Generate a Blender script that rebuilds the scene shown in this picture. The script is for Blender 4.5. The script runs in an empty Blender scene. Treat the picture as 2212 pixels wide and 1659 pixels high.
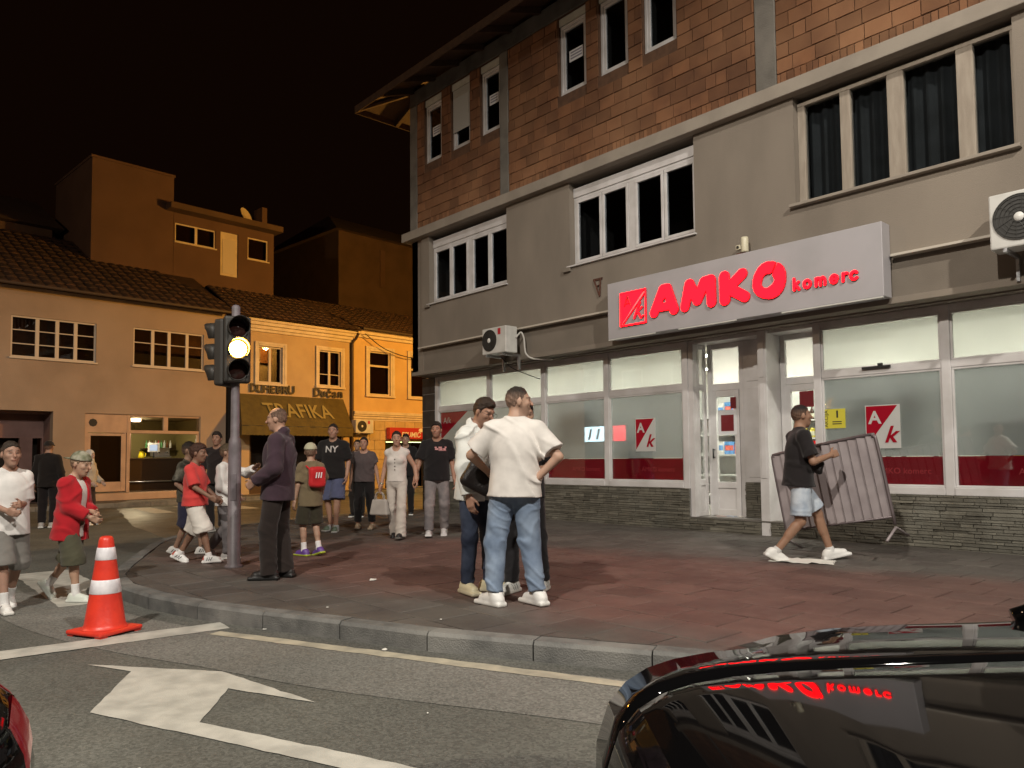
import bpy, bmesh, math, random
import numpy as np
from mathutils import Vector, Matrix
from mathutils.bvhtree import BVHTree

random.seed(7)
RNG = np.random.default_rng(7)
scene = bpy.context.scene
COL = scene.collection
R = math.radians

# ------------------------------------------------------------------ camera
YAW, PITCH, ROLL = R(41.9), R(3.0), R(-0.58)
_fw = Vector((-math.cos(YAW) * math.cos(PITCH), math.sin(YAW) * math.cos(PITCH), math.sin(PITCH)))
_rt = Vector((math.sin(YAW), math.cos(YAW), 0.0))
_up = _rt.cross(_fw)
_r2 = _rt * math.cos(ROLL) + _up * math.sin(ROLL)
_u2 = _up * math.cos(ROLL) - _rt * math.sin(ROLL)
cam_data = bpy.data.cameras.new('camera')
cam_data.sensor_fit = 'HORIZONTAL'
cam_data.sensor_width = 36.0
cam_data.lens = 36.0 * 1640 / 2212
cam_data.shift_y = 72.56 / 2212
cam_data.clip_start = 0.02
cam_data.clip_end = 900
cam = bpy.data.objects.new('camera', cam_data)
COL.objects.link(cam)
M = Matrix((( _r2.x, _u2.x, -_fw.x, 0), (_r2.y, _u2.y, -_fw.y, 0), (_r2.z, _u2.z, -_fw.z, 1.33), (0, 0, 0, 1)))
cam.matrix_world = M
scene.camera = cam
scene.render.resolution_x = 1024
scene.render.resolution_y = 768

# ------------------------------------------------------------------ night sky
world = bpy.data.worlds.new('World')
scene.world = world
world.use_nodes = True
_bg = world.node_tree.nodes['Background']
_bg.inputs['Color'].default_value = (1.0, 0.36, 0.16, 1)      # town glow on a night sky
_bg.inputs['Strength'].default_value = 0.0035

scene.view_settings.view_transform = 'Standard'
scene.view_settings.look = 'None'
scene.view_settings.exposure = 0.0
scene.view_settings.gamma = 1.0
scene.render.engine = 'CYCLES'
try:
    scene.cycles.use_denoising = True
    scene.cycles.max_bounces = 8
    scene.cycles.diffuse_bounces = 3
    scene.cycles.glossy_bounces = 4
    scene.cycles.transparent_max_bounces = 12
    scene.cycles.sample_clamp_indirect = 4.0
except Exception:
    pass

# street lighting: lamp heads on posts, all outside the frame, two of them added as fill (posts are built below)
LAMPS = [  # x, y, z, watts, colour, radius, post foot, cone
    (5.6, 2.6, 11.5, 5600, (1.0, 0.93, 0.82), 0.16, (6.4, 4.9), 176),
    (-0.5, -5.0, 10.5, 6200, (1.0, 0.93, 0.82), 0.16, (-0.5, -8.2), 172),  # unseen fill lamp, added to brighten road and people from the camera side
    (-15.75, 18.5, 7.2, 5600, (1.0, 0.50, 0.09), 0.16, (-15.15, 18.5), 0),
    (-17.0, -7.5, 9.0, 1100, (1.0, 0.70, 0.45), 0.16, (-17.0, -9.5), 0),  # unseen lamp, added to light the left houses and the tower
]
for _i, (lx, ly, lz, lw, lc, lr, _f, _cone) in enumerate(LAMPS):
    ld = bpy.data.lights.new('street_light', 'SPOT' if _cone else 'POINT')      # spots throw their light downward, points all round
    ld.energy = lw
    ld.color = lc
    ld.shadow_soft_size = lr
    if _cone:
        ld.spot_size = R(_cone)
        ld.spot_blend = 0.25
    lo = bpy.data.objects.new('street_light', ld)
    lo.location = (lx, ly, lz)
    COL.objects.link(lo)

# ------------------------------------------------------------------ helpers
def tag(o, label=None, cat=None, group=None, kind=None):
    if label: o['label'] = label
    if cat: o['category'] = cat
    if group: o['group'] = group
    if kind: o['kind'] = kind
    return o

def empty(name, loc=(0, 0, 0), rz=0.0, label=None, cat=None, group=None, kind=None):
    o = bpy.data.objects.new(name, None)
    o.empty_display_size = 0.2
    COL.objects.link(o)
    o.location = loc
    o.rotation_euler = (0, 0, rz)
    return tag(o, label, cat, group, kind)

def link(o, parent=None):
    COL.objects.link(o)
    if parent is not None:
        o.parent = parent
    return o

class MB:
    """collects shapes, builds one mesh object"""
    def __init__(s):
        s.v = []; s.f = []
    def add(s, vs, fs):
        n = len(s.v)
        s.v += [tuple(p) for p in vs]
        s.f += [tuple(i + n for i in f) for f in fs]
        return s
    def box(s, x0, x1, y0, y1, z0, z1, mat=None):
        vs = [(x, y, z) for z in (z0, z1) for y in (y0, y1) for x in (x0, x1)]
        if mat is not None: vs = [tuple(mat @ Vector(p)) for p in vs]
        return s.add(vs, [(0, 2, 3, 1), (4, 5, 7, 6), (0, 1, 5, 4), (2, 6, 7, 3), (0, 4, 6, 2), (1, 3, 7, 5)])
    def quad(s, a, b, c, d):
        return s.add([a, b, c, d], [(0, 1, 2, 3)])
    def tube(s, pts, r, n=10, cap=True):
        pts = [Vector(p) for p in pts]
        rs = r if isinstance(r, (list, tuple)) else [r] * len(pts)
        rings = []
        prev = None
        for i, p in enumerate(pts):
            t = (pts[min(i + 1, len(pts) - 1)] - pts[max(i - 1, 0)]).normalized()
            if prev is None:
                a = Vector((0, 0, 1)) if abs(t.z) < .9 else Vector((1, 0, 0))
                u = t.cross(a).normalized()
            else:
                u = (prev - t * prev.dot(t)).normalized()
            prev = u
            w = t.cross(u)
            rings.append([p + (u * math.cos(2 * math.pi * k / n) + w * math.sin(2 * math.pi * k / n)) * rs[i] for k in range(n)])
        vs = [q for g in rings for q in g]
        fs = []
        for i in range(len(rings) - 1):
            for k in range(n):
                a, b = i * n + k, i * n + (k + 1) % n
                fs.append((a, b, b + n, a + n))
        if cap:
            fs.append(tuple(range(n - 1, -1, -1)))
            m = (len(rings) - 1) * n
            fs.append(tuple(range(m, m + n)))
        return s.add(vs, fs)
    def lathe(s, prof, n=24, c=(0, 0, 0), axis='z', a0=0.0, a1=2 * math.pi):
        full = abs(a1 - a0 - 2 * math.pi) < 1e-6
        m = n if full else n + 1
        vs = []
        for (r, h) in prof:
            for k in range(m):
                a = a0 + (a1 - a0) * k / n
                x, y = r * math.cos(a), r * math.sin(a)
                p = (x, y, h) if axis == 'z' else ((x, h, y) if axis == 'y' else (h, x, y))
                vs.append((p[0] + c[0], p[1] + c[1], p[2] + c[2]))
        fs = []
        for i in range(len(prof) - 1):
            for k in range(n):
                a, b = i * m + k, i * m + (k + 1) % m
                fs.append((a, b, b + m, a + m))
        return s.add(vs, fs)
    def prism(s, poly, z0, z1):
        """poly in xy, ccw"""
        n = len(poly)
        vs = [(p[0], p[1], z0) for p in poly] + [(p[0], p[1], z1) for p in poly]
        fs = [tuple(range(n - 1, -1, -1)), tuple(range(n, 2 * n))]
        fs += [(i, (i + 1) % n, (i + 1) % n + n, i + n) for i in range(n)]
        return s.add(vs, fs)
    def xform(s, m):
        s.v = [tuple(m @ Vector(p)) for p in s.v]
        return s
    def mesh(s, name, smooth=False, fix=True):
        me = bpy.data.meshes.new(name)
        me.from_pydata(s.v, [], s.f)
        if fix:
            bm = bmesh.new(); bm.from_mesh(me)
            bmesh.ops.recalc_face_normals(bm, faces=bm.faces)
            bm.to_mesh(me); bm.free()
        if smooth:
            me.polygons.foreach_set('use_smooth', [True] * len(me.polygons))
        me.update()
        return me
    def build(s, name, mat, parent=None, smooth=False, bevel=0.0, seg=2, fix=True):
        me = s.mesh(name, smooth, fix)
        if mat is not None: me.materials.append(mat)
        o = bpy.data.objects.new(name, me)
        link(o, parent)
        if bevel > 0:
            b = o.modifiers.new('bevel', 'BEVEL')
            b.width = bevel; b.segments = seg; b.limit_method = 'ANGLE'; b.angle_limit = R(35)
        return o

def box(name, mat, parent, x0, x1, y0, y1, z0, z1, bevel=0.0, m=None):
    return MB().box(x0, x1, y0, y1, z0, z1, m).build(name, mat, parent, bevel=bevel)

def copy_tree(o, parent=None):
    c = o.copy(); COL.objects.link(c); c.parent = parent
    for ch in list(o.children): copy_tree(ch, c)
    return c

def text_mesh(txt, size, extrude=0.0, offset=0.0, align='CENTER', shear=0.0, res=3, bevel=0.0):
    cu = bpy.data.curves.new('lettering', 'FONT')
    cu.body = txt; cu.size = size; cu.extrude = extrude; cu.offset = offset
    cu.align_x = align; cu.align_y = 'CENTER'; cu.shear = shear; cu.resolution_u = res; cu.bevel_depth = bevel
    ob = bpy.data.objects.new('lettering', cu)
    COL.objects.link(ob)
    dg = bpy.context.evaluated_depsgraph_get()
    dg.update()
    me = bpy.data.meshes.new_from_object(ob.evaluated_get(dg))
    COL.objects.unlink(ob); bpy.data.objects.remove(ob)
    return me

def text_obj(name, txt, size, mat, parent, matrix, **kw):
    me = text_mesh(txt, size, **kw)
    me.transform(matrix)
    me.materials.clear(); me.materials.append(mat)
    o = bpy.data.objects.new(name, me)
    return link(o, parent)

# facing: text lying in the xz plane and read from -y
XZ = Matrix(((1, 0, 0, 0), (0, 0, -1, 0), (0, 1, 0, 0), (0, 0, 0, 1)))

def catmull(pts, n=8, closed=False):
    P = [Vector(p) for p in pts]
    out = []
    for i in range(len(P) - 1):
        p0 = P[max(i - 1, 0)]; p1 = P[i]; p2 = P[i + 1]; p3 = P[min(i + 2, len(P) - 1)]
        for k in range(n):
            t = k / n
            out.append(0.5 * ((2 * p1) + (p2 - p0) * t + (2 * p0 - 5 * p1 + 4 * p2 - p3) * t * t + (3 * p1 - p0 - 3 * p2 + p3) * t ** 3))
    out.append(P[-1])
    return out

def inside(poly, x, y):
    c = False; n = len(poly); j = n - 1
    for i in range(n):
        xi, yi = poly[i][0], poly[i][1]; xj, yj = poly[j][0], poly[j][1]
        if (yi > y) != (yj > y) and x < (xj - xi) * (y - yi) / (yj - yi) + xi: c = not c
        j = i
    return c

# ------------------------------------------------------------------ materials
MATS = {}
def mat(name, col, rough=0.6, spec=0.5, metal=0.0, var=None, vscale=4.0, var2=None, v2scale=0.7, bump=0.0, bscale=60.0,
        emit=None, estr=0.0, island=0.0, objrand=0.0, coat=0.0, space='world', detail=4.0, stretch=None, rvar=0.0, sheen=0.0, vcol=None):
    if name in MATS: return MATS[name]
    m = bpy.data.materials.new(name); m.use_nodes = True
    nt = m.node_tree; N = nt.nodes; L = nt.links
    b = N['Principled BSDF']
    b.inputs['Roughness'].default_value = rough
    b.inputs['Metallic'].default_value = metal
    b.inputs['Specular IOR Level'].default_value = spec
    b.inputs['Coat Weight'].default_value = coat
    b.inputs['Coat Roughness'].default_value = 0.03
    if sheen: b.inputs['Sheen Weight'].default_value = sheen
    if space == 'world':
        pos = N.new('ShaderNodeNewGeometry').outputs['Position']
    else:
        pos = N.new('ShaderNodeTexCoord').outputs['Object']
    if stretch:
        mp = N.new('ShaderNodeMapping'); mp.inputs['Scale'].default_value = stretch
        L.new(pos, mp.inputs['Vector']); pos = mp.outputs['Vector']
    c = None
    rgb = N.new('ShaderNodeRGB'); rgb.outputs[0].default_value = (*col, 1)
    c = rgb.outputs[0]
    if vcol:
        at = N.new('ShaderNodeAttribute'); at.attribute_name = vcol
        c = at.outputs['Color']
    def mixin(c, col2, fac):
        mx = N.new('ShaderNodeMix'); mx.data_type = 'RGBA'
        L.new(fac, mx.inputs['Factor']); L.new(c, mx.inputs['A']); mx.inputs['B'].default_value = (*col2, 1)
        return mx.outputs['Result']
    def noise(scale, lo, hi, det=detail):
        n = N.new('ShaderNodeTexNoise'); n.inputs['Scale'].default_value = scale; n.inputs['Detail'].default_value = det
        L.new(pos, n.inputs['Vector'])
        r = N.new('ShaderNodeMapRange'); r.inputs['From Min'].default_value = lo; r.inputs['From Max'].default_value = hi
        L.new(n.outputs['Fac'], r.inputs['Value'])
        return r.outputs['Result']
    if var is not None: c = mixin(c, var, noise(vscale, 0.38, 0.66))
    if var2 is not None: c = mixin(c, var2, noise(v2scale, 0.45, 0.7))
    def hsv(c, amt, val):
        h = N.new('ShaderNodeHueSaturation')
        r = N.new('ShaderNodeMapRange'); r.inputs['To Min'].default_value = 1 - amt; r.inputs['To Max'].default_value = 1 + amt
        L.new(val, r.inputs['Value']); L.new(r.outputs['Result'], h.inputs['Value']); L.new(c, h.inputs['Color'])
        return h.outputs['Color']
    if island: c = hsv(c, island, N.new('ShaderNodeNewGeometry').outputs['Random Per Island'])
    if objrand: c = hsv(c, objrand, N.new('ShaderNodeObjectInfo').outputs['Random'])
    L.new(c, b.inputs['Base Color'])
    if rvar:
        r = noise(vscale * 1.7, 0.3, 0.7)
        mr = N.new('ShaderNodeMapRange'); mr.inputs['To Min'].default_value = max(rough - rvar, 0.02); mr.inputs['To Max'].default_value = min(rough + rvar, 1)
        L.new(r, mr.inputs['Value']); L.new(mr.outputs['Result'], b.inputs['Roughness'])
    if bump:
        n = N.new('ShaderNodeTexNoise'); n.inputs['Scale'].default_value = bscale; n.inputs['Detail'].default_value = 3
        L.new(pos, n.inputs['Vector'])
        bp = N.new('ShaderNodeBump'); bp.inputs['Strength'].default_value = bump; bp.inputs['Distance'].default_value = 0.02
        L.new(n.outputs['Fac'], bp.inputs['Height']); L.new(bp.outputs['Normal'], b.inputs['Normal'])
    if emit is not None:
        b.inputs['Emission Color'].default_value = (*emit, 1)
        b.inputs['Emission Strength'].default_value = estr
    MATS[name] = m
    return m

def fresnel(N, L):
    """Fresnel of thin glass, the same from both sides"""
    fr = N.new('ShaderNodeFresnel')
    g = N.new('ShaderNodeNewGeometry')
    mr = N.new('ShaderNodeMapRange'); mr.inputs['To Min'].default_value = 1.5; mr.inputs['To Max'].default_value = 1 / 1.5
    L.new(g.outputs['Backfacing'], mr.inputs['Value']); L.new(mr.outputs['Result'], fr.inputs['IOR'])
    return fr

def glass_mat(name, tint=(1, 1, 1), refl=1.0, rough=0.0):
    """thin window glass: clear straight through, mirror by Fresnel"""
    if name in MATS: return MATS[name]
    m = bpy.data.materials.new(name); m.use_nodes = True
    nt = m.node_tree; N = nt.nodes; L = nt.links
    N.clear()
    out = N.new('ShaderNodeOutputMaterial')
    tr = N.new('ShaderNodeBsdfTransparent'); tr.inputs['Color'].default_value = (*tint, 1)
    gl = N.new('ShaderNodeBsdfGlossy'); gl.inputs['Roughness'].default_value = rough
    fr = fresnel(N, L)
    mu = N.new('ShaderNodeMath'); mu.operation = 'MULTIPLY'; mu.inputs[1].default_value = refl
    L.new(fr.outputs[0], mu.inputs[0])
    mx = N.new('ShaderNodeMixShader')
    L.new(mu.outputs[0], mx.inputs[0]); L.new(tr.outputs[0], mx.inputs[1]); L.new(gl.outputs[0], mx.inputs[2])
    L.new(mx.outputs[0], out.inputs['Surface'])
    MATS[name] = m
    return m

def film_mat(name, col, trans=0.6, gloss=0.08, rough=0.15):
    """printed or frosted film on a pane: lets light through diffusely"""
    if name in MATS: return MATS[name]
    m = bpy.data.materials.new(name); m.use_nodes = True
    nt = m.node_tree; N = nt.nodes; L = nt.links
    N.clear()
    out = N.new('ShaderNodeOutputMaterial')
    d = N.new('ShaderNodeBsdfDiffuse'); t = N.new('ShaderNodeBsdfTranslucent')
    g = N.new('ShaderNodeBsdfGlossy'); g.inputs['Roughness'].default_value = rough
    pos = N.new('ShaderNodeNewGeometry').outputs['Position']
    n = N.new('ShaderNodeTexNoise'); n.inputs['Scale'].default_value = 1.3; n.inputs['Detail'].default_value = 3
    L.new(pos, n.inputs['Vector'])
    mr = N.new('ShaderNodeMapRange'); mr.inputs['From Min'].default_value = .3; mr.inputs['From Max'].default_value = .7
    mr.inputs['To Min'].default_value = .86; mr.inputs['To Max'].default_value = 1.0
    L.new(n.outputs['Fac'], mr.inputs['Value'])
    hs = N.new('ShaderNodeHueSaturation'); hs.inputs['Color'].default_value = (*col, 1)
    L.new(mr.outputs['Result'], hs.inputs['Value'])
    L.new(hs.outputs['Color'], d.inputs['Color']); L.new(hs.outputs['Color'], t.inputs['Color'])
    m1 = N.new('ShaderNodeMixShader'); m1.inputs[0].default_value = trans
    L.new(d.outputs[0], m1.inputs[1]); L.new(t.outputs[0], m1.inputs[2])
    fr = fresnel(N, L)
    ad = N.new('ShaderNodeMath'); ad.operation = 'MULTIPLY_ADD'; ad.inputs[1].default_value = 1.0; ad.inputs[2].default_value = gloss
    L.new(fr.outputs[0], ad.inputs[0])
    m2 = N.new('ShaderNodeMixShader')
    L.new(ad.outputs[0], m2.inputs[0]); L.new(m1.outputs[0], m2.inputs[1]); L.new(g.outputs[0], m2.inputs[2])
    L.new(m2.outputs[0], out.inputs['Surface'])
    MATS[name] = m
    return m

def emit_mat(name, col, s):
    if name in MATS: return MATS[name]
    m = bpy.data.materials.new(name); m.use_nodes = True
    nt = m.node_tree; N = nt.nodes; L = nt.links
    N.clear()
    out = N.new('ShaderNodeOutputMaterial'); e = N.new('ShaderNodeEmission')
    e.inputs['Color'].default_value = (*col, 1); e.inputs['Strength'].default_value = s
    L.new(e.outputs[0], out.inputs['Surface'])
    MATS[name] = m
    return m

m_white_pvc = mat('white_pvc', (0.62, 0.60, 0.60), 0.35, var=(0.50, 0.48, 0.47), vscale=3, bump=0.02, bscale=30)
m_black_plastic = mat('black_plastic', (0.015, 0.015, 0.016), 0.45)
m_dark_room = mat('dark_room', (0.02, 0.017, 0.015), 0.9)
m_steel = mat('galvanised_steel', (0.45, 0.45, 0.46), 0.38, metal=0.9, rvar=0.12, vscale=12)
m_pane_dark = glass_mat('dark_pane_glass', (0.75, 0.78, 0.8))
m_glass = glass_mat('clear_glass', (0.97, 0.99, 0.98))
# ------------------------------------------------------------------ implicit surfaces -> meshes
_EDG = [((0,0,0),(1,0,0)),((0,1,0),(1,1,0)),((0,0,1),(1,0,1)),((0,1,1),(1,1,1)),((0,0,0),(0,1,0)),((1,0,0),(1,1,0)),((0,0,1),(0,1,1)),((1,0,1),(1,1,1)),((0,0,0),(0,0,1)),((1,0,0),(1,0,1)),((0,1,0),(0,1,1)),((1,1,0),(1,1,1))]
def surface_nets(F, lo, h):
    s = F < 0
    c = np.zeros(tuple(n - 1 for n in F.shape), np.int8)
    for a in (0, 1):
        for b in (0, 1):
            for d in (0, 1):
                c += s[a:a + c.shape[0], b:b + c.shape[1], d:d + c.shape[2]]
    act = (c > 0) & (c < 8)
    idx = np.full(act.shape, -1, np.int32)
    I = np.argwhere(act)
    if len(I) == 0: return np.zeros((0, 3)), np.zeros((0, 4), int)
    idx[act] = np.arange(len(I))
    acc = np.zeros((len(I), 3), np.float32); cnt = np.zeros(len(I), np.float32)
    for a, b in _EDG:
        a = np.array(a); b = np.array(b)
        fa = F[I[:, 0] + a[0], I[:, 1] + a[1], I[:, 2] + a[2]]; fb = F[I[:, 0] + b[0], I[:, 1] + b[1], I[:, 2] + b[2]]
        m = (fa < 0) != (fb < 0)
        t = np.where(m, fa / np.where(m, fa - fb, 1), 0)
        acc += np.where(m[:, None], a + t[:, None] * (b - a), 0); cnt += m
    V = (I + acc / cnt[:, None]) * h + np.array(lo)
    Q = []
    for ax in range(3):
        sl0 = [slice(1, None)] * 3; sl1 = [slice(1, None)] * 3
        sl0[ax] = slice(0, -1)
        sl1[ax] = slice(1, None)
        s0 = s[tuple(sl0)]; s1 = s[tuple(sl1)]
        ch = np.argwhere(s0 != s1)
        if len(ch) == 0: continue
        e = ch + 1; e[:, ax] = ch[:, ax]
        u, v = [(1, 2), (2, 0), (0, 1)][ax]
        n = np.array(act.shape)
        ok = (e[:, u] < n[u]) & (e[:, v] < n[v]) & (e[:, ax] < n[ax])
        e = e[ok]
        flip = s[e[:, 0], e[:, 1], e[:, 2]]
        def cell(du, dv):
            q = e.copy(); q[:, u] -= du; q[:, v] -= dv
            return idx[q[:, 0], q[:, 1], q[:, 2]]
        quad = np.stack([cell(1, 1), cell(0, 1), cell(0, 0), cell(1, 0)], 1)
        quad[~flip] = quad[~flip][:, ::-1]
        Q.append(quad)
    return V, np.concatenate(Q)

class Field:
    def __init__(s, lo, hi, h):
        s.h = h; s.lo = np.array(lo, float)
        n = [int(math.ceil((hi[i] - lo[i]) / h)) + 2 for i in range(3)]
        s.ax = [(lo[i] + h * np.arange(n[i])).astype(np.float32) for i in range(3)]
        s.F = np.full(n, 0.5, np.float32)
    def sub(s, lo, hi):
        sl = []
        for i in range(3):
            a = max(int((lo[i] - s.lo[i]) / s.h), 0); b = min(int((hi[i] - s.lo[i]) / s.h) + 2, len(s.ax[i]))
            if b <= a: return None, None
            sl.append(slice(a, b))
        P = (s.ax[0][sl[0]][:, None, None], s.ax[1][sl[1]][None, :, None], s.ax[2][sl[2]][None, None, :])
        return tuple(sl), P
    def add(s, prim, k=0.02):
        fn, lo, hi = prim
        m = 0.03 + k
        sl, P = s.sub([v - m for v in lo], [v + m for v in hi])
        if sl is None: return s
        d = fn(P); f = s.F[sl]
        if k > 0:
            hh = np.maximum(k - np.abs(f - d), 0) / k
            s.F[sl] = np.minimum(f, d) - hh * hh * k * 0.25
        else:
            s.F[sl] = np.minimum(f, d)
        return s
    def cut(s, prim, k=0.0):
        fn, lo, hi = prim
        sl, P = s.sub([v - 0.03 for v in lo], [v + 0.03 for v in hi])
        if sl is None: return s
        d = -fn(P); f = s.F[sl]
        if k > 0:
            hh = np.maximum(k - np.abs(f - d), 0) / k
            s.F[sl] = np.maximum(f, d) + hh * hh * k * 0.25
        else:
            s.F[sl] = np.maximum(f, d)
        return s
    def clip(s, o, n, lo=None, hi=None):
        """keep the side the normal points away from"""
        if lo is None: lo = s.lo; hi = s.lo + np.array([len(a) for a in s.ax]) * s.h
        sl, P = s.sub(lo, hi)
        if sl is None: return s
        d = (P[0] - o[0]) * n[0] + (P[1] - o[1]) * n[1] + (P[2] - o[2]) * n[2]
        s.F[sl] = np.maximum(s.F[sl], d)
        return s
    def displace(s, fn):
        P = (s.ax[0][:, None, None], s.ax[1][None, :, None], s.ax[2][None, None, :])
        near = np.abs(s.F) < 0.05
        s.F = np.where(near, s.F + fn(P), s.F).astype(np.float32)
        return s
    def mesh(s, name, smooth=1):
        V, Q = surface_nets(s.F, s.lo, s.h)
        return np_mesh(name, V, Q)

def np_mesh(name, V, Q):
    me = bpy.data.meshes.new(name)
    me.vertices.add(len(V)); me.vertices.foreach_set('co', np.ascontiguousarray(V, np.float32).ravel())
    me.loops.add(Q.size); me.loops.foreach_set('vertex_index', np.ascontiguousarray(Q, np.int32).ravel())
    me.polygons.add(len(Q))
    me.polygons.foreach_set('loop_start', np.arange(0, Q.size, 4, dtype=np.int32))
    me.polygons.foreach_set('loop_total', np.full(len(Q), 4, np.int32))
    me.polygons.foreach_set('use_smooth', np.ones(len(Q), bool))
    me.update(calc_edges=True)
    me.validate()
    return me

def rc(a, b, ra, rb=None):
    """round cone from a to b"""
    rb = ra if rb is None else rb
    a = np.array(a, float); b = np.array(b, float); ba = b - a; L2 = max(ba @ ba, 1e-9)
    def fn(P):
        x, y, z = P[0] - a[0], P[1] - a[1], P[2] - a[2]
        t = np.clip((x * ba[0] + y * ba[1] + z * ba[2]) / L2, 0, 1)
        return np.sqrt((x - t * ba[0]) ** 2 + (y - t * ba[1]) ** 2 + (z - t * ba[2]) ** 2) - (ra + (rb - ra) * t)
    r = max(ra, rb)
    return fn, np.minimum(a, b) - r, np.maximum(a, b) + r

def framed(o, M, fn_local, half):
    """M columns are the local axes in world; half = local bounding half-size about o"""
    o = np.array(o, float); M = np.array(M, float)
    ext = np.abs(M) @ np.array(half)
    def fn(P):
        x, y, z = P[0] - o[0], P[1] - o[1], P[2] - o[2]
        return fn_local((x * M[0, 0] + y * M[1, 0] + z * M[2, 0], x * M[0, 1] + y * M[1, 1] + z * M[2, 1], x * M[0, 2] + y * M[1, 2] + z * M[2, 2]))
    return fn, o - ext, o + ext
I3 = np.eye(3)
def ell(o, r, M=I3):
    r = np.array(r, float)
    def f(q):
        k0 = np.sqrt((q[0] / r[0]) ** 2 + (q[1] / r[1]) ** 2 + (q[2] / r[2]) ** 2)
        k1 = np.sqrt((q[0] / r[0] ** 2) ** 2 + (q[1] / r[1] ** 2) ** 2 + (q[2] / r[2] ** 2) ** 2)
        return k0 * (k0 - 1.0) / np.maximum(k1, 1e-6)
    return framed(o, M, f, r)
def rbox(o, hs, rad, M=I3):
    def f(q):
        d = [np.abs(q[i]) - (hs[i] - rad) for i in range(3)]
        out = np.sqrt(np.maximum(d[0], 0) ** 2 + np.maximum(d[1], 0) ** 2 + np.maximum(d[2], 0) ** 2)
        return out + np.minimum(np.maximum(np.maximum(d[0], d[1]), d[2]), 0) - rad
    return framed(o, M, f, hs)
def erc(o, M, a, b, ra, rb, ys):
    """elliptical round cone: local points a, b; local y squeezed by ys (<1 = flatter)"""
    a = np.array(a, float); b = np.array(b, float)
    a2 = a * [1, 1 / ys, 1]; b2 = b * [1, 1 / ys, 1]
    f0, lo, hi = rc(a2, b2, ra, rb)
    def f(q): return f0((q[0], q[1] / ys, q[2])) * (0.5 + 0.5 * ys)
    half = np.maximum(np.abs(lo * [1, ys, 1]), np.abs(hi * [1, ys, 1]))
    return framed(o, M, f, half)
def capped(prim, o, n):
    fn, lo, hi = prim; n = np.array(n, float); n = n / np.linalg.norm(n)
    def f(P): return np.maximum(fn(P), (P[0] - o[0]) * n[0] + (P[1] - o[1]) * n[1] + (P[2] - o[2]) * n[2])
    return f, lo, hi
# ================================================================== ground, road, pavement
def asphalt(name, base, var, coarse, bump=0.5):
    m = mat(name, base, 0.78, spec=0.35, var=var, vscale=1.1, var2=coarse, v2scale=0.35, bump=bump, bscale=130, detail=8, rvar=0.14)
    nt = m.node_tree; N = nt.nodes; L = nt.links
    b = N['Principled BSDF']
    src = b.inputs['Base Color'].links[0].from_socket
    pos = N.new('ShaderNodeNewGeometry').outputs['Position']
    v = N.new('ShaderNodeTexVoronoi'); v.inputs['Scale'].default_value = 75; L.new(pos, v.inputs['Vector'])   # the chippings
    hs = N.new('ShaderNodeHueSaturation'); L.new(src, hs.inputs['Color'])
    sp = N.new('ShaderNodeSeparateColor'); L.new(v.outputs['Color'], sp.inputs[0])
    mr = N.new('ShaderNodeMapRange'); mr.inputs['To Min'].default_value = 0.72; mr.inputs['To Max'].default_value = 1.34
    L.new(sp.outputs[0], mr.inputs['Value']); L.new(mr.outputs['Result'], hs.inputs['Value'])
    L.new(hs.outputs['Color'], b.inputs['Base Color'])
    return m

m_asphalt = asphalt('asphalt', (0.108, 0.108, 0.094), (0.14, 0.14, 0.122), (0.088, 0.088, 0.078))
m_asphalt_old = asphalt('old_rough_asphalt', (0.112, 0.112, 0.101), (0.15, 0.15, 0.134), (0.08, 0.08, 0.073), 0.9)
m_gutter = asphalt('gutter_concrete', (0.165, 0.162, 0.146), (0.205, 0.20, 0.182), (0.125, 0.124, 0.113), 0.6)
m_groundm = mat('far_ground', (0.05, 0.048, 0.044), 0.9, var=(0.07, 0.066, 0.06), vscale=0.2)

def paint_mat(name, col, worn):
    m = mat(name, col, 0.6, var=worn, vscale=6, bump=0.25, bscale=150, detail=9)
    return m
m_paint = paint_mat('road_paint_white', (0.50, 0.49, 0.44), (0.36, 0.355, 0.32))
m_paint_y = paint_mat('road_paint_cream', (0.47, 0.43, 0.33), (0.30, 0.28, 0.225))

ground = MB().quad((-300, -300, -0.06), (300, -300, -0.06), (300, 300, -0.06), (-300, 300, -0.06)).build('ground', m_groundm)
tag(ground, kind='structure')
road = MB().quad((-60, -30, 0), (40, -30, 0), (40, 70, 0), (-60, 70, 0)).build('road', m_asphalt)
tag(road, kind='structure')

def ragged(poly, z, name, material, amp=0.03, step=0.12, parent=road, seed=1):
    """a sheet laid on the road whose edge wanders a little"""
    from mathutils.geometry import tessellate_polygon
    rnd = random.Random(seed)
    out = []
    n = len(poly)
    for i in range(n):
        a = Vector(poly[i]); b = Vector(poly[(i + 1) % n]); d = b - a; L = d.length
        k = max(1, int(L / step)); nn = Vector((-d.y, d.x)).normalized()
        for j in range(k):
            e = min(j, k - j) * step                      # corners stay put
            w = 0 if j == 0 else rnd.uniform(-amp, amp) * min(1, e / (8 * amp))
            out.append(a + d * (j / k) + nn * w)
    vs = [(p.x, p.y, z) for p in out]
    tris = tessellate_polygon([[Vector(v) for v in vs]])
    me = bpy.data.meshes.new(name); me.from_pydata(vs, [], [tuple(t) for t in tris])
    bm = bmesh.new(); bm.from_mesh(me)
    for f_ in bm.faces:
        if f_.normal.z < 0: f_.normal_flip()
    bm.to_mesh(me); bm.free()
    me.materials.append(material)
    return link(bpy.data.objects.new(name, me), parent)

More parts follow.
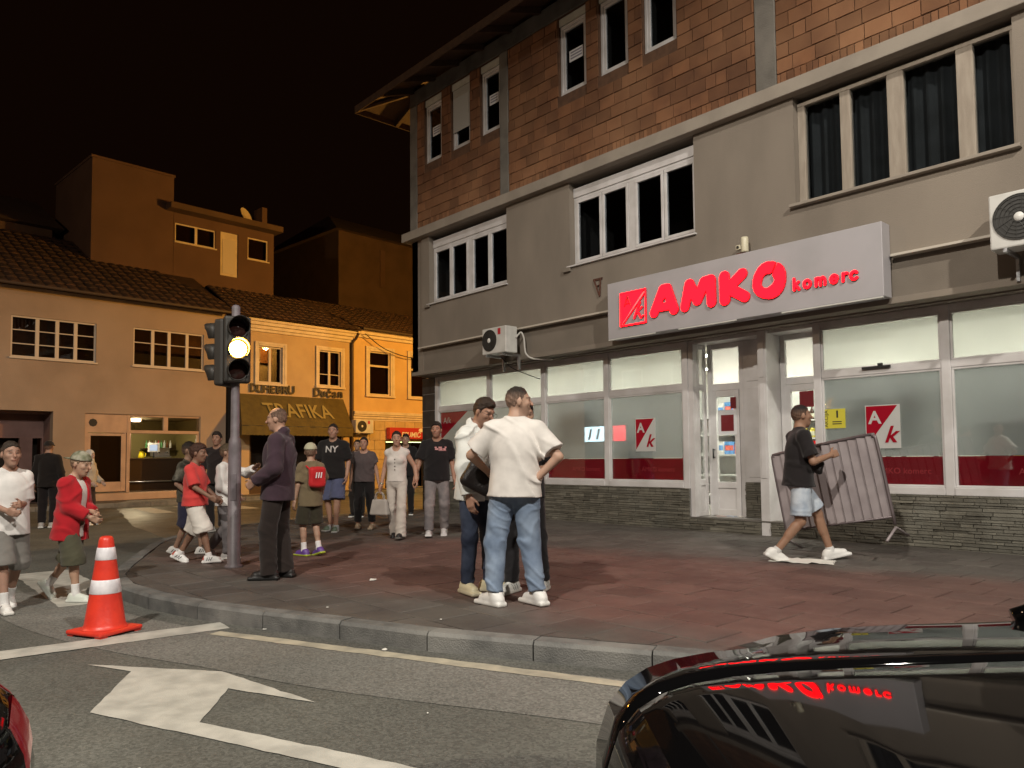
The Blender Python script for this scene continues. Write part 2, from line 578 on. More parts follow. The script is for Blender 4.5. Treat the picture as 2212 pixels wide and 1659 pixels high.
# kerb line (outer top edge of the kerb, from the right round the corner into the side street)
KPTS = [(14, 6.4), (6, 6.2), (2, 5.6), (-1, 4.66), (-3.06, 3.74), (-4.0, 3.27), (-4.55, 3.02), (-5.4, 2.73), (-6.2, 2.43),
        (-7.1, 2.2), (-8.0, 2.1), (-8.8, 2.2), (-9.6, 2.5), (-10.6, 2.95), (-12.0, 3.6), (-13.1, 4.4), (-13.9, 5.6),
        (-14.5, 6.9), (-14.9, 8.5), (-15.15, 10.6), (-15.4, 14), (-15.9, 26)]
KC = [Vector((p.x, p.y)) for p in catmull([(x, y, 0) for x, y in KPTS], 10)]
def offset_line(line, d):
    out = []
    for i, p in enumerate(line):
        t = (line[min(i + 1, len(line) - 1)] - line[max(i - 1, 0)]).normalized()
        out.append(p + Vector((t.y, -t.x)) * d)      # +d goes to the building side
    return out
KIN = offset_line(KC, 0.16)
# gutter: lighter strip beside the kerb
gut = [p for p in KC if -9.0 < p.x < 6]
go = offset_line(gut, -0.02); gi = offset_line(gut, -0.98)
ragged([(p.x, p.y) for p in go] + [(p.x, p.y) for p in reversed(gi)], 0.003, 'gutter_strip', m_gutter, 0.035, 0.1, seed=3)
go = offset_line(gut, -0.02); gi = offset_line(gut, -0.20)
ragged([(p.x, p.y) for p in go] + [(p.x, p.y) for p in reversed(gi)], 0.0045, 'kerb_seam', m_asphalt_old, 0.012, 0.1, seed=9)
# rough old patch across the near lane
ragged([(-3.35, 0.55), (-6.5, -1.0), (-6.5, -3.5), (3, -3.5), (3, 4.2), (-1.2, 3.3), (-2.55, 2.35), (-2.95, 1.7), (-3.0, 1.0)], 0.0015, 'old_asphalt_patch', m_asphalt_old, 0.03, 0.15, seed=5)
# painted lines
def strip(name, a, b, w, material, z=0.006, amp=0.008, seed=2, step=0.1):
    a = Vector(a); b = Vector(b); n = Vector((-(b - a).y, (b - a).x)).normalized() * w / 2
    return ragged([tuple(a - n), tuple(b - n), tuple(b + n), tuple(a + n)], z, name, material, amp, step, seed=seed)
strip('edge_line', (-5.95, 2.24), (0.4, 4.83), 0.115, m_paint_y, seed=11)
strip('stop_line', (-6.16, 2.40), (-6.55, -1.6), 0.27, m_paint, seed=12)
ragged([(-5.62, 1.29), (-5.24, 1.45), (-4.55, 1.06), (-3.01, 1.66), (-1.2, 2.37), (-1.26, 2.49), (-3.1, 1.78), (-3.99, 1.43), (-4.46, 1.76), (-3.87, 2.01), (-4.84, 1.87)],
       0.005, 'turn_arrow', m_paint, 0.006, 0.08, seed=13)
for i in range(4):
    y = 1.88 - 1.25 * i
    strip('zebra_stripe', (-8.0, y), (-10.7, y + 0.06), 0.58, m_paint, 0.004, 0.01, seed=20 + i)
for i in range(3):
    strip('zebra_stripe', (-23.2 + 0.05 * i, 6.6 + 1.1 * i), (-20.4 + 0.05 * i, 6.4 + 1.1 * i), 0.5, m_paint, 0.004, 0.01, seed=30 + i)
strip('lane_line', (-7.2, -1.2), (6, 2.4), 0.12, m_paint, 0.007, 0.008, seed=41)

# smoother, traffic-polished asphalt of the side street
m_polished = asphalt('polished_asphalt', (0.105, 0.10, 0.085), (0.13, 0.125, 0.105), (0.085, 0.082, 0.072), 0.12)
for n_ in list(m_polished.node_tree.nodes):
    if n_.type == 'MAP_RANGE' and n_.outputs[0].links and n_.outputs[0].links[0].to_socket.name == 'Roughness':
        n_.inputs['To Min'].default_value = 0.34; n_.inputs['To Max'].default_value = 0.50
_ks = [p for p in KC if p.x < -12.5 and p.y > 4.2]
ragged([(p.x, p.y) for p in _ks] + [(-24.5, 26), (-23.95, 16), (-23.3, 6.0), (-16.5, 4.6)], 0.0012, 'side_street', m_polished, 0.03, 0.5, seed=77)

# ---- pavement slab
m_pave_base = mat('pavement_joint_mortar', (0.05, 0.043, 0.038), 0.9, var=(0.035, 0.03, 0.027), vscale=5, bump=0.4, bscale=90)
PPOLY = [(p.x, p.y) for p in KIN] + [(-15.9, 30), (16, 30), (16, 6.5)]
bm = bmesh.new()
vs = [bm.verts.new((x, y, 0.112)) for x, y in PPOLY]
f = bm.faces.new(vs); bmesh.ops.triangulate(bm, faces=[f])
me = bpy.data.meshes.new('pavement'); bm.to_mesh(me); bm.free()
if me.polygons[0].normal.z < 0: me.flip_normals()
me.materials.append(m_pave_base)
pavement = link(bpy.data.objects.new('pavement', me)); tag(pavement, kind='structure')

def paving_mat():
    m = mat('paving_tile', (0.105, 0.093, 0.082), 0.62, spec=0.4, var=(0.078, 0.067, 0.06), vscale=2.2, bump=0.3, bscale=110, objrand=0.12, island=0.12, detail=6, rvar=0.15)
    nt = m.node_tree; N = nt.nodes; L = nt.links; b = N['Principled BSDF']
    src = b.inputs['Base Color'].links[0].from_socket
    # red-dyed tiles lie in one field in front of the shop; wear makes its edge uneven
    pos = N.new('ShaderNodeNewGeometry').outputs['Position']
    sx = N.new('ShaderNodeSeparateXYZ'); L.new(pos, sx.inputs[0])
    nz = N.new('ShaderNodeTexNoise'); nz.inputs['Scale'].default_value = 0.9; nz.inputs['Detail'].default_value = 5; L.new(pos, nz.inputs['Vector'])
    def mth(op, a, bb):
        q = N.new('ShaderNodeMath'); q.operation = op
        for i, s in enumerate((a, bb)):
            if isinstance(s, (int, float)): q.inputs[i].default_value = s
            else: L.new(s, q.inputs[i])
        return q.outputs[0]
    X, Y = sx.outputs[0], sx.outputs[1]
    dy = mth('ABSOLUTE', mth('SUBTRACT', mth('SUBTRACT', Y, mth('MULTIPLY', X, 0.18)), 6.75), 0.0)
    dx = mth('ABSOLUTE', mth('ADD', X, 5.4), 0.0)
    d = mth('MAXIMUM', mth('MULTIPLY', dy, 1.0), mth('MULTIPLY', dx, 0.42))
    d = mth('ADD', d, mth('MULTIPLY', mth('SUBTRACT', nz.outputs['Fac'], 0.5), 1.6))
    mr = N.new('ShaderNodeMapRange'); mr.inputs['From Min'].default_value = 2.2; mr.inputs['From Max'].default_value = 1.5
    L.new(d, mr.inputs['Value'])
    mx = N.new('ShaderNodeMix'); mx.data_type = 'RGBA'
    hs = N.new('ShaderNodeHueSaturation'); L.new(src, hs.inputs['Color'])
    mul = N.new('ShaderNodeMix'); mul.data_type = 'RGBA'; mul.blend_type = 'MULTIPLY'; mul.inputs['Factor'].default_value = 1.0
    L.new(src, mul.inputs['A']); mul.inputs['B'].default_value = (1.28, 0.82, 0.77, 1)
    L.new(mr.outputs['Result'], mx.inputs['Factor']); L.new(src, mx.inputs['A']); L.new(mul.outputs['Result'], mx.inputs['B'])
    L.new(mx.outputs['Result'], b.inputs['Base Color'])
    return m
m_tile = paving_mat()
TS = 0.44
def tile_geom(mb, cx, cy, rnd):
    h = TS / 2 - 0.006; c = 0.006; z = 0.13 + rnd.uniform(-0.002, 0.003)
    t = [rnd.uniform(-0.0018, 0.0018) for _ in range(2)]
    vs = []
    for (e, zz) in ((h, 0.10), (h, z - c), (h - c, z)):
        for (sx, sy) in ((-1, -1), (1, -1), (1, 1), (-1, 1)):
            vs.append((cx + sx * e, cy + sy * e, zz + (t[0] * sx + t[1] * sy if zz > 0.11 else 0)))
    fs = [(8, 9, 10, 11)]
    for k in range(2):
        for i in range(4):
            a, b_ = k * 4 + i, k * 4 + (i + 1) % 4
            fs.append((a, b_, b_ + 4, a + 4))
    mb.add(vs, fs)
_spots = []; _edge = []
KINP = [(p.x, p.y) for p in offset_line(KC, 0.17)] + [(-15.9, 30), (16, 30), (16, 6.6)]
for i in range(-38, 12):
    for j in range(0, 32):
        cx = i * TS + (TS / 2 if j % 2 else 0); cy = 1.8 + j * TS
        if cy > 10.9: continue
        h = TS / 2
        if all(inside(KINP, cx + a * h, cy + b_ * h) for a in (-1, 1) for b_ in (-1, 1)):
            _spots.append((cx, cy))
        elif any(inside(KINP, cx + a * h, cy + b_ * h) for a in (-1, 0, 1) for b_ in (-1, 0, 1)):
            _edge.append((cx, cy))
def _vis(p):
    v = Vector((p[0], p[1], 0.13 - 1.33)); d = v.dot(_fw)
    if d < 0.5: return 99
    sx = abs(v.dot(_r2) / d)
    return v.length if sx < 0.72 else 60 + v.length
_spots.sort(key=_vis)
protos = []
for k in range(8):
    mb = MB(); tile_geom(mb, 0, 0, random.Random(100 + k)); me = mb.mesh('paving_tile', fix=False); me.materials.append(m_tile); protos.append(me)
# cut tiles along the kerb: each square is trimmed by the kerb line next to it
KL = offset_line(KC, 0.17)
def cut_tile(cx, cy):
    h = TS / 2 - 0.006
    poly = [Vector((cx - h, cy - h)), Vector((cx + h, cy - h)), Vector((cx + h, cy + h)), Vector((cx - h, cy + h))]
    near = sorted(range(1, len(KL) - 1), key=lambda i: (KL[i] - Vector((cx, cy))).length)[:5]
    for i in near:
        t = (KL[i + 1] - KL[i - 1]).normalized(); n_ = Vector((t.y, -t.x)); q = KL[i]
        out = []
        for a, b_ in zip(poly, poly[1:] + poly[:1]):
            da, db = (a - q).dot(n_), (b_ - q).dot(n_)
            if da >= 0: out.append(a)
            if (da >= 0) != (db >= 0): out.append(a + (b_ - a) * (da / (da - db)))
        poly = out
        if len(poly) < 3: return None
    ar = abs(sum(a.x * b_.y - b_.x * a.y for a, b_ in zip(poly, poly[1:] + poly[:1]))) / 2
    return poly if ar > 0.004 else None
_edge = sorted([e for e in _edge if _vis(e) < 22], key=_vis)[:70]
n_cut = 0
for e in _edge:
    poly = cut_tile(*e)
    if poly is None: continue
    MB().prism([(p.x, p.y) for p in poly], 0.10, 0.129 + random.uniform(-.002, .002)).build('paving_tile', m_tile, pavement); n_cut += 1
NT = 300 - n_cut
for k, (cx, cy) in enumerate(_spots[:NT]):
    o = bpy.data.objects.new('paving_tile', protos[random.randrange(8)])
    o.location = (cx, cy, 0); o.rotation_euler = (0, 0, random.choice((0, 1, 2, 3)) * math.pi / 2)
    link(o, pavement)
mb = MB(); rr = random.Random(5)
for (cx, cy) in _spots[NT:]: tile_geom(mb, cx, cy, rr)
tag(mb.build('paving_tiles_beyond', m_tile, pavement, fix=False), kind='stuff')

# ---- kerb stones
m_kerb = mat('kerb_stone', (0.16, 0.158, 0.15), 0.75, var=(0.10, 0.10, 0.096), vscale=7, var2=(0.21, 0.205, 0.19), v2scale=2.0, bump=0.4, bscale=90, objrand=0.1)
kerb = empty('kerb', kind='structure')
def resample(line, step):
    out = [line[0]]; acc = 0.0
    for i in range(1, len(line)):
        a, b_ = line[i - 1], line[i]; L = (b_ - a).length
        while acc + L >= step:
            t = (step - acc) / L; a = a + (b_ - a) * t; out.append(a); L = (b_ - a).length; acc = 0
        acc += L
    return out
def kerb_run(line, step, parent, w=0.15, top=0.132):
    pts = resample(line, step)
    for i in range(len(pts) - 1):
        a, b_ = pts[i], pts[i + 1]
        t = (b_ - a).normalized(); n = Vector((t.y, -t.x)); g = 0.005
        a2, b2 = a + t * g, b_ - t * g
        zt = top + random.uniform(-0.004, 0.004)
        prof = [(0.0, -0.05), (0.0, zt - 0.025), (0.02, zt), (w, zt), (w, -0.05)]
        vs = [(p.x + n.x * o_, p.y + n.y * o_, z) for p in (a2, b2) for (o_, z) in prof]
        k = len(prof)
        fs = [(j, (j + 1) % k, (j + 1) % k + k, j + k) for j in range(k)] + [tuple(range(k)), tuple(range(2 * k - 1, k - 1, -1))]
        MB().add(vs, fs).build('kerb_stone', m_kerb, parent)
kerb_run([p for p in KC if p.x < 9 and p.y < 20], 0.78, kerb)

# ---- pavement of the far side of the side street
ROW_O = Vector((-25.7, 6.0, 0)); ROW_A = R(94.7)
def row_pt(s, o, z=0.0):
    """s along the row, o out of its facades towards the street"""
    d = Vector((math.cos(ROW_A), math.sin(ROW_A), 0)); n = Vector((math.sin(ROW_A), -math.cos(ROW_A), 0))
    return ROW_O + d * s + n * o + Vector((0, 0, z))
m_far_pave = mat('far_pavement', (0.14, 0.125, 0.11), 0.8, var=(0.10, 0.09, 0.08), vscale=2, bump=0.2)
fp = MB().add([tuple(row_pt(s, o, z)) for s in (-14, 40) for (o, z) in ((-0.3, 0.0), (-0.3, 0.125), (1.55, 0.125), (1.55, 0.0))], [(0, 1, 2, 3), (4, 7, 6, 5), (1, 5, 6, 2), (2, 6, 7, 3)]).build('pavement_across', m_far_pave)
tag(fp, kind='structure')
kerb2 = empty('kerb_across', kind='structure')
kerb_run([Vector((row_pt(s, 1.70).x, row_pt(s, 1.70).y)) for s in np.arange(20, -8, -0.5)], 1.0, kerb2)
# ================================================================== the corner building with the shop
YF, YS, YD = 9.9, 10.4, 10.78            # upper facade, shop front, recessed doors
XL, XR = -14.5, 8.0
bld = empty('corner_building', (0, 0, 0), 0, 'three storey corner building, shop below, plaster floor, bare orange block floor on top', 'building')
def P_(name, m, x0, x1, y0, y1, z0, z1, bevel=0.0, parent=None):
    return box(name, m, parent or bld, x0, x1, y0, y1, z0, z1, bevel)

m_plaster = mat('taupe_plaster', (0.225, 0.190, 0.155), 0.9, var=(0.19, 0.16, 0.13), vscale=1.6, var2=(0.262, 0.222, 0.18), v2scale=0.55, stretch=(1, 1, .4), bump=0.35, bscale=170, detail=7)
m_fascia = mat('fascia_plaster', (0.21, 0.178, 0.145), 0.9, var=(0.175, 0.148, 0.12), vscale=1.5, bump=0.35, bscale=170, detail=7)
m_concrete = mat('raw_concrete', (0.17, 0.155, 0.135), 0.92, var=(0.12, 0.11, 0.095), vscale=3.5, var2=(0.21, 0.19, 0.165), v2scale=1.3, bump=0.6, bscale=60)
m_band = mat('slab_edge_plaster', (0.30, 0.26, 0.215), 0.88, var=(0.25, 0.215, 0.178), vscale=2.5, bump=0.25, bscale=90)
m_block = mat('clay_block', (0.205, 0.090, 0.040), 0.9, var=(0.145, 0.062, 0.029), vscale=3, var2=(0.26, 0.128, 0.062), v2scale=0.8, bump=0.55, bscale=75, island=0.24, objrand=0.24)
m_mortar = mat('block_mortar', (0.13, 0.068, 0.038), 0.95, var=(0.09, 0.046, 0.027), vscale=8, bump=0.5)
m_soffit_wood = mat('eave_boards', (0.07, 0.036, 0.018), 0.8, var=(0.05, 0.025, 0.013), vscale=9, stretch=(1, 6, 1), bump=0.2)
m_wood_frame = mat('weathered_wood_frame', (0.34, 0.29, 0.235), 0.75, var=(0.27, 0.225, 0.18), vscale=5, stretch=(3, 3, 0.5), bump=0.3, bscale=60)
m_roof_tile = mat('dark_roof', (0.08, 0.035, 0.02), 0.85, var=(0.05, 0.022, 0.014), vscale=6, bump=0.3)

m_ledge = mat('pale_metal_ledge', (0.52, 0.47, 0.40), 0.5)
# ---------- structure behind
P_('rear_wall', m_plaster, XL + .01, XR, 19.7, 20, 0, 9.8)
P_('party_wall', m_plaster, XR - .2, XR, YF + .35, 19.7, 0, 9.8)
P_('side_wall', m_plaster, XL, XL + 0.22, YF + 0.05, 19.7, 3.25, 6.33)
P_('side_wall', m_block, XL + .02, XL + 0.22, YF + 0.05, 19.7, 6.53, 9.55)
P_('ground_side_wall', m_plaster, XL + 0.12, XL + 0.3, YS + .1, 19.7, 0.1, 3.25)
P_('floor_slab', m_plaster, XL + .005, XR, YF + 0.02, 19.7, 3.22, 3.30)
P_('floor_slab', m_concrete, XL + .23, XR, YF + 0.3, 19.7, 6.33, 6.45)

# ---------- plastered first floor: wall cut round its three windows
def wall_cut(name, m, x0, x1, y0, y1, z0, z1, holes, parent=bld):
    """holes: (x0, x1, z0, z1); builds the wall as one part with real openings"""
    mb = MB()
    xs = sorted({x0, x1, *[h[0] for h in holes], *[h[1] for h in holes]})
    for a, b_ in zip(xs[:-1], xs[1:]):
        hs = sorted([h for h in holes if h[0] <= a + 1e-6 and h[1] >= b_ - 1e-6], key=lambda h: h[2])
        z = z0
        for h in hs:
            if h[2] > z + 1e-4: mb.box(a, b_, y0, y1, z, h[2])
            z = h[3]
        if z1 > z + 1e-4: mb.box(a, b_, y0, y1, z, z1)
    return mb.build(name, m, parent)
W1 = (-13.77, -11.14, 4.78, 6.329); W2 = (-9.41, -6.73, 4.78, 6.329); W3 = (-5.08, -2.43, 4.80, 6.329)
W4 = (-0.9, 1.8, 4.8, 6.329)
wall_cut('first_floor_wall', m_plaster, -14.07, XR, YF, YF + 0.28, 3.83, 6.33, [W1, W2, W3, W4])
P_('corner_pier', m_plaster, XL, -14.07, YF + 0.05, YF + 0.3, 3.25, 6.33)
P_('shop_fascia', m_fascia, -14.07, XR, YF + 0.06, YF + 0.3, 3.25, 3.83)
P_('drip_ledge', m_ledge, -14.12, -8.34, YF - 0.075, YF + 0.055, 3.795, 3.829, 0.006)
P_('drip_ledge', m_ledge, -3.82, XR, YF - 0.075, YF + 0.055, 3.795, 3.829, 0.006)
P_('slab_edge', m_band, XL - 0.16, XR, YF - 0.15, YF + 0.31, 6.33, 6.53, 0.012)
P_('soffit', m_fascia, XL, XR, YF + .30, YS + 0.35, 3.20, 3.249)

def pane_box(name, parent, x0, x1, y, z0, z1, m):
    return box(name, m, parent, x0, x1, y, y + 0.012, z0, z1)

def pvc_window(h, y, sash, mul=None, shutter=0.17, parent=bld, frame_m=m_white_pvc, fw=0.055, sill=True):
    """h opening; sash: list of sash widths as fractions; returns window part with frame, sashes, panes"""
    x0, x1, z0, z1 = h
    z1 = z1 - 0.10
    w = MB()
    zt = z1 - shutter
    w.box(x0, x1, y - 0.02, y + 0.10, zt, z1)                      # shutter box
    w.box(x0, x1, y, y + 0.08, z0, z0 + fw)
    w.box(x0, x1, y, y + 0.08, zt - fw, zt - 0.001)
    edges = [x0]
    tot = sum(sash)
    for s in sash: edges.append(edges[-1] + (x1 - x0) * s / tot)
    for i, e in enumerate(edges):
        hw = fw if i in (0, len(edges) - 1) else (0.07 if mul and i in mul else 0.0)
        if hw:
            a = e if i == 0 else e - hw if i == len(edges) - 1 else e - hw
            b_ = e + hw if i == 0 else e if i == len(edges) - 1 else e + hw
            w.box(a, b_, y + 0.001, y + 0.079, z0 + fw, zt - fw)
    win = w.build('window', frame_m, parent, bevel=0.006)
    for i in range(len(sash)):
        a = edges[i] + (fw if i == 0 else (0.07 if mul and i in mul else 0.004))
        b_ = edges[i + 1] - (fw if i == len(sash) - 1 else (0.07 if mul and i + 1 in mul else 0.004))
        s = MB(); t = 0.055; yy = y - 0.012
        za, zb = z0 + fw + 0.004, zt - fw - 0.004
        s.box(a + .002, b_ - .002, yy, yy + 0.06, za, za + t).box(a + .002, b_ - .002, yy, yy + 0.06, zb - t, zb)
        s.box(a + .002, a + t, yy, yy + 0.06, za + t, zb - t).box(b_ - t, b_ - .002, yy, yy + 0.06, za + t, zb - t)
        s.build('sash', frame_m, win, bevel=0.006)
        pane_box('pane', win, a + t, b_ - t, yy + 0.02, za + t, zb - t, m_pane_dark)
    # dim room behind
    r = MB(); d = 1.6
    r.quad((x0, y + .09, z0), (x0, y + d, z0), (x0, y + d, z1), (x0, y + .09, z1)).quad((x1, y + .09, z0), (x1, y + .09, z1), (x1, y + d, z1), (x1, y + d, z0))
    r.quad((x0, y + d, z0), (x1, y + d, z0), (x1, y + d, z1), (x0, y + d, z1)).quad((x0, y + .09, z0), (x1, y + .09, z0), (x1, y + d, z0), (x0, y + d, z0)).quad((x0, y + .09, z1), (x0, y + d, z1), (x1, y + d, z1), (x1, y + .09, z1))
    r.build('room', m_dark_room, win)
    if sill:
        MB().box(x0 - 0.05, x1 + 0.03, YF - 0.05, y + 0.02, z0 - 0.03, z0 - 0.002).build('sill', frame_m, win, bevel=0.005)
    return win
pvc_window(W1, YF + 0.13, (1, 1, 1, 1), mul=(2,))
pvc_window(W2, YF + 0.13, (1, 1, 1, 1), mul=(2,))
# old timber window with wide posts
def timber_window(h):
    x0, x1, z0, z1 = h; y = YF + 0.12; z1 = z1 - 0.06
    w = MB()
    w.box(x0, x1, y, y + 0.1, z0, z0 + 0.05).box(x0, x1, y, y + 0.1, z1 - 0.06, z1)
    f = (x1 - x0) / 1290.0
    posts = [(0, 50), (292, 360), (590, 690), (985, 1075), (1262, 1290)]
    for a, b_ in posts: w.box(x0 + a * f, x0 + b_ * f, y + 0.001, y + 0.099, z0 + 0.05, z1 - 0.06)
    win = w.build('window', m_wood_frame, bld, bevel=0.008)
    for (a, b_) in zip(posts[:-1], posts[1:]):
        pane_box('pane', win, x0 + a[1] * f, x0 + b_[0] * f, y + 0.05, z0 + 0.05, z1 - 0.06, m_pane_dark)
    m_curtain = mat('grey_curtain', (0.05, 0.05, 0.05), 0.95, var=(0.035, 0.034, 0.033), vscale=3)
    c = MB()
    n = 90
    for k in range(n):
        xa, xb = x0 + (x1 - x0) * k / n, x0 + (x1 - x0) * (k + 1) / n
        ya, yb = y + 0.22 + 0.03 * math.sin(k * 1.1), y + 0.22 + 0.03 * math.sin((k + 1) * 1.1)
        c.quad((xa, ya, z0), (xb, yb, z0), (xb, yb, z1), (xa, ya, z1))
    c.build('curtain', m_curtain, win, smooth=True)
    MB().box(x0 - 0.06, x1 + 0.05, YF - 0.09, y + 0.01, z0 - 0.045, z0 - 0.004).build('sill', m_band, win, bevel=0.006)
timber_window(W3); timber_window(W4)
# ledge corner pieces under the first windows
P_('sill_stub', m_fascia, -13.90, -13.72, YF - 0.06, YF + 0.02, 4.70, 4.76, 0.01)
P_('sill_stub', m_fascia, -9.55, -9.38, YF - 0.06, YF + 0.02, 4.68, 4.76, 0.01)

# ---------- bare block storey
UP = [(-13.93, -13.30), (-12.93, -12.29), (-11.93, -11.31), (-9.64, -8.96), (-8.65, -8.00), (-7.68, -7.01), (-3.6, -2.9), (-2.6, -1.9)]
UZ = (8.01, 9.50)
COLS = [(-14.50, -14.22), (-11.31, -11.06), (-5.63, -5.31), (-0.4, -0.1), (5.0, 5.3)]
UW = [(a, b_, UZ[0], UZ[1]) for a, b_ in UP]
wall_cut('block_wall_core', m_mortar, XL + .24, XR, YF + 0.016, YF + 0.26, 6.531, 9.52, UW)
for a, b_ in COLS: P_('concrete_column', m_concrete, a, b_, YF - 0.012, YF + 0.25, 6.53, 9.52, 0.012)
P_('ring_beam', m_concrete, XL, XR, YF - 0.014, YF + 0.27, 9.52, 9.86, 0.012)
def free(x0, x1, z0, z1):
    """parts of a block left over beside windows and columns"""
    segs = [(x0, x1)]
    cuts = list(COLS) + [(u[0] - 0.01, u[1] + 0.01) for u in UW if z1 > u[2] + 0.01 and z0 < u[3] - 0.01]
    for a, b_ in cuts:
        new = []
        for s in segs:
            if b_ <= s[0] or a >= s[1]: new.append(s); continue
            if a > s[0]: new.append((s[0], a - 0.004))
            if b_ < s[1]: new.append((b_ + 0.004, s[1]))
        segs = new
    return [s for s in segs if s[1] - s[0] > 0.035]
blocks = []
BW, BH = 0.335, 0.215
z = 6.535
k = 0
rb = random.Random(11)
while z < 9.5:
    h = BH if k else 0.20
    zt = min(z + h, 9.515)
    w = BW if k else 0.098
    x = -14.22 - (0.15 if k % 2 else 0.0) + rb.uniform(-.02, .02)
    while x < 2.0:
        ww = w * rb.uniform(0.96, 1.04) if k else w * rb.uniform(0.8, 1.25)
        if k and rb.random() < 0.08: ww = w * 0.55
        for (a, b_) in free(max(x, -14.22), x + ww, z, zt):
            blocks.append((a + 0.003, b_ - 0.003, z + 0.003, zt - 0.003, k))
        x += ww
    z = zt; k += 1
def block_mesh(mb, w, h, rnd, base=False):
    """block with broken edges: a front face drawn in a little, at uneven depth"""
    y = 0.0; c = rnd.uniform(0.002, 0.006)
    t = [rnd.uniform(-0.003, 0.003) for _ in range(4)]
    vs = [(0, 0.03, 0), (w, 0.03, 0), (w, 0.03, h), (0, 0.03, h), (c, y + t[0], c), (w - c, y + t[1], c), (w - c, y + t[2], h - c), (c, y + t[3], h - c)]
    mb.add(vs, [(4, 5, 6, 7), (0, 1, 5, 4), (1, 2, 6, 5), (2, 3, 7, 6), (3, 0, 4, 7)])
def _bd(b_):
    v = Vector(((b_[0] + b_[1]) / 2, YF, (b_[2] + b_[3]) / 2 - 1.33)); d = v.dot(_fw)
    py = (384 - 759.2 * v.dot(_u2) / d) + 33.6; px = 512 + 759.2 * v.dot(_r2) / d
    out = not (-5 < px < 1030 and -10 < py < 778)
    return (out, -(b_[1] - b_[0]) * (b_[3] - b_[2]) / d ** 2)
blocks.sort(key=_bd)
shared = {}
for (a, b_, z0, z1, k) in blocks[:300]:
    key = (round((b_ - a) / 0.01), round((z1 - z0) / 0.01), rb.randrange(3))
    if key not in shared:
        mb = MB(); block_mesh(mb, key[0] * 0.01, key[1] * 0.01, rb); me = mb.mesh('clay_block', fix=False); me.materials.append(m_block); shared[key] = me
    o = bpy.data.objects.new('clay_block', shared[key])
    o.location = (a, YF + rb.uniform(-0.007, 0.004), z0); o.scale = ((b_ - a) / (key[0] * 0.01), 1, (z1 - z0) / (key[1] * 0.01))
    link(o, bld)
mb = MB()
for (a, b_, z0, z1, k) in blocks[300:]:
    m2 = MB(); block_mesh(m2, b_ - a, z1 - z0, rb); dy = rb.uniform(-0.007, 0.004)
    mb.add([(p[0] + a, p[1] + YF + dy, p[2] + z0) for p in m2.v], m2.f)
tag(mb.build('clay_blocks_beyond', m_block, bld, fix=False), kind='stuff')
# windows of the block storey: narrow sashes under light lintels
m_lintel = mat('pale_lintel', (0.47, 0.47, 0.42), 0.8, var=(0.38, 0.38, 0.34), vscale=6, bump=0.2)
m_shutter = mat('roller_shutter', (0.42, 0.42, 0.40), 0.5)
m_sticker = mat('paper_sticker', (0.70, 0.70, 0.72), 0.6)
m_ink = mat('grey_ink', (0.25, 0.25, 0.3), 0.6)
for i, (a, b_) in enumerate(UP):
    y = YF + 0.06
    w = MB()
    w.box(a, b_, y - 0.03, y + 0.09, UZ[1] - 0.15, UZ[1])
    win = w.build('window', m_lintel, bld, bevel=0.006)
    f = MB(); t = 0.06; zb, zt = UZ[0], UZ[1] - 0.152
    f.box(a + .005, b_ - .005, y, y + 0.08, zb, zb + t).box(a + .005, b_ - .005, y, y + 0.08, zt - t, zt).box(a + .005, a + t, y + .001, y + 0.079, zb + t, zt - t).box(b_ - t, b_ - .005, y + .001, y + 0.079, zb + t, zt - t)
    f.build('frame', m_white_pvc, win, bevel=0.006)
    g = MB(); yy = y + 0.018
    g.box(a + t + .002, b_ - t - .002, yy, yy + 0.05, zb + t, zb + 2 * t - .01).box(a + t + .002, b_ - t - .002, yy, yy + 0.05, zt - 2 * t + .01, zt - t)
    g.box(a + t + .002, a + 2 * t - .012, yy, yy + 0.05, zb + 2 * t - .01, zt - 2 * t + .01).box(b_ - 2 * t + .012, b_ - t - .002, yy, yy + 0.05, zb + 2 * t - .01, zt - 2 * t + .01)
    g.build('sash', m_white_pvc, win, bevel=0.005)
    pane_box('pane', win, a + 2 * t - .012, b_ - 2 * t + .012, yy + 0.022, zb + 2 * t - .01, zt - 2 * t + .01, m_pane_dark)
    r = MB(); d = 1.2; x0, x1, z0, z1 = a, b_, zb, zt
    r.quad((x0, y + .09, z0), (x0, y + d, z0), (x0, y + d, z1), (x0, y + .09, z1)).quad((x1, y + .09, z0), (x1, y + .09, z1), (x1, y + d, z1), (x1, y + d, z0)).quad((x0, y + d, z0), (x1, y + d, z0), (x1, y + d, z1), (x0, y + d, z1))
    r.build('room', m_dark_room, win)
    if i == 1:
        s = MB()
        for q in range(20):
            zz = UZ[1] - 0.16 - q * 0.047
            s.box(a + 0.03, b_ - 0.03, y - 0.024, y - 0.008, zz - 0.045, zz)
        s.build('roller_shutter', m_shutter, win, bevel=0.004)
    if i in (0, 2, 3):
        st = box('sticker', m_sticker, win, a + 0.20, b_ - 0.14, yy + 0.014, yy + 0.019, 8.62, 8.83)
        for q in range(3): box('print', m_ink, st, a + 0.23, b_ - 0.17, yy + 0.011, yy + 0.0135, 8.66 + q * 0.055, 8.69 + q * 0.055)
# weather stains of mortar under the block windows
# ---------- roof
roof = MB()
EZ = 9.46
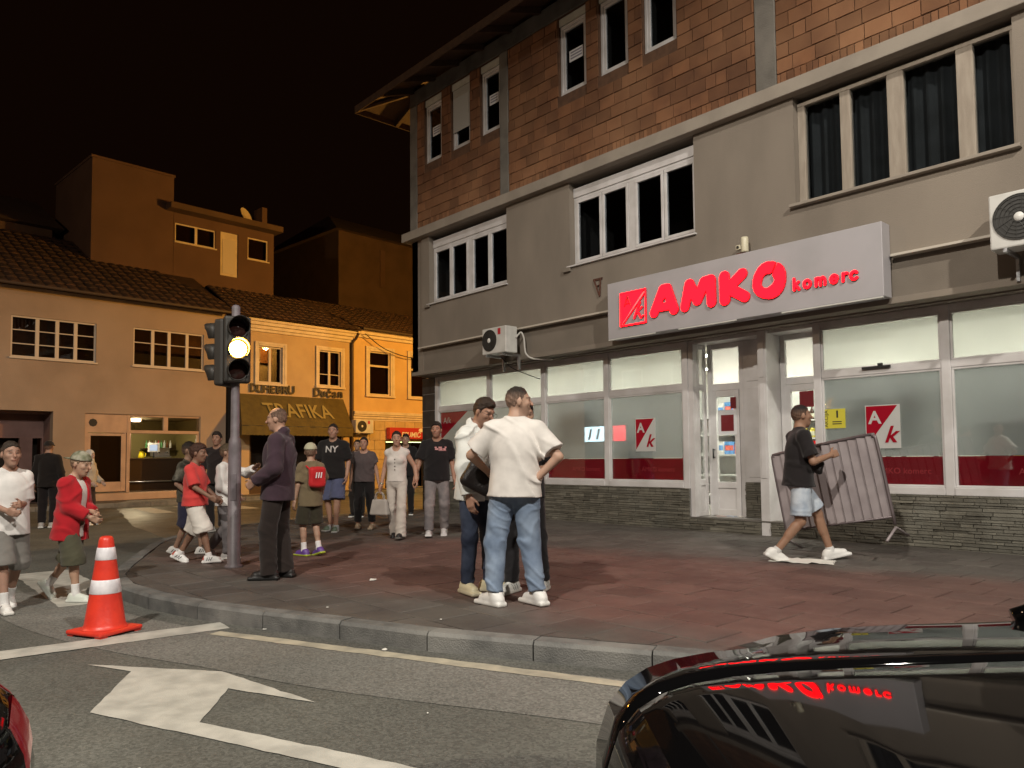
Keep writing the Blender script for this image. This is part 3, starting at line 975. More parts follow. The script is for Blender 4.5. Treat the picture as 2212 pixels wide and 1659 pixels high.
# hipped roof volume with thickness; eave 0.9 m out
ex0, ex1, ey0, ey1 = XL - 0.92, XR + 0.9, YF - 0.9, 20.9
rz = 12.6
top = [(ex0, ey0, EZ + .14), (ex1, ey0, EZ + .14), (ex1, ey1, EZ + .14), (ex0, ey1, EZ + .14), (ex0 + 5.8, 15.4, rz), (ex1 - 5.8, 15.4, rz)]
roof.add(top, [(0, 1, 5, 4), (1, 2, 5), (2, 3, 4, 5), (3, 0, 4)])
roofo = roof.build('roof', m_roof_tile, bld)
sof = MB()
sof.add([(ex0, ey0, EZ + .135), (ex1, ey0, EZ + .135), (ex1, YF - .015, 9.93), (XL - .001, YF - .015, 9.93), (ex0, ey1, EZ + .135), (XL - .001, 20.0, 9.93)], [(0, 1, 2, 3), (0, 3, 5, 4)])
sof.build('eave_boards', m_soffit_wood, roofo)
MB().box(ex0 - .02, ex1, ey0 - .03, ey0 - .002, EZ, EZ + .17).build('fascia_board', m_soffit_wood, roofo, bevel=.005)
MB().box(ex0 - .03, ex0 - .002, ey0 - .03, ey1, EZ, EZ + .17).build('fascia_board', m_soffit_wood, roofo, bevel=.005)
for i in range(26):
    x = XL + 0.1 + i * 0.85
    if x > XR: break
    MB().add([(x + dx, y, z) for dx in (0, .09) for (y, z) in ((ey0, EZ + .01), (YF - .016, 9.80), (YF - .016, 9.925), (ey0, EZ + .13))], [(0, 1, 2, 3), (4, 7, 6, 5), (0, 4, 5, 1), (1, 5, 6, 2), (2, 6, 7, 3), (3, 7, 4, 0)]).build('rafter', m_soffit_wood, roofo)
for i in range(11):
    y = YF + 0.2 + i * 0.9
    MB().add([(x, y + dy, z) for dy in (0, .09) for (x, z) in ((ex0, EZ + .01), (XL - .002, 9.80), (XL - .002, 9.925), (ex0, EZ + .13))], [(0, 1, 2, 3), (4, 7, 6, 5), (0, 4, 5, 1), (1, 5, 6, 2), (2, 6, 7, 3), (3, 7, 4, 0)]).build('rafter', m_soffit_wood, roofo)
MB().tube([(ex0, ey0, EZ + .07), (XL - .05, YF - .05, 9.86)], .055, 6).build('hip_rafter', m_soffit_wood, roofo)

# ================================================================== shop front
m_frame = mat('white_shop_frame', (0.66, 0.64, 0.64), 0.32, var=(0.54, 0.52, 0.51), vscale=2.5)
m_film_up = film_mat('frosted_film', (0.80, 0.80, 0.76), 0.62, 0.05, 0.12)
m_film_low = film_mat('grey_window_film', (0.36, 0.37, 0.375), 0.42, 0.20, 0.015)
m_film_red = film_mat('red_window_film', (0.17, 0.006, 0.013), 0.25, 0.05, 0.03)
m_film_white = film_mat('white_window_print', (0.75, 0.74, 0.72), 0.22, 0.04, 0.05)
ZS, ZTR, ZTOP = 0.90, 2.445, 3.20
def shop_bay(x0, x1, first=False):
    """a bay: two panes over each other between posts, film on the glass"""
    bay = MB().box(x0, x1, YS, YS + 0.09, ZTR - 0.045, ZTR + 0.045).build('shop_window', m_frame, bld, bevel=0.006)
    MB().box(x0, x1, YS, YS + 0.09, ZTOP - 0.09, ZTOP).build('head_frame', m_frame, bay, bevel=0.006)
    MB().box(x0, x1, YS - 0.03, YS + 0.10, 0.80, ZS).build('sill', m_frame, bay, bevel=0.01)
    for (za, zb, f, nm) in ((ZTR + 0.045, ZTOP - 0.09, m_film_up, 'frosted_film'), (1.29, ZTR - 0.045, m_film_low, 'grey_film'), (ZS, 1.29, m_film_red, 'red_film')):
        MB().quad((x0 + .012, YS + 0.05, za + .004), (x1 - .012, YS + 0.05, za + .004), (x1 - .012, YS + 0.05, zb), (x0 + .012, YS + 0.05, zb)).build(nm, f, bay)
    for (za, zb) in ((ZTR + 0.045, ZTOP - 0.09), (ZS, ZTR - 0.045)):
        b = MB(); t = 0.028; y0, y1 = YS + 0.01, YS + 0.045
        b.box(x0 + .001, x1 - .001, y0, y1, za, za + t).box(x0 + .001, x1 - .001, y0, y1, zb - t, zb).box(x0 + .001, x0 + t, y0, y1, za + t, zb - t).box(x1 - t, x1 - .001, y0, y1, za + t, zb - t)
        b.build('glazing_bead', m_frame, bay, bevel=0.005)
        box('pane', m_glass, bay, x0 + t, x1 - t, YS + 0.026, YS + 0.034, za + t, zb - t)
    return bay
LM = [-14.19, -12.33, -10.66, -9.03, -7.33]
bays = []
for a, b_ in zip(LM[:-1], LM[1:]): bays.append(shop_bay(a + 0.055, b_ - 0.055))
RM = [-5.09, -3.42, -1.75, -0.08, 1.6, 3.3, 5.0]
rbays = []
for a, b_ in zip(RM[:-1], RM[1:]): rbays.append(shop_bay(a + 0.055, b_ - 0.055))
for x in LM + RM: P_('shop_post', m_frame, x - 0.055, x + 0.055, YS - 0.012, YS + 0.11, 0.80 if x not in (-7.33, -5.09) else 0.30, ZTOP, 0.008)
P_('shop_end_wall', m_plaster, 5.06, XR, YS, YS + .2, 0.1, 3.25)
# corner pillar with dark tiles
m_pillar_tile = mat('dark_pillar_tile', (0.028, 0.027, 0.026), 0.28, spec=0.5, var=(0.045, 0.042, 0.04), vscale=5, objrand=0.2)
m_grout = mat('pale_grout', (0.42, 0.41, 0.40), 0.9)
pil = MB().box(-14.735, -14.25, YS - 0.01, YS + 0.36, 0.10, 3.20).build('corner_pillar', m_grout, bld)
for i in range(8):
    z0 = 0.13 + i * 0.385
    for (a, b_) in ((-14.735, -14.46), (-14.455, -14.25)) if i % 2 else ((-14.735, -14.60), (-14.595, -14.25)):
        box('tile', m_pillar_tile, pil, a + 0.002, b_ - 0.002, YS - 0.022, YS - 0.009, z0 + 0.004, min(z0 + 0.377, 3.195), 0.002)
# ---------- stone-strip plinth
m_strip = mat('split_stone', (0.150, 0.138, 0.110), 0.85, var=(0.115, 0.105, 0.082), vscale=9, var2=(0.18, 0.17, 0.14), v2scale=2, bump=0.6, bscale=60, island=0.28)
def plinth(x0, x1, y, z0, z1, seed, nm='stone_cladding', side=False):
    rr = random.Random(seed); mb = MB()
    core = MB()
    z = z0
    while z < z1 - 0.01:
        h = min(rr.choice((0.028, 0.034, 0.042, 0.05)), z1 - z)
        x = x0
        while x < x1 - 0.005:
            w = min(rr.uniform(0.10, 0.42), x1 - x)
            d = rr.uniform(0.0, 0.022); c = 0.003
            a, b_ = x + .0015, x + w - .0015
            yf = y - d
            vs = [(a, y + .03, z + .001), (b_, y + .03, z + .001), (b_, y + .03, z + h - .001), (a, y + .03, z + h - .001),
                  (a + c, yf + rr.uniform(-.004, .004), z + .001 + c), (b_ - c, yf + rr.uniform(-.004, .004), z + .001 + c), (b_ - c, yf + rr.uniform(-.004, .004), z + h - c), (a + c, yf + rr.uniform(-.004, .004), z + h - c)]
            mb.add(vs, [(4, 5, 6, 7), (0, 1, 5, 4), (1, 2, 6, 5), (2, 3, 7, 6), (3, 0, 4, 7)])
            x += w
        z += h
    pl = MB().box(x0, x1, y + 0.025, y + 0.14, z0 - 0.05, z1).build('plinth', m_mortar, bld)
    tag(mb.build(nm, m_strip, pl, fix=False), kind='stuff')
    return pl
plinth(-14.25, -7.275, YS - 0.03, 0.115, 0.80, 1)
plinth(-5.145, 5.06, YS - 0.03, 0.115, 0.80, 2)
plinth(-7.275, -6.02, YS - 0.02, 0.115, 0.33, 3)
plinth(-5.86, -5.145, YS - 0.02, 0.115, 0.33, 4)
P_('step_top', m_far_pave, -7.275, -5.145, YS - 0.02, YD + 0.1, 0.325, 0.345, 0.004)
# ---------- recessed entrance: side light, two glazed doors, panelled pier, front post
ent = MB().box(-7.275, -6.02, YS + 0.03, YD + .12, ZTOP - 0.05, ZTOP).box(-5.86, -5.145, YS + 0.03, YD + .12, ZTOP - 0.05, ZTOP).build('entrance', m_frame, bld)
# side return at the left (faces right): frame with narrow panes
def ret(x, y0, y1, nm):
    r = MB(); t = 0.07
    r.box(x - .05, x, y0, y0 + t, 0.35, ZTOP - .05).box(x - .05, x, y1 - t, y1, 0.35, ZTOP - .05)
    for (za, zb) in ((0.35, 0.42), (0.84, 0.94), (ZTR - .05, ZTR + .05), (ZTOP - .12, ZTOP - .05)): r.box(x - .049, x - .001, y0 + t, y1 - t, za, zb)
    s = r.build(nm, m_frame, ent, bevel=0.005)
    MB().quad((x - .025, y0 + t, ZTR + .05), (x - .025, y1 - t, ZTR + .05), (x - .025, y1 - t, ZTOP - .12), (x - .025, y0 + t, ZTOP - .12)).build('frosted_film', m_film_up, s)
    box('pane', m_glass, s, x - .03, x - .022, y0 + t, y1 - t, 0.94, ZTR - .05)
    box('panel', m_frame, s, x - .03, x - .02, y0 + t, y1 - t, 0.42, 0.84)
    return s
ret(-7.18, YS + 0.11, YD, 'side_light')
MB().box(-7.274, -7.181, YS + .005, YS + .109, .116, ZTOP - .051).build('corner_post', m_frame, ent, bevel=.006)
def door_unit(x0, x1, nm):
    y = YD
    f = MB(); t = 0.075
    f.box(x0, x0 + t, y, y + .08, 0.35, ZTOP - .05).box(x1 - t, x1, y, y + .08, 0.35, ZTOP - .05)
    f.box(x0 + t, x1 - t, y + .001, y + .079, ZTR - .06, ZTR + .05).box(x0 + t, x1 - t, y + .001, y + .079, ZTOP - .13, ZTOP - .05)
    fr = f.build(nm, m_frame, ent, bevel=0.006)
    MB().quad((x0 + t, y + .05, ZTR + .05), (x1 - t, y + .05, ZTR + .05), (x1 - t, y + .05, ZTOP - .13), (x0 + t, y + .05, ZTOP - .13)).build('frosted_film', m_film_up, fr)
    d = MB(); a, b_ = x0 + t + .004, x1 - t - .004; k = 0.085; yy = y - 0.015
    d.box(a, a + k, yy, yy + .06, 0.36, ZTR - .065).box(b_ - k, b_, yy, yy + .06, 0.36, ZTR - .065)
    d.box(a + k, b_ - k, yy + .001, yy + .059, 0.36, 0.46).box(a + k, b_ - k, yy + .001, yy + .059, 0.80, 0.90).box(a + k, b_ - k, yy + .001, yy + .059, ZTR - .165, ZTR - .065)
    lf = d.build('door_leaf', m_frame, fr, bevel=0.006)
    box('pane', m_glass, fr, a + k, b_ - k, yy + .025, yy + .035, 0.90, ZTR - .165)
    box('panel', m_frame, fr, a + k, b_ - k, yy + .02, yy + .04, 0.46, 0.80)
    h = MB().tube([(a + .045, yy - .05, 1.28), (a + .045, yy - .05, 1.44)], .012, 8).tube([(a + .045, yy, 1.30), (a + .045, yy - .05, 1.30)], .009, 6).tube([(a + .045, yy, 1.42), (a + .045, yy - .05, 1.42)], .009, 6)
    h.build('handle', m_black_plastic, fr, smooth=True)
    return fr
d1 = door_unit(-7.16, -6.50, 'left_door')
d2 = door_unit(-5.86, -5.145, 'right_door')
# panelled pier between the doors
pr = MB().box(-6.50, -6.02, YD, YD + .12, 0.90, ZTOP - .05).build('pier', m_frame, ent, bevel=0.006)
for (za, zb) in ((0.98, ZTR - .05), (ZTR + .05, ZTOP - .12)):
    MB().box(-6.43, -6.15, YD - .012, YD - .001, za, zb).build('panel', m_frame, pr, bevel=0.006)
pst = MB().box(-6.02, -5.87, YS - 0.01, YD + .12, 0.116, ZTOP).build('front_post', m_frame, ent, bevel=0.01)
for (za, zb) in ((0.98, ZTR - .05), (ZTR + .05, ZTOP - .12)):
    MB().box(-5.985, -5.905, YS - .021, YS - .011, za, zb).build('panel', m_frame, pst, bevel=0.004)
tag(plinth(-6.50, -6.03, YD - 0.01, 0.35, 0.90, 6), kind=None)
# ---------- prints on the glass
m_print_red = film_mat('red_print', (0.45, 0.012, 0.03), 0.2, 0.03, 0.05)
m_print_dark = mat('dark_red_notice', (0.16, 0.008, 0.014), 0.5)
m_print_yellow = mat('yellow_poster', (0.62, 0.55, 0.05), 0.6)
m_print_black = mat('black_print', (0.02, 0.02, 0.02), 0.6)
def logo_print(parent, x0, x1, z0, z1, y):
    """square print split by a diagonal: red upper left with a white letter, white lower right with a red one"""
    a = MB().quad((x0, y, z0), (x1, y, z0), (x1, y, z1), (x0, y, z1)).build('logo_print', m_film_white, parent)
    MB().add([(x0 + .012, y - .004, z0 + .03), (x1 - .03, y - .004, z1 - .012), (x0 + .012, y - .004, z1 - .012)], [(0, 1, 2)]).build('red_half', m_print_red, a)
    w = x1 - x0; h = z1 - z0
    text_obj('letter', 'A', h * 0.40, m_film_white, a, Matrix.Translation((x0 + w * .28, y - .007, z0 + h * .70)) @ XZ, offset=0.006 * h / .5)
    text_obj('letter', 'k', h * 0.52, m_print_red, a, Matrix.Translation((x0 + w * .70, y - .007, z0 + h * .30)) @ XZ, offset=0.006 * h / .5, shear=0.35)
    return a
logo_print(bays[3], -8.40, -7.97, 1.41, 1.98, YS + 0.022)
logo_print(rbays[0], -4.45, -4.00, 1.40, 1.98, YS + 0.022)
# faint shop writing on the red strips
m_faint = film_mat('faint_writing', (0.40, 0.06, 0.07), 0.2, 0.03, 0.05)
for by, x in ((bays[2], -9.85), (bays[3], -8.2), (rbays[0], -4.25), (rbays[1], -2.6)):
    text_obj('strip_writing', 'AMKO komerc', 0.11, m_faint, by, Matrix.Translation((x + .25, YS + .0465, 1.10)) @ XZ)
# red corner wedge with the small mark in the first bay
MB().add([(-14.09, YS + .046, 2.37), (-14.09, YS + .046, 1.75), (-13.10, YS + .046, 2.37)], [(0, 1, 2)]).build('red_corner_print', m_print_red, bays[0])
MB().quad((-14.10, YS + .047, ZS + .04), (-12.42, YS + .047, ZS + .04), (-12.42, YS + .047, ZTR - .08), (-14.10, YS + .047, ZTR - .08)).build('white_print', m_film_white, bays[0])
text_obj('letter', 'A/k', 0.20, m_film_white, bays[0], Matrix.Translation((-13.85, YS + .042, 2.18)) @ XZ)
# notices on the doors and window
n = box('notice', m_print_dark, d1, -6.90, -6.67, YD - .03, YD - .024, 1.72, 1.98)
box('notice', m_print_dark, d1, -6.72, -6.62, YD - .032, YD - .026, 2.08, 2.26)
fr_ = MB().box(-6.96, -6.62, YD - .0235, YD - .0185, 1.66, 2.06).build('notice_sheet', m_sticker, d1)
box('notice', m_print_dark, d2, -5.55, -5.33, YD - .03, YD - .024, 2.03, 2.27)
yp = box('poster', m_print_yellow, rbays[0], -5.02, -4.72, YS + .015, YS + .022, 1.69, 1.96)
text_obj('print', 'AKCIJA', 0.075, m_print_black, yp, Matrix.Translation((-4.985, YS + .012, 1.825)) @ XZ @ Matrix.Rotation(R(90), 4, 'Z'))
text_obj('print', '1', 0.13, m_print_black, yp, Matrix.Translation((-4.83, YS + .012, 1.88)) @ XZ, offset=.006)
for q_ in range(2): box('print', m_print_black, yp, -4.90, -4.77, YS + .011, YS + .0145, 1.745 + .03 * q_, 1.757 + .03 * q_)
# closer bracket over the right window
P_('door_closer_bar', m_black_plastic, -4.45, -4.08, YS - .04, YS - .013, 2.47, 2.50)
P_('door_closer_bar', m_black_plastic, -4.24, -4.18, YS - .045, YS - .0135, 2.502, 2.535)
# ================================================================== inside the shop
m_iwall = mat('shop_wall_white', (0.78, 0.77, 0.70), 0.7)
m_ifloor = mat('shop_floor_tiles', (0.45, 0.44, 0.41), 0.25)
shop = MB()
ix0, ix1, iy0, iy1, iz0, iz1 = -14.1, 5.0, 10.92, 15.5, 0.345, 3.19
shop.quad((ix0, iy1, iz0), (ix1, iy1, iz0), (ix1, iy1, iz1), (ix0, iy1, iz1)).quad((ix0, 10.52, iz0), (ix0, iy1, iz0), (ix0, iy1, iz1), (ix0, 10.52, iz1)).quad((ix1, 10.52, iz0), (ix1, 10.52, iz1), (ix1, iy1, iz1), (ix1, iy1, iz0))
shop.build('shop_inner_walls', m_iwall, bld)
MB().box(ix0, ix1, 10.56, iy1, iz0 - .03, iz0 + .002).build('shop_floor', m_ifloor, bld)
MB().box(ix0, ix1, 10.80, iy1, iz1, iz1 + .02).build('shop_ceiling', m_iwall, bld)
m_tube = emit_mat('shop_tube_light', (1.0, 0.98, 0.84), 62.0)
k = 0
for y in (11.75, 13.6):
    for x in (-12.9, -10.9, -9.2, -7.4, -6.0, -4.5, -2.9, -1.0, 1.2):
        st = 1.0
        L_ = empty('ceiling_light', (x, y, 3.188), 0, 'long white tube light under the shop ceiling', 'ceiling light', 'tube lights inside the shop')
        MB().box(-.66, .66, -.09, .09, -.05, -.002).build('housing', m_iwall, L_)
        MB().box(-.62, .62, -.07, .07, -.062, -.051).build('tube', m_tube, L_)
# shelving seen through the door panes
m_shelf = mat('shelf_white', (0.62, 0.62, 0.60), 0.5)
def shelf_unit(x0, x1, y, zs, label, depth=0.35):
    s = empty('shelf_unit', ((x0 + x1) / 2, y, iz0), 0, label, 'shelf')
    w = (x1 - x0) / 2
    MB().box(-w, w, depth, depth + .03, 0, 2.3).build('back_panel', m_shelf, s)
    for sx in (-1, 1): MB().box(sx * w - .015, sx * w + .015, 0, depth, 0, 2.3).build('upright', m_shelf, s)
    for z in zs: MB().box(-w + .016, w - .016, 0, depth - .001, z - iz0 - .03, z - iz0).build('shelf_board', m_shelf, s)
    return s
shelf_unit(-9.3, -7.05, 13.2, (0.55, 0.95, 1.35, 1.75, 2.1), 'white shop shelving with boxes behind the left door')
shelf_unit(-6.95, -5.2, 12.4, (0.55, 0.95, 1.30, 1.62, 1.93), 'white shop shelving with bottles and jars behind the right door')
PAL = [(0.75, 0.5, 0.03), (0.55, 0.03, 0.03), (0.72, 0.7, 0.66), (0.70, 0.28, 0.03), (0.06, 0.22, 0.5), (0.6, 0.55, 0.1), (0.65, 0.1, 0.06)]
pm = [mat('carton_%d' % i, c, 0.5, var=tuple(min(1, v * 1.5 + .1) for v in c), vscale=14) for i, c in enumerate(PAL)]
rg = random.Random(3)
CN = ['yellow', 'red', 'white', 'orange', 'blue', 'gold', 'scarlet']
for z in (1.35, 1.75, 2.1):
    x = -8.6
    while x < -7.1:
        w = rg.uniform(.14, .24); h = rg.uniform(.2, .30); i = rg.randrange(7)
        c = box('carton', pm[i], None, 0, w - .01, 0, .2, 0, h, .003)
        c.location = (x, 13.24, z + .001)
        box('front_print', pm[(i + 2) % 7], c, .02, w - .03, -.003, -.0005, h * .3, h * .7)
        tag(c, CN[i] + ' carton on the shelving behind the left door', 'carton', 'cartons behind the left door')
        x += w
bot = MB().lathe([(0, 0), (.036, 0), (.038, .01), (.038, .14), (.014, .19), (.013, .235), (0, .236)], 12).mesh('bottle', True)
jar = MB().lathe([(0, 0), (.045, 0), (.047, .01), (.047, .12), (.038, .135), (.04, .137), (.04, .16), (0, .161)], 12).mesh('jar', True)
bm_ = [mat('bottle_dark', (0.05, 0.02, 0.012), 0.12), mat('bottle_white', (0.7, 0.66, 0.58), 0.3), mat('bottle_amber', (0.35, 0.2, 0.05), 0.15)]
jm_ = [mat('jar_green', (0.10, 0.20, 0.03), 0.15), mat('jar_yellow', (0.6, 0.5, 0.08), 0.2), mat('jar_dark', (0.03, 0.07, 0.03), 0.15)]
lab = mat('jar_label', (0.65, 0.63, 0.5), 0.5)
def put(me, mats, x, y, z, nm, label, group):
    i = rg.randrange(3)
    m2 = me.copy(); m2.materials.clear(); m2.materials.append(mats[i])
    o = bpy.data.objects.new(nm, m2); link(o); o.location = (x, y, z)
    MB().lathe([(.0485 if nm == 'jar' else .0395, .03), (.0485 if nm == 'jar' else .0395, .10)], 12).build('paper_label', lab, o, smooth=True)
    tag(o, label[i], nm, group)
for q in range(13):
    put(bot, bm_, -6.85 + q * .125, 12.48, 1.931, 'bottle', ['dark bottle on the top shelf behind the right door', 'whitish bottle on the top shelf behind the right door', 'amber bottle on the top shelf behind the right door'], 'bottles behind the right door')
    put(jar, jm_, -6.85 + q * .125, 12.48, 1.621, 'jar', ['green jar on the shelf behind the right door', 'yellow jar on the shelf behind the right door', 'dark green jar on the shelf behind the right door'], 'jars behind the right door')
m_price = mat('red_price_board', (0.62, 0.012, 0.015), 0.4)
pb = box('price_board', m_price, None, -6.5, -5.55, 12.36, 12.38, 1.33, 1.56)
tag(pb, 'red price board hanging on the shelving behind the right door', 'sign')
for q_ in range(4): box('print', m_print_black, pb, -6.42 + .22 * q_, -6.30 + .22 * q_, 12.355, 12.3595, 1.38 + .03 * (q_ % 2), 1.50)
m_card = mat('brown_cardboard', (0.30, 0.17, 0.07), 0.85, var=(0.22, 0.12, 0.05), vscale=6)
disp = empty('cardboard_display', (-6.95, 11.7, iz0), 0, 'brown cardboard display stand behind the left door', 'display stand')
MB().box(-.28, .35, 0, .02, 0, 1.33).build('front_sheet', m_card, disp)
MB().box(-.28, -.26, .021, .3, 0, 1.33).build('side_sheet', m_card, disp); MB().box(.33, .35, .021, .3, 0, 1.33).build('side_sheet', m_card, disp)
for q in range(6): box('printed_band', mat('card_print', (0.40, 0.24, 0.10), 0.8), disp, -.22, .29, -.006, -.001, .20 + q * .19, .32 + q * .19)
bag_m = [mat('snack_bag_red', (0.6, 0.04, 0.05), 0.4), mat('snack_bag_blue', (0.1, 0.25, 0.6), 0.4), mat('snack_bag_white', (0.7, 0.68, 0.64), 0.4)]
for q in range(3):
    b = MB().box(-.10, .10, -.05, .05, 0, .24)
    b.v = [(p[0] * (1.0 if p[2] < .1 else .8), p[1] * (1 if p[2] < .1 else .15), p[2]) for p in b.v]
    o = b.build('snack_bag', bag_m[q], None, bevel=.02); o.location = (-7.32 + .22 * q, 11.35, iz0 + .004)
    tag(o, ['red', 'blue', 'white'][q] + ' snack bag on the shop floor inside the left door', 'snack bag')

# goods racks standing close behind the filmed panes: they show as soft dark shapes through the film
m_rack = mat('rack_dark', (0.06, 0.06, 0.065), 0.8)
for q, (x0, x1, zt, zb, lbl) in enumerate([(-13.9, -12.6, 2.30, .4, 'first'), (-12.1, -11.3, 2.05, .4, 'second'), (-10.4, -9.3, 2.34, 1.75, 'third'), (-8.8, -8.35, 1.9, .4, 'fourth'), (-4.85, -4.3, 2.2, 1.9, 'fifth'), (-4.1, -3.7, 2.33, 1.65, 'sixth'), (-3.1, -2.2, 2.1, .5, 'seventh')]):
    k_ = empty('goods_rack', ((x0 + x1) / 2, 10.72, iz0), 0, 'dim goods rack behind the filmed shop pane, ' + lbl + ' from the left', 'rack', 'racks behind the filmed panes')
    w_ = (x1 - x0) / 2
    MB().box(-w_, w_, .10, .13, zb - iz0, zt - iz0).build('back_panel', m_rack, k_)
    for s_ in (-1, 1): MB().box(s_ * w_ - .015, s_ * w_ + .015, 0, .099, 0, zt - iz0).build('upright', m_rack, k_)
    for j_ in range(3):
        zz = zb + (zt - zb) * (j_ + .3) / 3 - iz0
        MB().box(-w_ + .016, w_ - .016, 0, .0985, zz, zz + .02).build('shelf_board', m_rack, k_)
        MB().box(-w_ * .6 + .1 * j_, w_ * .1 + .15 * j_, .01, .09, zz + .021, zz + .17).build('box', pm[(q + j_) % 7], k_)
# ================================================================== lit shop sign
m_board = mat('sign_board_grey', (0.42, 0.40, 0.42), 0.45, var=(0.38, 0.365, 0.38), vscale=2)
m_red_glow = emit_mat('lit_red_letter', (1.0, 0.0018, 0.0042), 13.0)
m_red_rim = mat('red_letter_rim', (0.40, 0.008, 0.02), 0.4, emit=(1, 0.006, 0.02), estr=0.25)
sign = empty('shop_sign', (-6.08, 9.65, 3.75), 0, 'grey shop sign board with glowing red AMKO komerc lettering above the entrance', 'shop sign')
SX, SY, SZ = -6.08, 9.65, 3.75
box('board', m_board, sign, -8.32 - SX, -3.84 - SX, 0, 0.24, 3.28 - SZ, 4.22 - SZ, 0.008)
m_edge = mat('bright_sign_edge', (0.62, 0.62, 0.58), 0.3)
for (a, b_) in ((-8.31, -7.35), (-6.9, -5.9), (-5.2, -3.85)): box('lower_trim', m_edge, sign, a - SX, b_ - SX, -0.006, 0.02, 3.262 - SZ, 3.279 - SZ, 0.003)
YL = 9.63
def letter(name, prims, cuts=(), lo=None, hi=None, h=0.008, thick=0.022, mt=m_red_glow, y=YL, k=0.006):
    """prims: 2-D strokes ((x,z),(x,z),r0,r1) in world metres; a shallow rounded plate stands off the board"""
    xs = [p[i][0] for p in prims for i in (0, 1)]; zs = [p[i][1] for p in prims for i in (0, 1)]; r = max(max(p[2], p[3]) for p in prims)
    F = Field((min(xs) - r - .02, -0.05, min(zs) - r - .02), (max(xs) + r + .02, 0.05, max(zs) + r + .02), h)
    def flat(p):
        (a, b_, r0, r1) = p
        f0, l0, h0 = rc((a[0], 0, a[1]), (b_[0], 0, b_[1]), r0, r1)
        def fn(P): return f0((P[0], P[1] * 0, P[2]))
        l0 = np.array(l0); h0 = np.array(h0); l0[1] = -.05; h0[1] = .05
        return fn, l0, h0
    for p in prims: F.add(flat(p), k)
    for p in cuts: F.cut(flat(p), 0.004)
    P = (F.ax[0][:, None, None], F.ax[1][None, :, None], F.ax[2][None, None, :])
    d2 = F.F; w1 = np.abs(P[1]) - thick
    rad = 0.010
    F.F = (np.minimum(np.maximum(d2 + rad, w1 + rad), 0) + np.sqrt(np.maximum(d2 + rad, 0) ** 2 + np.maximum(w1 + rad, 0) ** 2) - rad).astype(np.float32)
    V, Q = surface_nets(F.F, F.lo, F.h)
    me = np_mesh(name, V + np.array([-SX, y - SY, -SZ]), Q); me.materials.append(mt); me.materials.append(m_red_rim)
    nn = np.empty(len(me.polygons) * 3, np.float32); me.polygons.foreach_get('normal', nn)
    me.polygons.foreach_set('material_index', (nn.reshape(-1, 3)[:, 1] > -.8).astype(np.int32))     # only the face is lit, the rim is painted
    return link(bpy.data.objects.new(name, me), sign)
r = 0.086
letter('letter', [((-7.335, 3.585), (-7.155, 3.92), r * .9, r), ((-7.155, 3.92), (-7.08, 3.92), r, r), ((-7.08, 3.92), (-6.955, 3.585), r, r * .95), ((-7.2, 3.655), (-7.0, 3.655), r * .8, r * .8), ((-7.12, 3.86), (-7.12, 3.80), .09, .06)],
       [((-7.14, 3.74), (-7.115, 3.775), .026, .012), ((-7.165, 3.728), (-7.105, 3.728), .010, .010)])
letter('letter', [((-6.755, 3.59), (-6.665, 3.915), r * .9, r), ((-6.665, 3.915), (-6.53, 3.66), r, r * .92), ((-6.53, 3.66), (-6.40, 3.905), r * .92, r), ((-6.40, 3.905), (-6.295, 3.915), r, r), ((-6.295, 3.915), (-6.285, 3.59), r, r * .9)])
letter('letter', [((-6.06, 3.59), (-6.06, 3.925), r, r * .98), ((-6.04, 3.72), (-5.77, 3.915), r * .9, r * .92), ((-5.99, 3.74), (-5.735, 3.58), r * .95, r * .9)])
import itertools
pts = [(-5.355 + .165 * math.cos(t), 3.745 + .175 * math.sin(t)) for t in np.linspace(R(80), R(80 + 330), 22)]
letter('letter', [(pts[i], pts[i + 1], .088 + .006 * math.sin(i), .088 + .006 * math.sin(i + 1)) for i in range(len(pts) - 1)] + [((-5.30, 3.93), (-5.24, 3.88), .07, .07)],
       [((-5.40, 3.72), (-5.385, 3.77), .075, .07), ((-5.39, 3.77), (-5.30, 3.84), .05, .010), ((-5.30, 3.85), (-5.225, 3.99), .006, .012)])
# small word
def word(txt_strokes, x0, z0, s, r):
    for strokes, dx in txt_strokes:
        letter('letter', [((x0 + dx + a[0] * s, z0 + a[1] * s), (x0 + dx + b_[0] * s, z0 + b_[1] * s), r, r) for a, b_ in strokes], h=0.006, thick=0.016, k=0.003)
def arc(cx, cz, rx, rz_, a0, a1, n=9):
    p = [(cx + rx * math.cos(R(a0 + (a1 - a0) * i / n)), cz + rz_ * math.sin(R(a0 + (a1 - a0) * i / n))) for i in range(n + 1)]
    return list(zip(p[:-1], p[1:]))
kL = [((0, 0), (0, 1.0)), ((0, .32), (.42, .66)), ((.14, .42), (.46, 0))]
oL = arc(.32, .33, .30, .33, 0, 360, 14)
mL = [((0, 0), (0, .66))] + arc(.2, .42, .2, .24, 180, 0) + [((.4, .42), (.4, 0))] + arc(.6, .42, .2, .24, 180, 0) + [((.8, .42), (.8, 0))]
eL = [((.02, .33), (.60, .33))] + arc(.32, .33, .30, .33, 0, 315, 12)
rL = [((0, 0), (0, .66))] + arc(.26, .36, .26, .28, 170, 65, 5)
cL = arc(.32, .33, .30, .33, 42, 318, 12)
word([(kL, 0.0), (oL, .135), (mL, .305), (eL, .50), (rL, .665), (cL, .76)], -4.995, 3.548, 0.150, 0.0195)
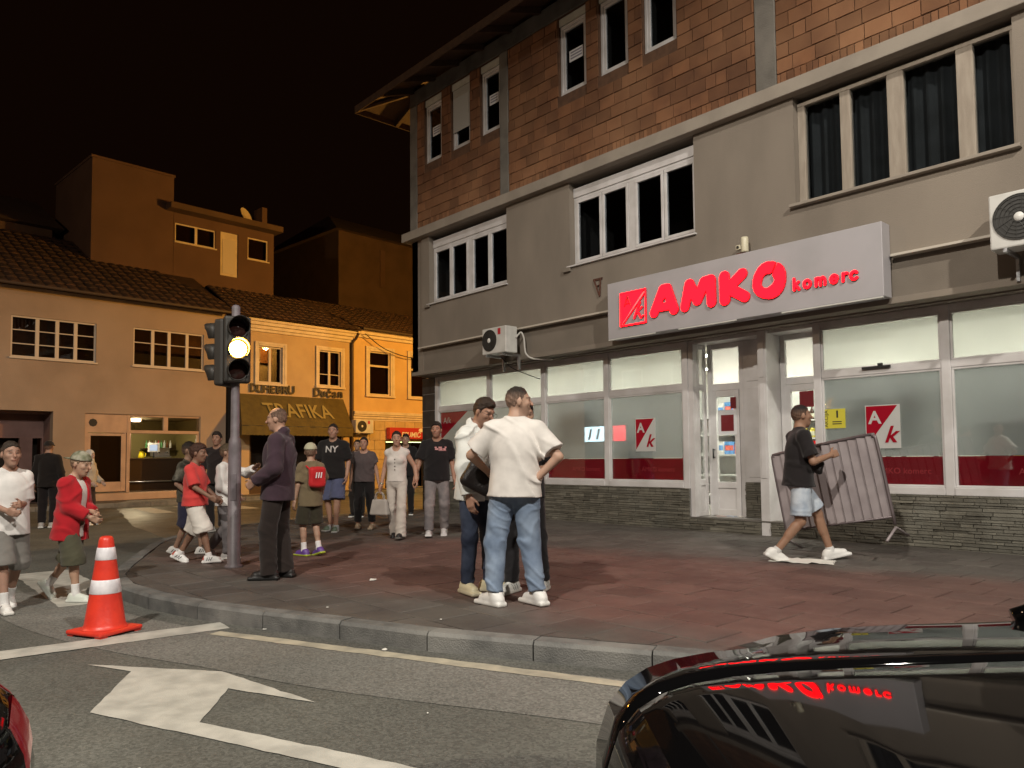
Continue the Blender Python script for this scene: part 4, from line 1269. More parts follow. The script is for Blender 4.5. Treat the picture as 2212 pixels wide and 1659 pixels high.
# square emblem: frame, red upper-left half with a raised A, diagonal, script k
q = 0.014
x0, x1, z0, z1 = -8.02, -7.505, 3.465, 4.0
letter('emblem_frame', [((x0, z0), (x1, z0), q, q), ((x1, z0), (x1, z1), q, q), ((x1, z1), (x0, z1), q, q), ((x0, z1), (x0, z0), q, q)], h=0.006, thick=0.016)
tri = MB().prism([(x0 + .012, z0 + .04), (x1 - .05, z1 - .012), (x0 + .012, z1 - .012)], -0.012, 0.012)
tri.v = [(p[0] - SX, (YL + p[2]) - SY, p[1] - SZ) for p in tri.v]
tri.build('emblem_half', m_red_glow, sign, bevel=0.004)
letter('emblem_bar', [((x0 + .05, z0 + .03), (x1 - .02, z1 - .07), 0.010, 0.010)], h=0.005, thick=0.016)
letter('emblem_letter', [((-7.93, 3.78), (-7.865, 3.93), .012, .02), ((-7.865, 3.93), (-7.80, 3.78), .02, .012), ((-7.90, 3.815), (-7.83, 3.815), .011, .011)], h=0.005, thick=0.024, mt=m_red_rim)
letter('emblem_letter', [((-7.74, 3.56), (-7.62, 3.80), .016, .020), ((-7.67, 3.66), (-7.58, 3.72), .016, .014), ((-7.66, 3.65), (-7.60, 3.55), .018, .016), ((-7.60, 3.55), (-7.555, 3.58), .014, .010)], h=0.005, thick=0.018)

# ================================================================== small fittings on the facade
m_ac = mat('ac_casing', (0.60, 0.59, 0.56), 0.45, var=(0.50, 0.49, 0.46), vscale=5)
m_ac_grille = mat('ac_grille', (0.035, 0.033, 0.03), 0.5)
m_ac_hub = mat('ac_hub', (0.72, 0.71, 0.68), 0.4)
m_red_label = mat('red_label', (0.45, 0.02, 0.03), 0.5)
def air_conditioner(x0, x1, y0, y1, z0, z1, label, fan=0.5, rot=None, root=None, group='air conditioner units on the facades', red=True):
    """front at y0, back at y1 (towards the wall)"""
    if root is None: root = empty('air_conditioner', ((x0 + x1) / 2, y0, z0), 0, label, 'air conditioner', group)
    ox, oy, oz = (x0 + x1) / 2, y0, z0
    W, D, H = x1 - x0, y1 - y0, z1 - z0
    box('casing', m_ac, root, -W / 2, W / 2, 0, D, 0, H, 0.018)
    cx = -W / 2 + W * (0.5 * fan + 0.07); rr_ = H * 0.40; cz = H * 0.52
    MB().lathe([(0, -.004), (rr_, -.004), (rr_, -.012), (rr_ * 1.03, -.012), (rr_ * 1.03, .002)], 32, (cx, 0, cz), 'y').build('fan_recess', m_ac_grille, root)
    g = MB()
    for kx in range(5):
        ra = rr_ * (0.25 + 0.17 * kx)
        g.tube([(cx + ra * math.cos(t), -.016, cz + ra * math.sin(t)) for t in np.linspace(0, 2 * math.pi, 25)], .0035, 5, cap=False)
    for t in np.linspace(0, 2 * math.pi, 13)[:-1]: g.tube([(cx + .05 * math.cos(t), -.016, cz + .05 * math.sin(t)), (cx + rr_ * math.cos(t + .4), -.016, cz + rr_ * math.sin(t + .4))], .003, 5)
    g.build('fan_guard', m_ac_grille, root)
    MB().lathe([(0, -.026), (.04, -.024), (.05, -.012)], 16, (cx, 0, cz), 'y').build('fan_hub', m_ac_hub, root, smooth=True)
    if red: box('label_plate', m_red_label, root, W * .18, W * .29, -.006, -.001, H * .70, H * .93)
    for bx in (-W * .32, W * .32):
        b = MB().box(bx - .018, bx + .018, -.02, D + .18, -.045, -.004).box(bx - .017, bx + .017, D + .12, D + .175, -.30, -.046)
        b.build('bracket', m_steel, root)
    return root
air_conditioner(-11.40, -10.70, 9.46, 9.76, 3.33, 3.84, 'white air conditioner unit on brackets left of the shop sign')
air_conditioner(-2.62, -1.80, 9.46, 9.76, 3.55, 4.16, 'white air conditioner unit right of the shop sign, cut by the picture edge', fan=0.56, red=False)
# refrigerant pipe and drain cable of the first unit
m_pipe = mat('pipe_lagging', (0.52, 0.50, 0.46), 0.7)
pc = MB().tube(catmull([(-10.70, 9.72, 3.62), (-10.62, 9.78, 3.72), (-10.58, 9.82, 3.60), (-10.58, 9.84, 3.42), (-10.56, 9.86, 3.30), (-10.45, 9.93, 3.21), (-10.1, 10.1, 3.17)], 6), .018, 7).build('ac_pipe', m_pipe, smooth=True)
tag(pc, 'pale insulated pipe running down beside the left air conditioner', 'pipe')
dc = MB().tube(catmull([(-11.1, 9.7, 3.28), (-11.05, 9.9, 3.10), (-10.95, 10.2, 2.98), (-10.80, 10.34, 2.90), (-10.72, 10.375, 2.87)], 6), .009, 6).build('drain_cable', m_black_plastic, smooth=True)
tag(dc, 'thin dark cable sagging from the left air conditioner to the shop frame', 'cable')
# security camera on the sign
m_cam = mat('cream_plastic', (0.62, 0.57, 0.42), 0.4)
sc_ = empty('security_camera', (-5.82, 9.74, 4.22), 0, 'cream security camera standing on top of the shop sign', 'camera')
MB().box(-.09, .06, -.03, .14, 0.0, .03).build('base', mat('rusty_plate', (0.12, 0.04, 0.025), 0.8), sc_)
MB().lathe([(0, .03), (.05, .03), (.055, .05), (.055, .22), (.05, .25), (0, .255)], 18, (.03, 0, 0)).build('housing', m_cam, sc_, smooth=True)
MB().box(-.10, -.02, -.035, .03, .08, .15).build('lens_block', m_cam, sc_, bevel=.008)
MB().tube([(-.06, -.034, .115), (-.06, -.05, .115)], .02, 12).build('lens', m_black_plastic, sc_)
# empty flag bracket
br = empty('flag_bracket', (-8.74, 9.895, 4.28), 0, 'small rusty empty bracket bolted to the plaster left of the shop sign', 'bracket')
m_rust = mat('rusty_iron', (0.10, 0.035, 0.02), 0.85, var=(0.06, 0.025, 0.016), vscale=20)
MB().tube([(-.08, -.02, .14), (.045, -.02, -.17)], .014, 6).build('arm', m_rust, br)
MB().tube([(.07, -.02, .15), (.045, -.02, -.17)], .014, 6).build('arm', m_rust, br)
MB().tube([(-.03, -.02, .02), (.058, -.02, .03)], .010, 6).build('tie', m_rust, br)
MB().box(-.11, .10, -.008, .006, .12, .16).build('plate', m_rust, br)
# ================================================================== houses across the side street
# local frame of the row: x along the row, y into the house, z up
def row_root(name, label, cat='house'):
    return empty(name, tuple(ROW_O), ROW_A, label, cat)
m_left_wall = mat('left_house_render', (0.33, 0.245, 0.18), 0.92, var=(0.27, 0.20, 0.145), vscale=0.9, var2=(0.37, 0.28, 0.21), v2scale=0.3, bump=0.3, bscale=60, detail=7)
m_mid_wall = mat('middle_house_render', (0.50, 0.36, 0.20), 0.9, var=(0.43, 0.30, 0.165), vscale=1.2, bump=0.25, bscale=60)
m_yel_wall = mat('yellow_house_render', (0.62, 0.42, 0.19), 0.88, var=(0.55, 0.36, 0.16), vscale=1.3, bump=0.2, bscale=60)
m_moul = mat('cream_moulding', (0.66, 0.55, 0.40), 0.8, var=(0.56, 0.46, 0.33), vscale=4)
m_wf = mat('old_window_frame', (0.55, 0.47, 0.38), 0.6)
m_rt = mat('clay_roof_tile', (0.062, 0.029, 0.015), 0.85, var=(0.042, 0.02, 0.011), vscale=5, island=0.3)
m_void = mat('dark_interior', (0.018, 0.012, 0.008), 0.9)
m_pane_old = glass_mat('old_pane_glass', (0.55, 0.5, 0.45))
m_blind = mat('brown_blind', (0.10, 0.065, 0.04), 0.9)

def rbx(root, name, m, x0, x1, y0, y1, z0, z1, bevel=0.0): return box(name, m, root, x0, x1, y0, y1, z0, z1, bevel)
def roof_slope(root, x0, x1, y0, z0, y1, z1, rows, tw=0.28, name='roof', gap=0.0, trim=None):
    """tiled slope: base sheet + overlapping courses of barrel tiles joined as one part"""
    r = MB().add([(x0, y0, z0 - .06), (x1, y0, z0 - .06), (x1, y1, z1 - .06), (x0, y1, z1 - .06)], [(0, 1, 2, 3)]).build(name, m_rt, root)
    n = int((x1 - x0) / tw); mb = MB()
    prof = [(-.5, 0.0), (-.3, .028), (0, .045), (.3, .028), (.5, 0.0)]
    for j in range(rows):
        t0, t1 = j / rows, (j + 1.12) / rows
        for i in range(n):
            cx = x0 + (i + .5) * (x1 - x0) / n; w = (x1 - x0) / n
            if trim and trim(cx, (t0 + t1) / 2): continue
            jit = random.uniform(-.006, .006)
            vs = []
            for (t, lift) in ((t0, .035), (min(t1, 1.0), 0.0)):
                for (u, h) in prof: vs.append((cx + u * w, y0 + (y1 - y0) * t - .0, z0 + (z1 - z0) * t + h + lift + jit - .04))
            mb.add(vs, [(q, q + 1, q + 6, q + 5) for q in range(4)] + [(4, 3, 2, 1, 0)])
    tag(mb.build('roof_tiles', m_rt, r, fix=False), kind='stuff')
    return r
def casement(root, x0, x1, z0, z1, cols, bars=(), y=0.0, moul=0.0, cross=None, fm=m_wf, lightcurtain=False):
    """window let into the wall; frame, panes; optional moulded surround"""
    f = MB(); t = 0.05
    f.box(x0, x1, y + .04, y + .12, z0, z0 + t).box(x0, x1, y + .04, y + .12, z1 - t, z1)
    xs = [x0 + (x1 - x0) * c for c in cols]
    f.box(x0, x0 + t, y + .041, y + .119, z0 + t, z1 - t).box(x1 - t, x1, y + .041, y + .119, z0 + t, z1 - t)
    for x in xs: f.box(x - .05, x + .05, y + .041, y + .119, z0 + t, z1 - t)
    ed = [x0 + t] + [v for x in xs for v in (x - .05, x + .05)] + [x1 - t]
    for i in range(0, len(ed), 2):
        for b_ in bars: f.box(ed[i], ed[i + 1], y + .05, y + .10, z0 + (z1 - z0) * b_ - .015, z0 + (z1 - z0) * b_ + .015)
        if cross: f.box(ed[i], ed[i + 1], y + .045, y + .115, z0 + (z1 - z0) * cross - .04, z0 + (z1 - z0) * cross + .04)
    w = f.build('window', fm, root, bevel=.006)
    for i in range(0, len(ed), 2): box('pane', m_pane_old, w, ed[i], ed[i + 1], y + .075, y + .085, z0 + t, z1 - t)
    box('blind', m_blind, w, x0 + .01, x1 - .01, y + .22, y + .24, z0, z1)
    if moul:
        s = MB(); k = moul
        s.box(x0 - k, x0 - .001, y - .05, y + .03, z0 - .02, z1 + k).box(x1 + .001, x1 + k, y - .05, y + .03, z0 - .02, z1 + k).box(x0 - .001, x1 + .001, y - .05, y + .03, z1 + .001, z1 + k)
        s.build('surround', m_moul, w, bevel=.012)
        s = MB(); k2 = k * .5
        s.box(x0 - k - .03, x0 - k2, y - .07, y - .051, z0 - .02, z1 + k + .02).box(x1 + k2, x1 + k + .03, y - .07, y - .051, z0 - .02, z1 + k + .02).box(x0 - k2, x1 + k2, y - .07, y - .051, z1 + k2, z1 + k + .02)
        s.build('outer_moulding', m_moul, w, bevel=.01)
        MB().box(x0 - k - .05, x1 + k + .05, y - .11, y + .03, z0 - .10, z0 - .021).build('sill', m_moul, w, bevel=.012)
    else:
        MB().box(x0 - .04, x1 + .04, y - .06, y + .04, z0 - .05, z0 - .002).build('sill', fm, w, bevel=.008)
    return w
def wall_row(root, name, m, x0, x1, z0, z1, holes, y0=0.0, y1=0.3): return wall_cut(name, m, x0, x1, y0, y1, z0, z1, holes, root)

# ---- left house with the bar
lh = row_root('bar_house', 'long brown two storey house with a lit bar on its ground floor')
WA = (-2.28, -0.03, 4.35, 5.55); WB = (1.05, 3.32, 4.36, 5.58)
SHOPO = (-0.30, 3.24, 0.36, 2.80); PASS = (-5.2, -1.16, 0.12, 2.82)
wall_row(lh, 'wall', m_left_wall, -12.0, 4.12, 0.1, 6.4, [WA, WB, SHOPO, PASS])
rbx(lh, 'end_wall', m_left_wall, 3.9, 4.12, .301, 9, .1, 6.4); rbx(lh, 'end_wall', m_left_wall, -12, -11.8, .301, 9, .1, 6.4)
casement(lh, *WA, cols=(0.30, 0.53, 0.75), bars=(0.66, 0.33))
casement(lh, *WB, cols=(0.27, 0.50, 0.76), bars=(0.62,))
roof_slope(lh, -12.2, 4.25, -0.45, 6.42, 5.0, 9.3, 14, .30, trim=lambda x, t: x > 4.25 - 2.6 * max(0, t - .15))
rbx(lh, 'gutter', mat('dark_gutter', (0.05, 0.03, 0.02), 0.6), -12.2, 4.25, -0.52, -0.40, 6.34, 6.42, .02)
# hip plane on the right end and back slope
MB().add([(4.25, -.45, 6.4), (4.25, 9.5, 6.4), (2.0, 5.0, 9.28)], [(0, 1, 2)]).build('roof_hip', m_rt, lh)
MB().add([(-12.2, 5, 9.28), (2.0, 5, 9.28), (4.25, 9.5, 6.4), (-12.2, 9.5, 6.4)], [(0, 1, 2, 3)]).build('roof_back', m_rt, lh)
# passage on the left: recessed plum coloured wall with two dark doorways
m_plum = mat('plum_render', (0.20, 0.115, 0.10), 0.9, var=(0.15, 0.085, 0.075), vscale=2)
wall_row(lh, 'passage_wall', m_plum, -5.2, -1.165, .12, 2.82, [(-4.2, -1.78, .13, 2.05), (-1.45, -1.20, .13, 2.05)], .9, 1.05)
rbx(lh, 'passage_jamb', m_plum, -1.16, -1.10, .301, 1.05, .12, 2.82); rbx(lh, 'passage_ceiling', m_plum, -5.2, -1.165, .301, 1.2, 2.76, 2.82)
rbx(lh, 'passage_void', m_void, -5.0, -1.17, 1.5, 1.52, .1, 2.7)
# bar front: painted panel with a vent, top lights, glazed door, open front
m_barpaint = mat('bar_front_paint', (0.48, 0.32, 0.215), 0.8, var=(0.40, 0.265, 0.18), vscale=3)
bf = rbx(lh, 'bar_front', m_barpaint, -.30, .92, .06, .16, 2.22, 2.80)
MB().lathe([(0, -.01), (.12, -.01), (.13, .01)], 8, (-.06, .06, 2.52), 'y').build('vent', m_black_plastic, bf)
fr2 = MB().box(.92, 1.02, .05, .17, .36, 2.80).box(1.021, 3.24, .05, .17, 2.21, 2.31).box(1.021, 3.24, .05, .17, 2.74, 2.80).box(2.05, 2.19, .051, .169, 2.311, 2.739).box(3.16, 3.24, .05, .17, .36, 2.209).box(-.30, -.20, .05, .17, .36, 2.219)
fr2.build('bar_frame', m_barpaint, bf, bevel=.008)
rbx(bf, 'top_light', m_pane_old, 1.02, 2.05, .10, .11, 2.31, 2.74); rbx(bf, 'top_light', m_pane_old, 2.19, 3.24, .10, .11, 2.31, 2.74)
dr = MB().box(-.199, -.12, .06, .12, .40, 2.20).box(.76, .90, .06, .12, .40, 2.20).box(-.119, .759, .061, .119, .40, .70).box(-.119, .759, .061, .119, 2.12, 2.20)
dro = dr.build('glazed_door', m_barpaint, bf, bevel=.008)
box('pane', m_pane_old, dro, -.12, .76, .085, .095, .70, 2.12); box('curtain', m_blind, dro, -.12, .76, .14, .15, .70, 2.12)
rbx(lh, 'bar_step', m_barpaint, -.5, 3.4, -.25, .2, .13, .345, .02)
# bar room
m_bar_wall = mat('bar_wall_green', (0.16, 0.13, 0.045), 0.8); m_bar_wood = mat('dark_bar_wood', (0.035, 0.018, 0.010), 0.3)
rbx(lh, 'bar_back_wall', m_bar_wall, -.28, 3.8, 3.2, 3.25, .36, 2.8); rbx(lh, 'bar_side_wall', m_bar_wall, -.3, -.25, .3, 3.2, .36, 2.8); rbx(lh, 'bar_side_wall', m_bar_wall, 3.75, 3.8, .31, 3.2, .36, 2.8)
rbx(lh, 'bar_ceiling', m_bar_wall, -.25, 3.75, .31, 3.2, 2.76, 2.8); rbx(lh, 'bar_floor', m_bar_wood, -.25, 3.75, .2, 3.2, .33, .36)
rbx(lh, 'bar_column', mat('bar_column_brown', (0.12, 0.06, 0.045), 0.4), 1.62, 1.82, 2.2, 2.4, .36, 2.76)
def row_thing(name, label, cat, x, y, z, group=None):
    p = row_pt(x, -y, z); return empty(name, tuple(p), ROW_A, label, cat, group)
ctr = row_thing('bar_counter', 'dark wooden bar counter inside the lit bar', 'bar counter', 2.3, 1.6, .36)
box('front', m_bar_wood, ctr, -1.4, 1.4, 0, .06, 0, 1.02); box('counter_top', mat('counter_top', (0.06, 0.04, 0.03), 0.15), ctr, -1.45, 1.45, -.06, .5, 1.021, 1.07, .008)
MB().tube([(-1.35, -.12, .28), (1.35, -.12, .28)], .022, 10).build('foot_rail', m_steel, ctr, smooth=True)
pl_ = row_thing('bar_lamp', 'round glowing ceiling lamp inside the bar', 'lamp', 1.72, 1.5, 2.70)
MB().lathe([(0, -.05), (.14, -.045), (.15, .0), (.15, .055)], 20).build('glowing_disc', emit_mat('bar_lamp_glow', (1, .86, .6), 28), pl_, smooth=True)
MB().box(-.45, .45, -.12, .12, .056, .06).build('ceiling_plate', m_iwall, pl_)
tv = row_thing('small_screen', 'small lit screen standing on the bar counter', 'screen', 2.42, 1.75, 1.63)
box('bezel', m_sticker, tv, -.20, .20, 0, .03, 0, .32, .01); box('picture', emit_mat('screen_glow', (.6, .68, .8), .9), tv, -.15, .11, -.004, -.001, .05, .26)
MB().tube([(0, .02, 0), (0, .02, -.2)], .02, 8).build('stand', m_black_plastic, tv)
rs = random.Random(8)
bcol = [('green', (.10, .3, .12)), ('clear', (.6, .62, .6)), ('brown', (.14, .06, .02)), ('white', (.75, .74, .7)), ('red', (.5, .03, .04))]
for q in range(9):
    c = bcol[q % 5]; x = 2.62 + .105 * q
    o = row_thing('bar_bottle', c[0] + ' bottle in the row on the bar back shelf', 'bottle', x, 2.95, 1.80, 'bottles on the bar shelf')
    me = bot.copy(); me.materials.clear(); me.materials.append(mat('bar_glass_' + c[0], c[1], .1)); link(bpy.data.objects.new('body', me), o); o.scale = (1.1, 1.1, 1.15)
sh_ = row_thing('bar_shelf', 'wooden back shelf carrying bottles in the bar', 'shelf', 3.0, 2.9, 1.74)
box('board', m_bar_wood, sh_, -.5, .6, -.08, .28, 0, .04); box('board', m_bar_wood, sh_, -.5, .6, -.08, .28, -.38, -.34)
yb = row_thing('yellow_jug', 'bright yellow jug on the bar counter', 'jug', 2.02, 1.8, 1.43)
MB().lathe([(0, 0), (.09, 0), (.10, .03), (.075, .14), (.06, .20), (.075, .24)], 18).build('body', mat('yellow_ceramic', (.75, .6, .02), .3), yb, smooth=True)
MB().tube(catmull([(.07, 0, .19), (.14, 0, .16), (.13, 0, .07), (.09, 0, .05)], 5), .012, 7).build('handle', MATS['yellow_ceramic'], yb, smooth=True)
cm = row_thing('coffee_machine', 'steel coffee machine on the bar counter', 'coffee machine', 2.72, 1.85, 1.43)
box('body', m_steel, cm, -.28, .28, -.02, .32, .06, .36, .03); box('drip_tray', m_steel, cm, -.27, .27, -.16, -.021, .02, .06, .01)
for sx in (-.14, .14): MB().tube([(sx, -.03, .2), (sx, -.15, .19)], .022, 8).build('group_handle', m_black_plastic, cm, smooth=True)
gb = row_thing('soap_bottle', 'small pale green bottle on the left end of the bar counter', 'bottle', 1.18, 1.7, 1.43)
me = bot.copy(); me.materials.clear(); me.materials.append(mat('bar_glass_pale', (.45, .6, .5), .15)); link(bpy.data.objects.new('body', me), gb)
ban = row_thing('white_banner', 'white triangular paper banner hanging in the bar', 'banner', 3.55, 1.2, 1.55)
MB().prism([(0, 0), (.26, 0), (.06, .55)], 0, .012).xform(XZ).build('cloth', m_sticker, ban)
lb = bpy.data.lights.new('bar_light', 'POINT'); lb.energy = 120; lb.color = (1, .82, .5); lb.shadow_soft_size = .1
lbo = bpy.data.objects.new('bar_light', lb); lbo.location = row_pt(1.72, -1.5, 2.58); COL.objects.link(lbo)

# ---- middle house with the awning
mh = row_root('awning_house', 'ochre two storey house with a canvas shop awning')
V1 = (5.32, 6.25, 4.10, 5.42); V2 = (7.80, 8.76, 4.14, 5.50)
wall_row(mh, 'wall', m_mid_wall, 4.45, 9.2, .1, 6.36, [V1, V2, (5.0, 8.9, .13, 2.3)])
rbx(mh, 'recess_strip', m_void, 4.121, 4.449, .35, .4, .1, 6.3)
cor = MB()
for i, (o_, za, zb) in enumerate(((-.06, 5.92, 6.02), (-.12, 6.021, 6.14), (-.20, 6.141, 6.26), (-.26, 6.261, 6.36))): cor.box(4.43, 9.3, o_, -.001, za, zb)
cor.build('cornice', m_moul, mh, bevel=.015)
casement(mh, *V1, cols=(.5,), moul=.13, y=0.0); casement(mh, *V2, cols=(.5,), bars=(.33,), moul=.13)
roof_slope(mh, 4.3, 9.5, -.40, 6.42, 2.0, 7.80, 9, .28, trim=lambda x, t: x > 9.5 - 1.7 * max(0, t - .05))
MB().add([(4.3, 2.0, 7.76), (9.5, 2.0, 7.76), (9.5, 6, 6.4), (4.3, 6, 6.4)], [(0, 1, 2, 3)]).build('roof_back', m_rt, mh)
rbx(mh, 'shop_void', m_void, 4.95, 8.95, .9, .95, .1, 2.4)
m_shopw = mat('dark_shopfront_wood', (0.06, 0.03, 0.015), 0.6)
for x in (5.0, 6.3, 7.6, 8.83): rbx(mh, 'shopfront_post', m_shopw, x, x + .08, .05, .15, .13, 2.3)
rbx(mh, 'shopfront_rail', m_shopw, 5.08, 8.83, .06, .14, .95, 1.05); rbx(mh, 'shopfront_panel', m_shopw, 5.08, 8.83, .08, .12, .13, .95)
# drainpipe between the two houses
dp = MB().tube(catmull([(9.36, -.34, 6.28), (9.34, -.22, 6.1), (9.26, -.10, 5.92), (9.25, -.09, 5.6), (9.25, -.09, 3.2), (9.25, -.09, .2)], 5), .055, 8).build('drainpipe', MATS['dark_gutter'], mh, smooth=True)
# awning
m_awn = mat('olive_canvas', (0.115, 0.085, 0.022), 0.9, var=(0.09, 0.065, 0.018), vscale=5, bump=.15, space='obj')
m_awn_txt = mat('pale_canvas_lettering', (0.30, 0.24, 0.08), 0.9)
aw = row_thing('awning', 'olive canvas awning with pale TRAFIKA lettering on the ochre house', 'awning', 6.75, 0, 0)
A0, A1, B0, B1 = -2.15, 2.12, -2.55, 1.90
top_y, bot_y, tz, bz, vz = -.03, -1.0, 3.66, 2.50, 2.17
nx, nz = 24, 8
cv = MB(); vs = []
for j in range(nz + 1):
    t = j / nz
    for i in range(nx + 1):
        u = i / nx; x = (A0 + (A1 - A0) * u) * (1 - t) + (B0 + (B1 - B0) * u) * t
        vs.append((x, top_y + (bot_y - top_y) * t + .006 * math.sin(t * math.pi), tz + (bz - tz) * t - .008 * math.sin(t * math.pi)))
cv.add(vs, [(j * (nx + 1) + i, j * (nx + 1) + i + 1, (j + 1) * (nx + 1) + i + 1, (j + 1) * (nx + 1) + i) for j in range(nz) for i in range(nx)])
cv.build('canvas', m_awn, aw, smooth=True)
vl = MB(); n_ = 60
for i in range(n_):
    xa, xb = B0 + (B1 - B0) * i / n_, B0 + (B1 - B0) * (i + 1) / n_
    za = vz + .02 * abs(math.sin(i * 1.57)); zb = vz + .02 * abs(math.sin((i + 1) * 1.57))
    vl.quad((xa, bot_y + .012 * math.sin(i * .9), bz), (xb, bot_y + .012 * math.sin((i + 1) * .9), bz), (xb, bot_y + .012 * math.sin((i + 1) * .9), zb), (xa, bot_y + .012 * math.sin(i * .9), za))
vl.build('valance', m_awn, aw, smooth=True)
for (a, b_) in ((A0, B0), (A1, B1)): MB().add([(a, top_y, tz), (b_, bot_y, bz), (b_, bot_y, vz), (a, -.01, vz)], [(0, 1, 2, 3)]).build('side_flap', m_awn, aw)
MB().tube([(B0, bot_y + .02, vz + .33), (B1, bot_y + .02, vz + .33)], .02, 8).build('front_bar', m_black_plastic, aw)
sl = math.atan2(tz - bz, -(bot_y - top_y))
tm = Matrix.Translation((-.12, top_y + (bot_y - top_y) * .53 - .026, tz + (bz - tz) * .53 + .022)) @ Matrix.Rotation(sl, 4, 'X') @ Matrix.Scale(1.35, 4, (0, 1, 0))
text_obj('lettering', 'TRAFIKA', .70, m_awn_txt, aw, tm, offset=.01)
# dark cut-out letters standing on the awning's top edge
m_cut = mat('dark_cutout_letter', (0.03, 0.02, 0.012), 0.6)
for (word_, x, sz, lbl) in (('DUHEBRU', 5.85, .40, 'row of dark cut-out letters on the left half of the awning'), ('Dućan', 8.20, .42, 'dark cut-out script letters on the right half of the awning')):
    g = row_thing('letter_sign', lbl, 'sign', x, -.06, 3.86)
    xx = -text_mesh(word_, sz).vertices[0].co.x if False else 0
    ws = [0.62 * sz * (0.45 if ch in 'I' else 1.0) for ch in word_]
    cx = -sum(ws) / 2
    for ch, w_ in zip(word_, ws):
        text_obj('letter', ch, sz * (1.0 + .1 * random.random()), m_cut, g, Matrix.Translation((cx + w_ / 2, 0, random.uniform(-.02, .02))) @ XZ, extrude=.02, offset=.012)
        cx += w_
# ---- yellow house
yh = row_root('yellow_house', 'bright yellow moulded house under sodium light beyond the awning')
Y1 = (10.13, 11.17, 3.92, 5.68); Y2 = (12.25, 13.25, 3.92, 5.68); Y3 = (14.3, 15.3, 3.92, 5.68)
wall_row(yh, 'wall', m_yel_wall, 9.3, 22, .1, 6.5, [Y1, Y2, Y3, (10.9, 14.2, .13, 2.05)])
for w_ in (Y1, Y2, Y3): casement(yh, *w_, cols=(), cross=.67, moul=.17, fm=m_moul)
cor = MB()
for (o_, za, zb) in ((-.10, 6.18, 6.30), (-.20, 6.301, 6.42), (-.28, 6.421, 6.52)): cor.box(9.29, 22, o_, -.001, za, zb)
cor.build('cornice', m_moul, yh, bevel=.015)
cor = MB()
for (o_, za, zb) in ((-.05, 2.86, 2.93), (-.10, 2.931, 3.03), (-.16, 3.031, 3.10), (-.20, 3.101, 3.22)): cor.box(9.29, 22, o_, -.001, za, zb)
cor.build('string_course', m_moul, yh, bevel=.012)
m_ashlar = mat('sand_ashlar', (0.52, 0.38, 0.19), 0.85, var=(0.46, 0.33, 0.16), vscale=5, objrand=.08)
for j in range(7):
    z = .13 + j * .39
    x = 9.32 - (.25 if j % 2 else 0)
    while x < 14.2:
        a, b_ = max(x, 9.32), min(x + .52, 10.86 if x < 10.9 and z < 2.05 else 14.2)
        if b_ - a > .08 and not (10.9 <= a < 14.2 and z < 2.05): rbx(yh, 'ashlar', m_ashlar, a + .006, b_ - .006, -.035, -.002, z + .006, min(z + .384, 2.855), .006)
        x += .52
roof_slope(yh, 8.4, 22, -.42, 6.50, 2.6, 8.0, 11, .27, trim=lambda x, t: x < 9.5 - 1.1 * t)
MB().add([(8.4, 2.6, 7.96), (22, 2.6, 7.96), (22, 8, 6.4), (8.4, 8, 6.4)], [(0, 1, 2, 3)]).build('roof_back', m_rt, yh)
rbx(yh, 'gutter', MATS['dark_gutter'], 9.5, 22, -.50, -.41, 6.44, 6.52, .02)
rbx(yh, 'shop_back', m_bar_wall, 10.9, 14.2, 2.4, 2.45, .1, 2.06); rbx(yh, 'shop_ceiling', m_bar_wall, 10.9, 14.2, .31, 2.4, 2.051, 2.1)
rbx(yh, 'shop_lamp', emit_mat('green_shop_glow', (.75, .85, .35), 5.0), 11.2, 13.9, 1.0, 1.3, 2.035, 2.05)
for x in (10.9, 11.9, 12.95, 14.12): rbx(yh, 'shopfront_post', m_shopw, x, x + .08, .05, .15, .13, 2.05)
ay = row_thing('air_conditioner', 'white air conditioner unit low on the yellow house beside the awning', 'air conditioner', 9.62, -.40, 2.34, 'air conditioner units on the facades')
air_conditioner(-.42, .42, 0, .3, 0, .52, '', fan=.56, root=ay)
rsn = row_thing('red_shop_sign', 'red lit shop sign with white lettering on the yellow house', 'shop sign', 11.9, -.18, 2.14)
box('board', mat('red_sign_face', (0.36, 0.02, 0.012), 0.5, emit=(1, .05, .02), estr=.12), rsn, -.98, .98, -.12, .1, 0, .46, .01)
m_sw = mat('sign_white', (0.75, .7, .6), .5)
text_obj('lettering', 'ESUMIĆ', .30, m_sw, rsn, Matrix.Translation((.12, -.126, .16)) @ XZ, shear=.2, offset=.006)
MB().lathe([(0, -.006), (.10, -.004), (.10, 0)], 20, (0, 0, 0), 'y').xform(Matrix.Translation((.68, -.121, .37)) @ Matrix.Diagonal((1.5, 1, .8, 1))).build('oval_mark', m_sw, rsn)
cbl = MB().tube(catmull([tuple(row_pt(9.7, .32, 6.3)), tuple(row_pt(10.8, .3, 5.75)), tuple(row_pt(12.4, .3, 5.55)), tuple(row_pt(14.5, .3, 5.9))], 8), .018, 6).build('overhead_cable', m_black_plastic, smooth=True)
tag(cbl, 'dark cable sagging across the top of the yellow house', 'cable')

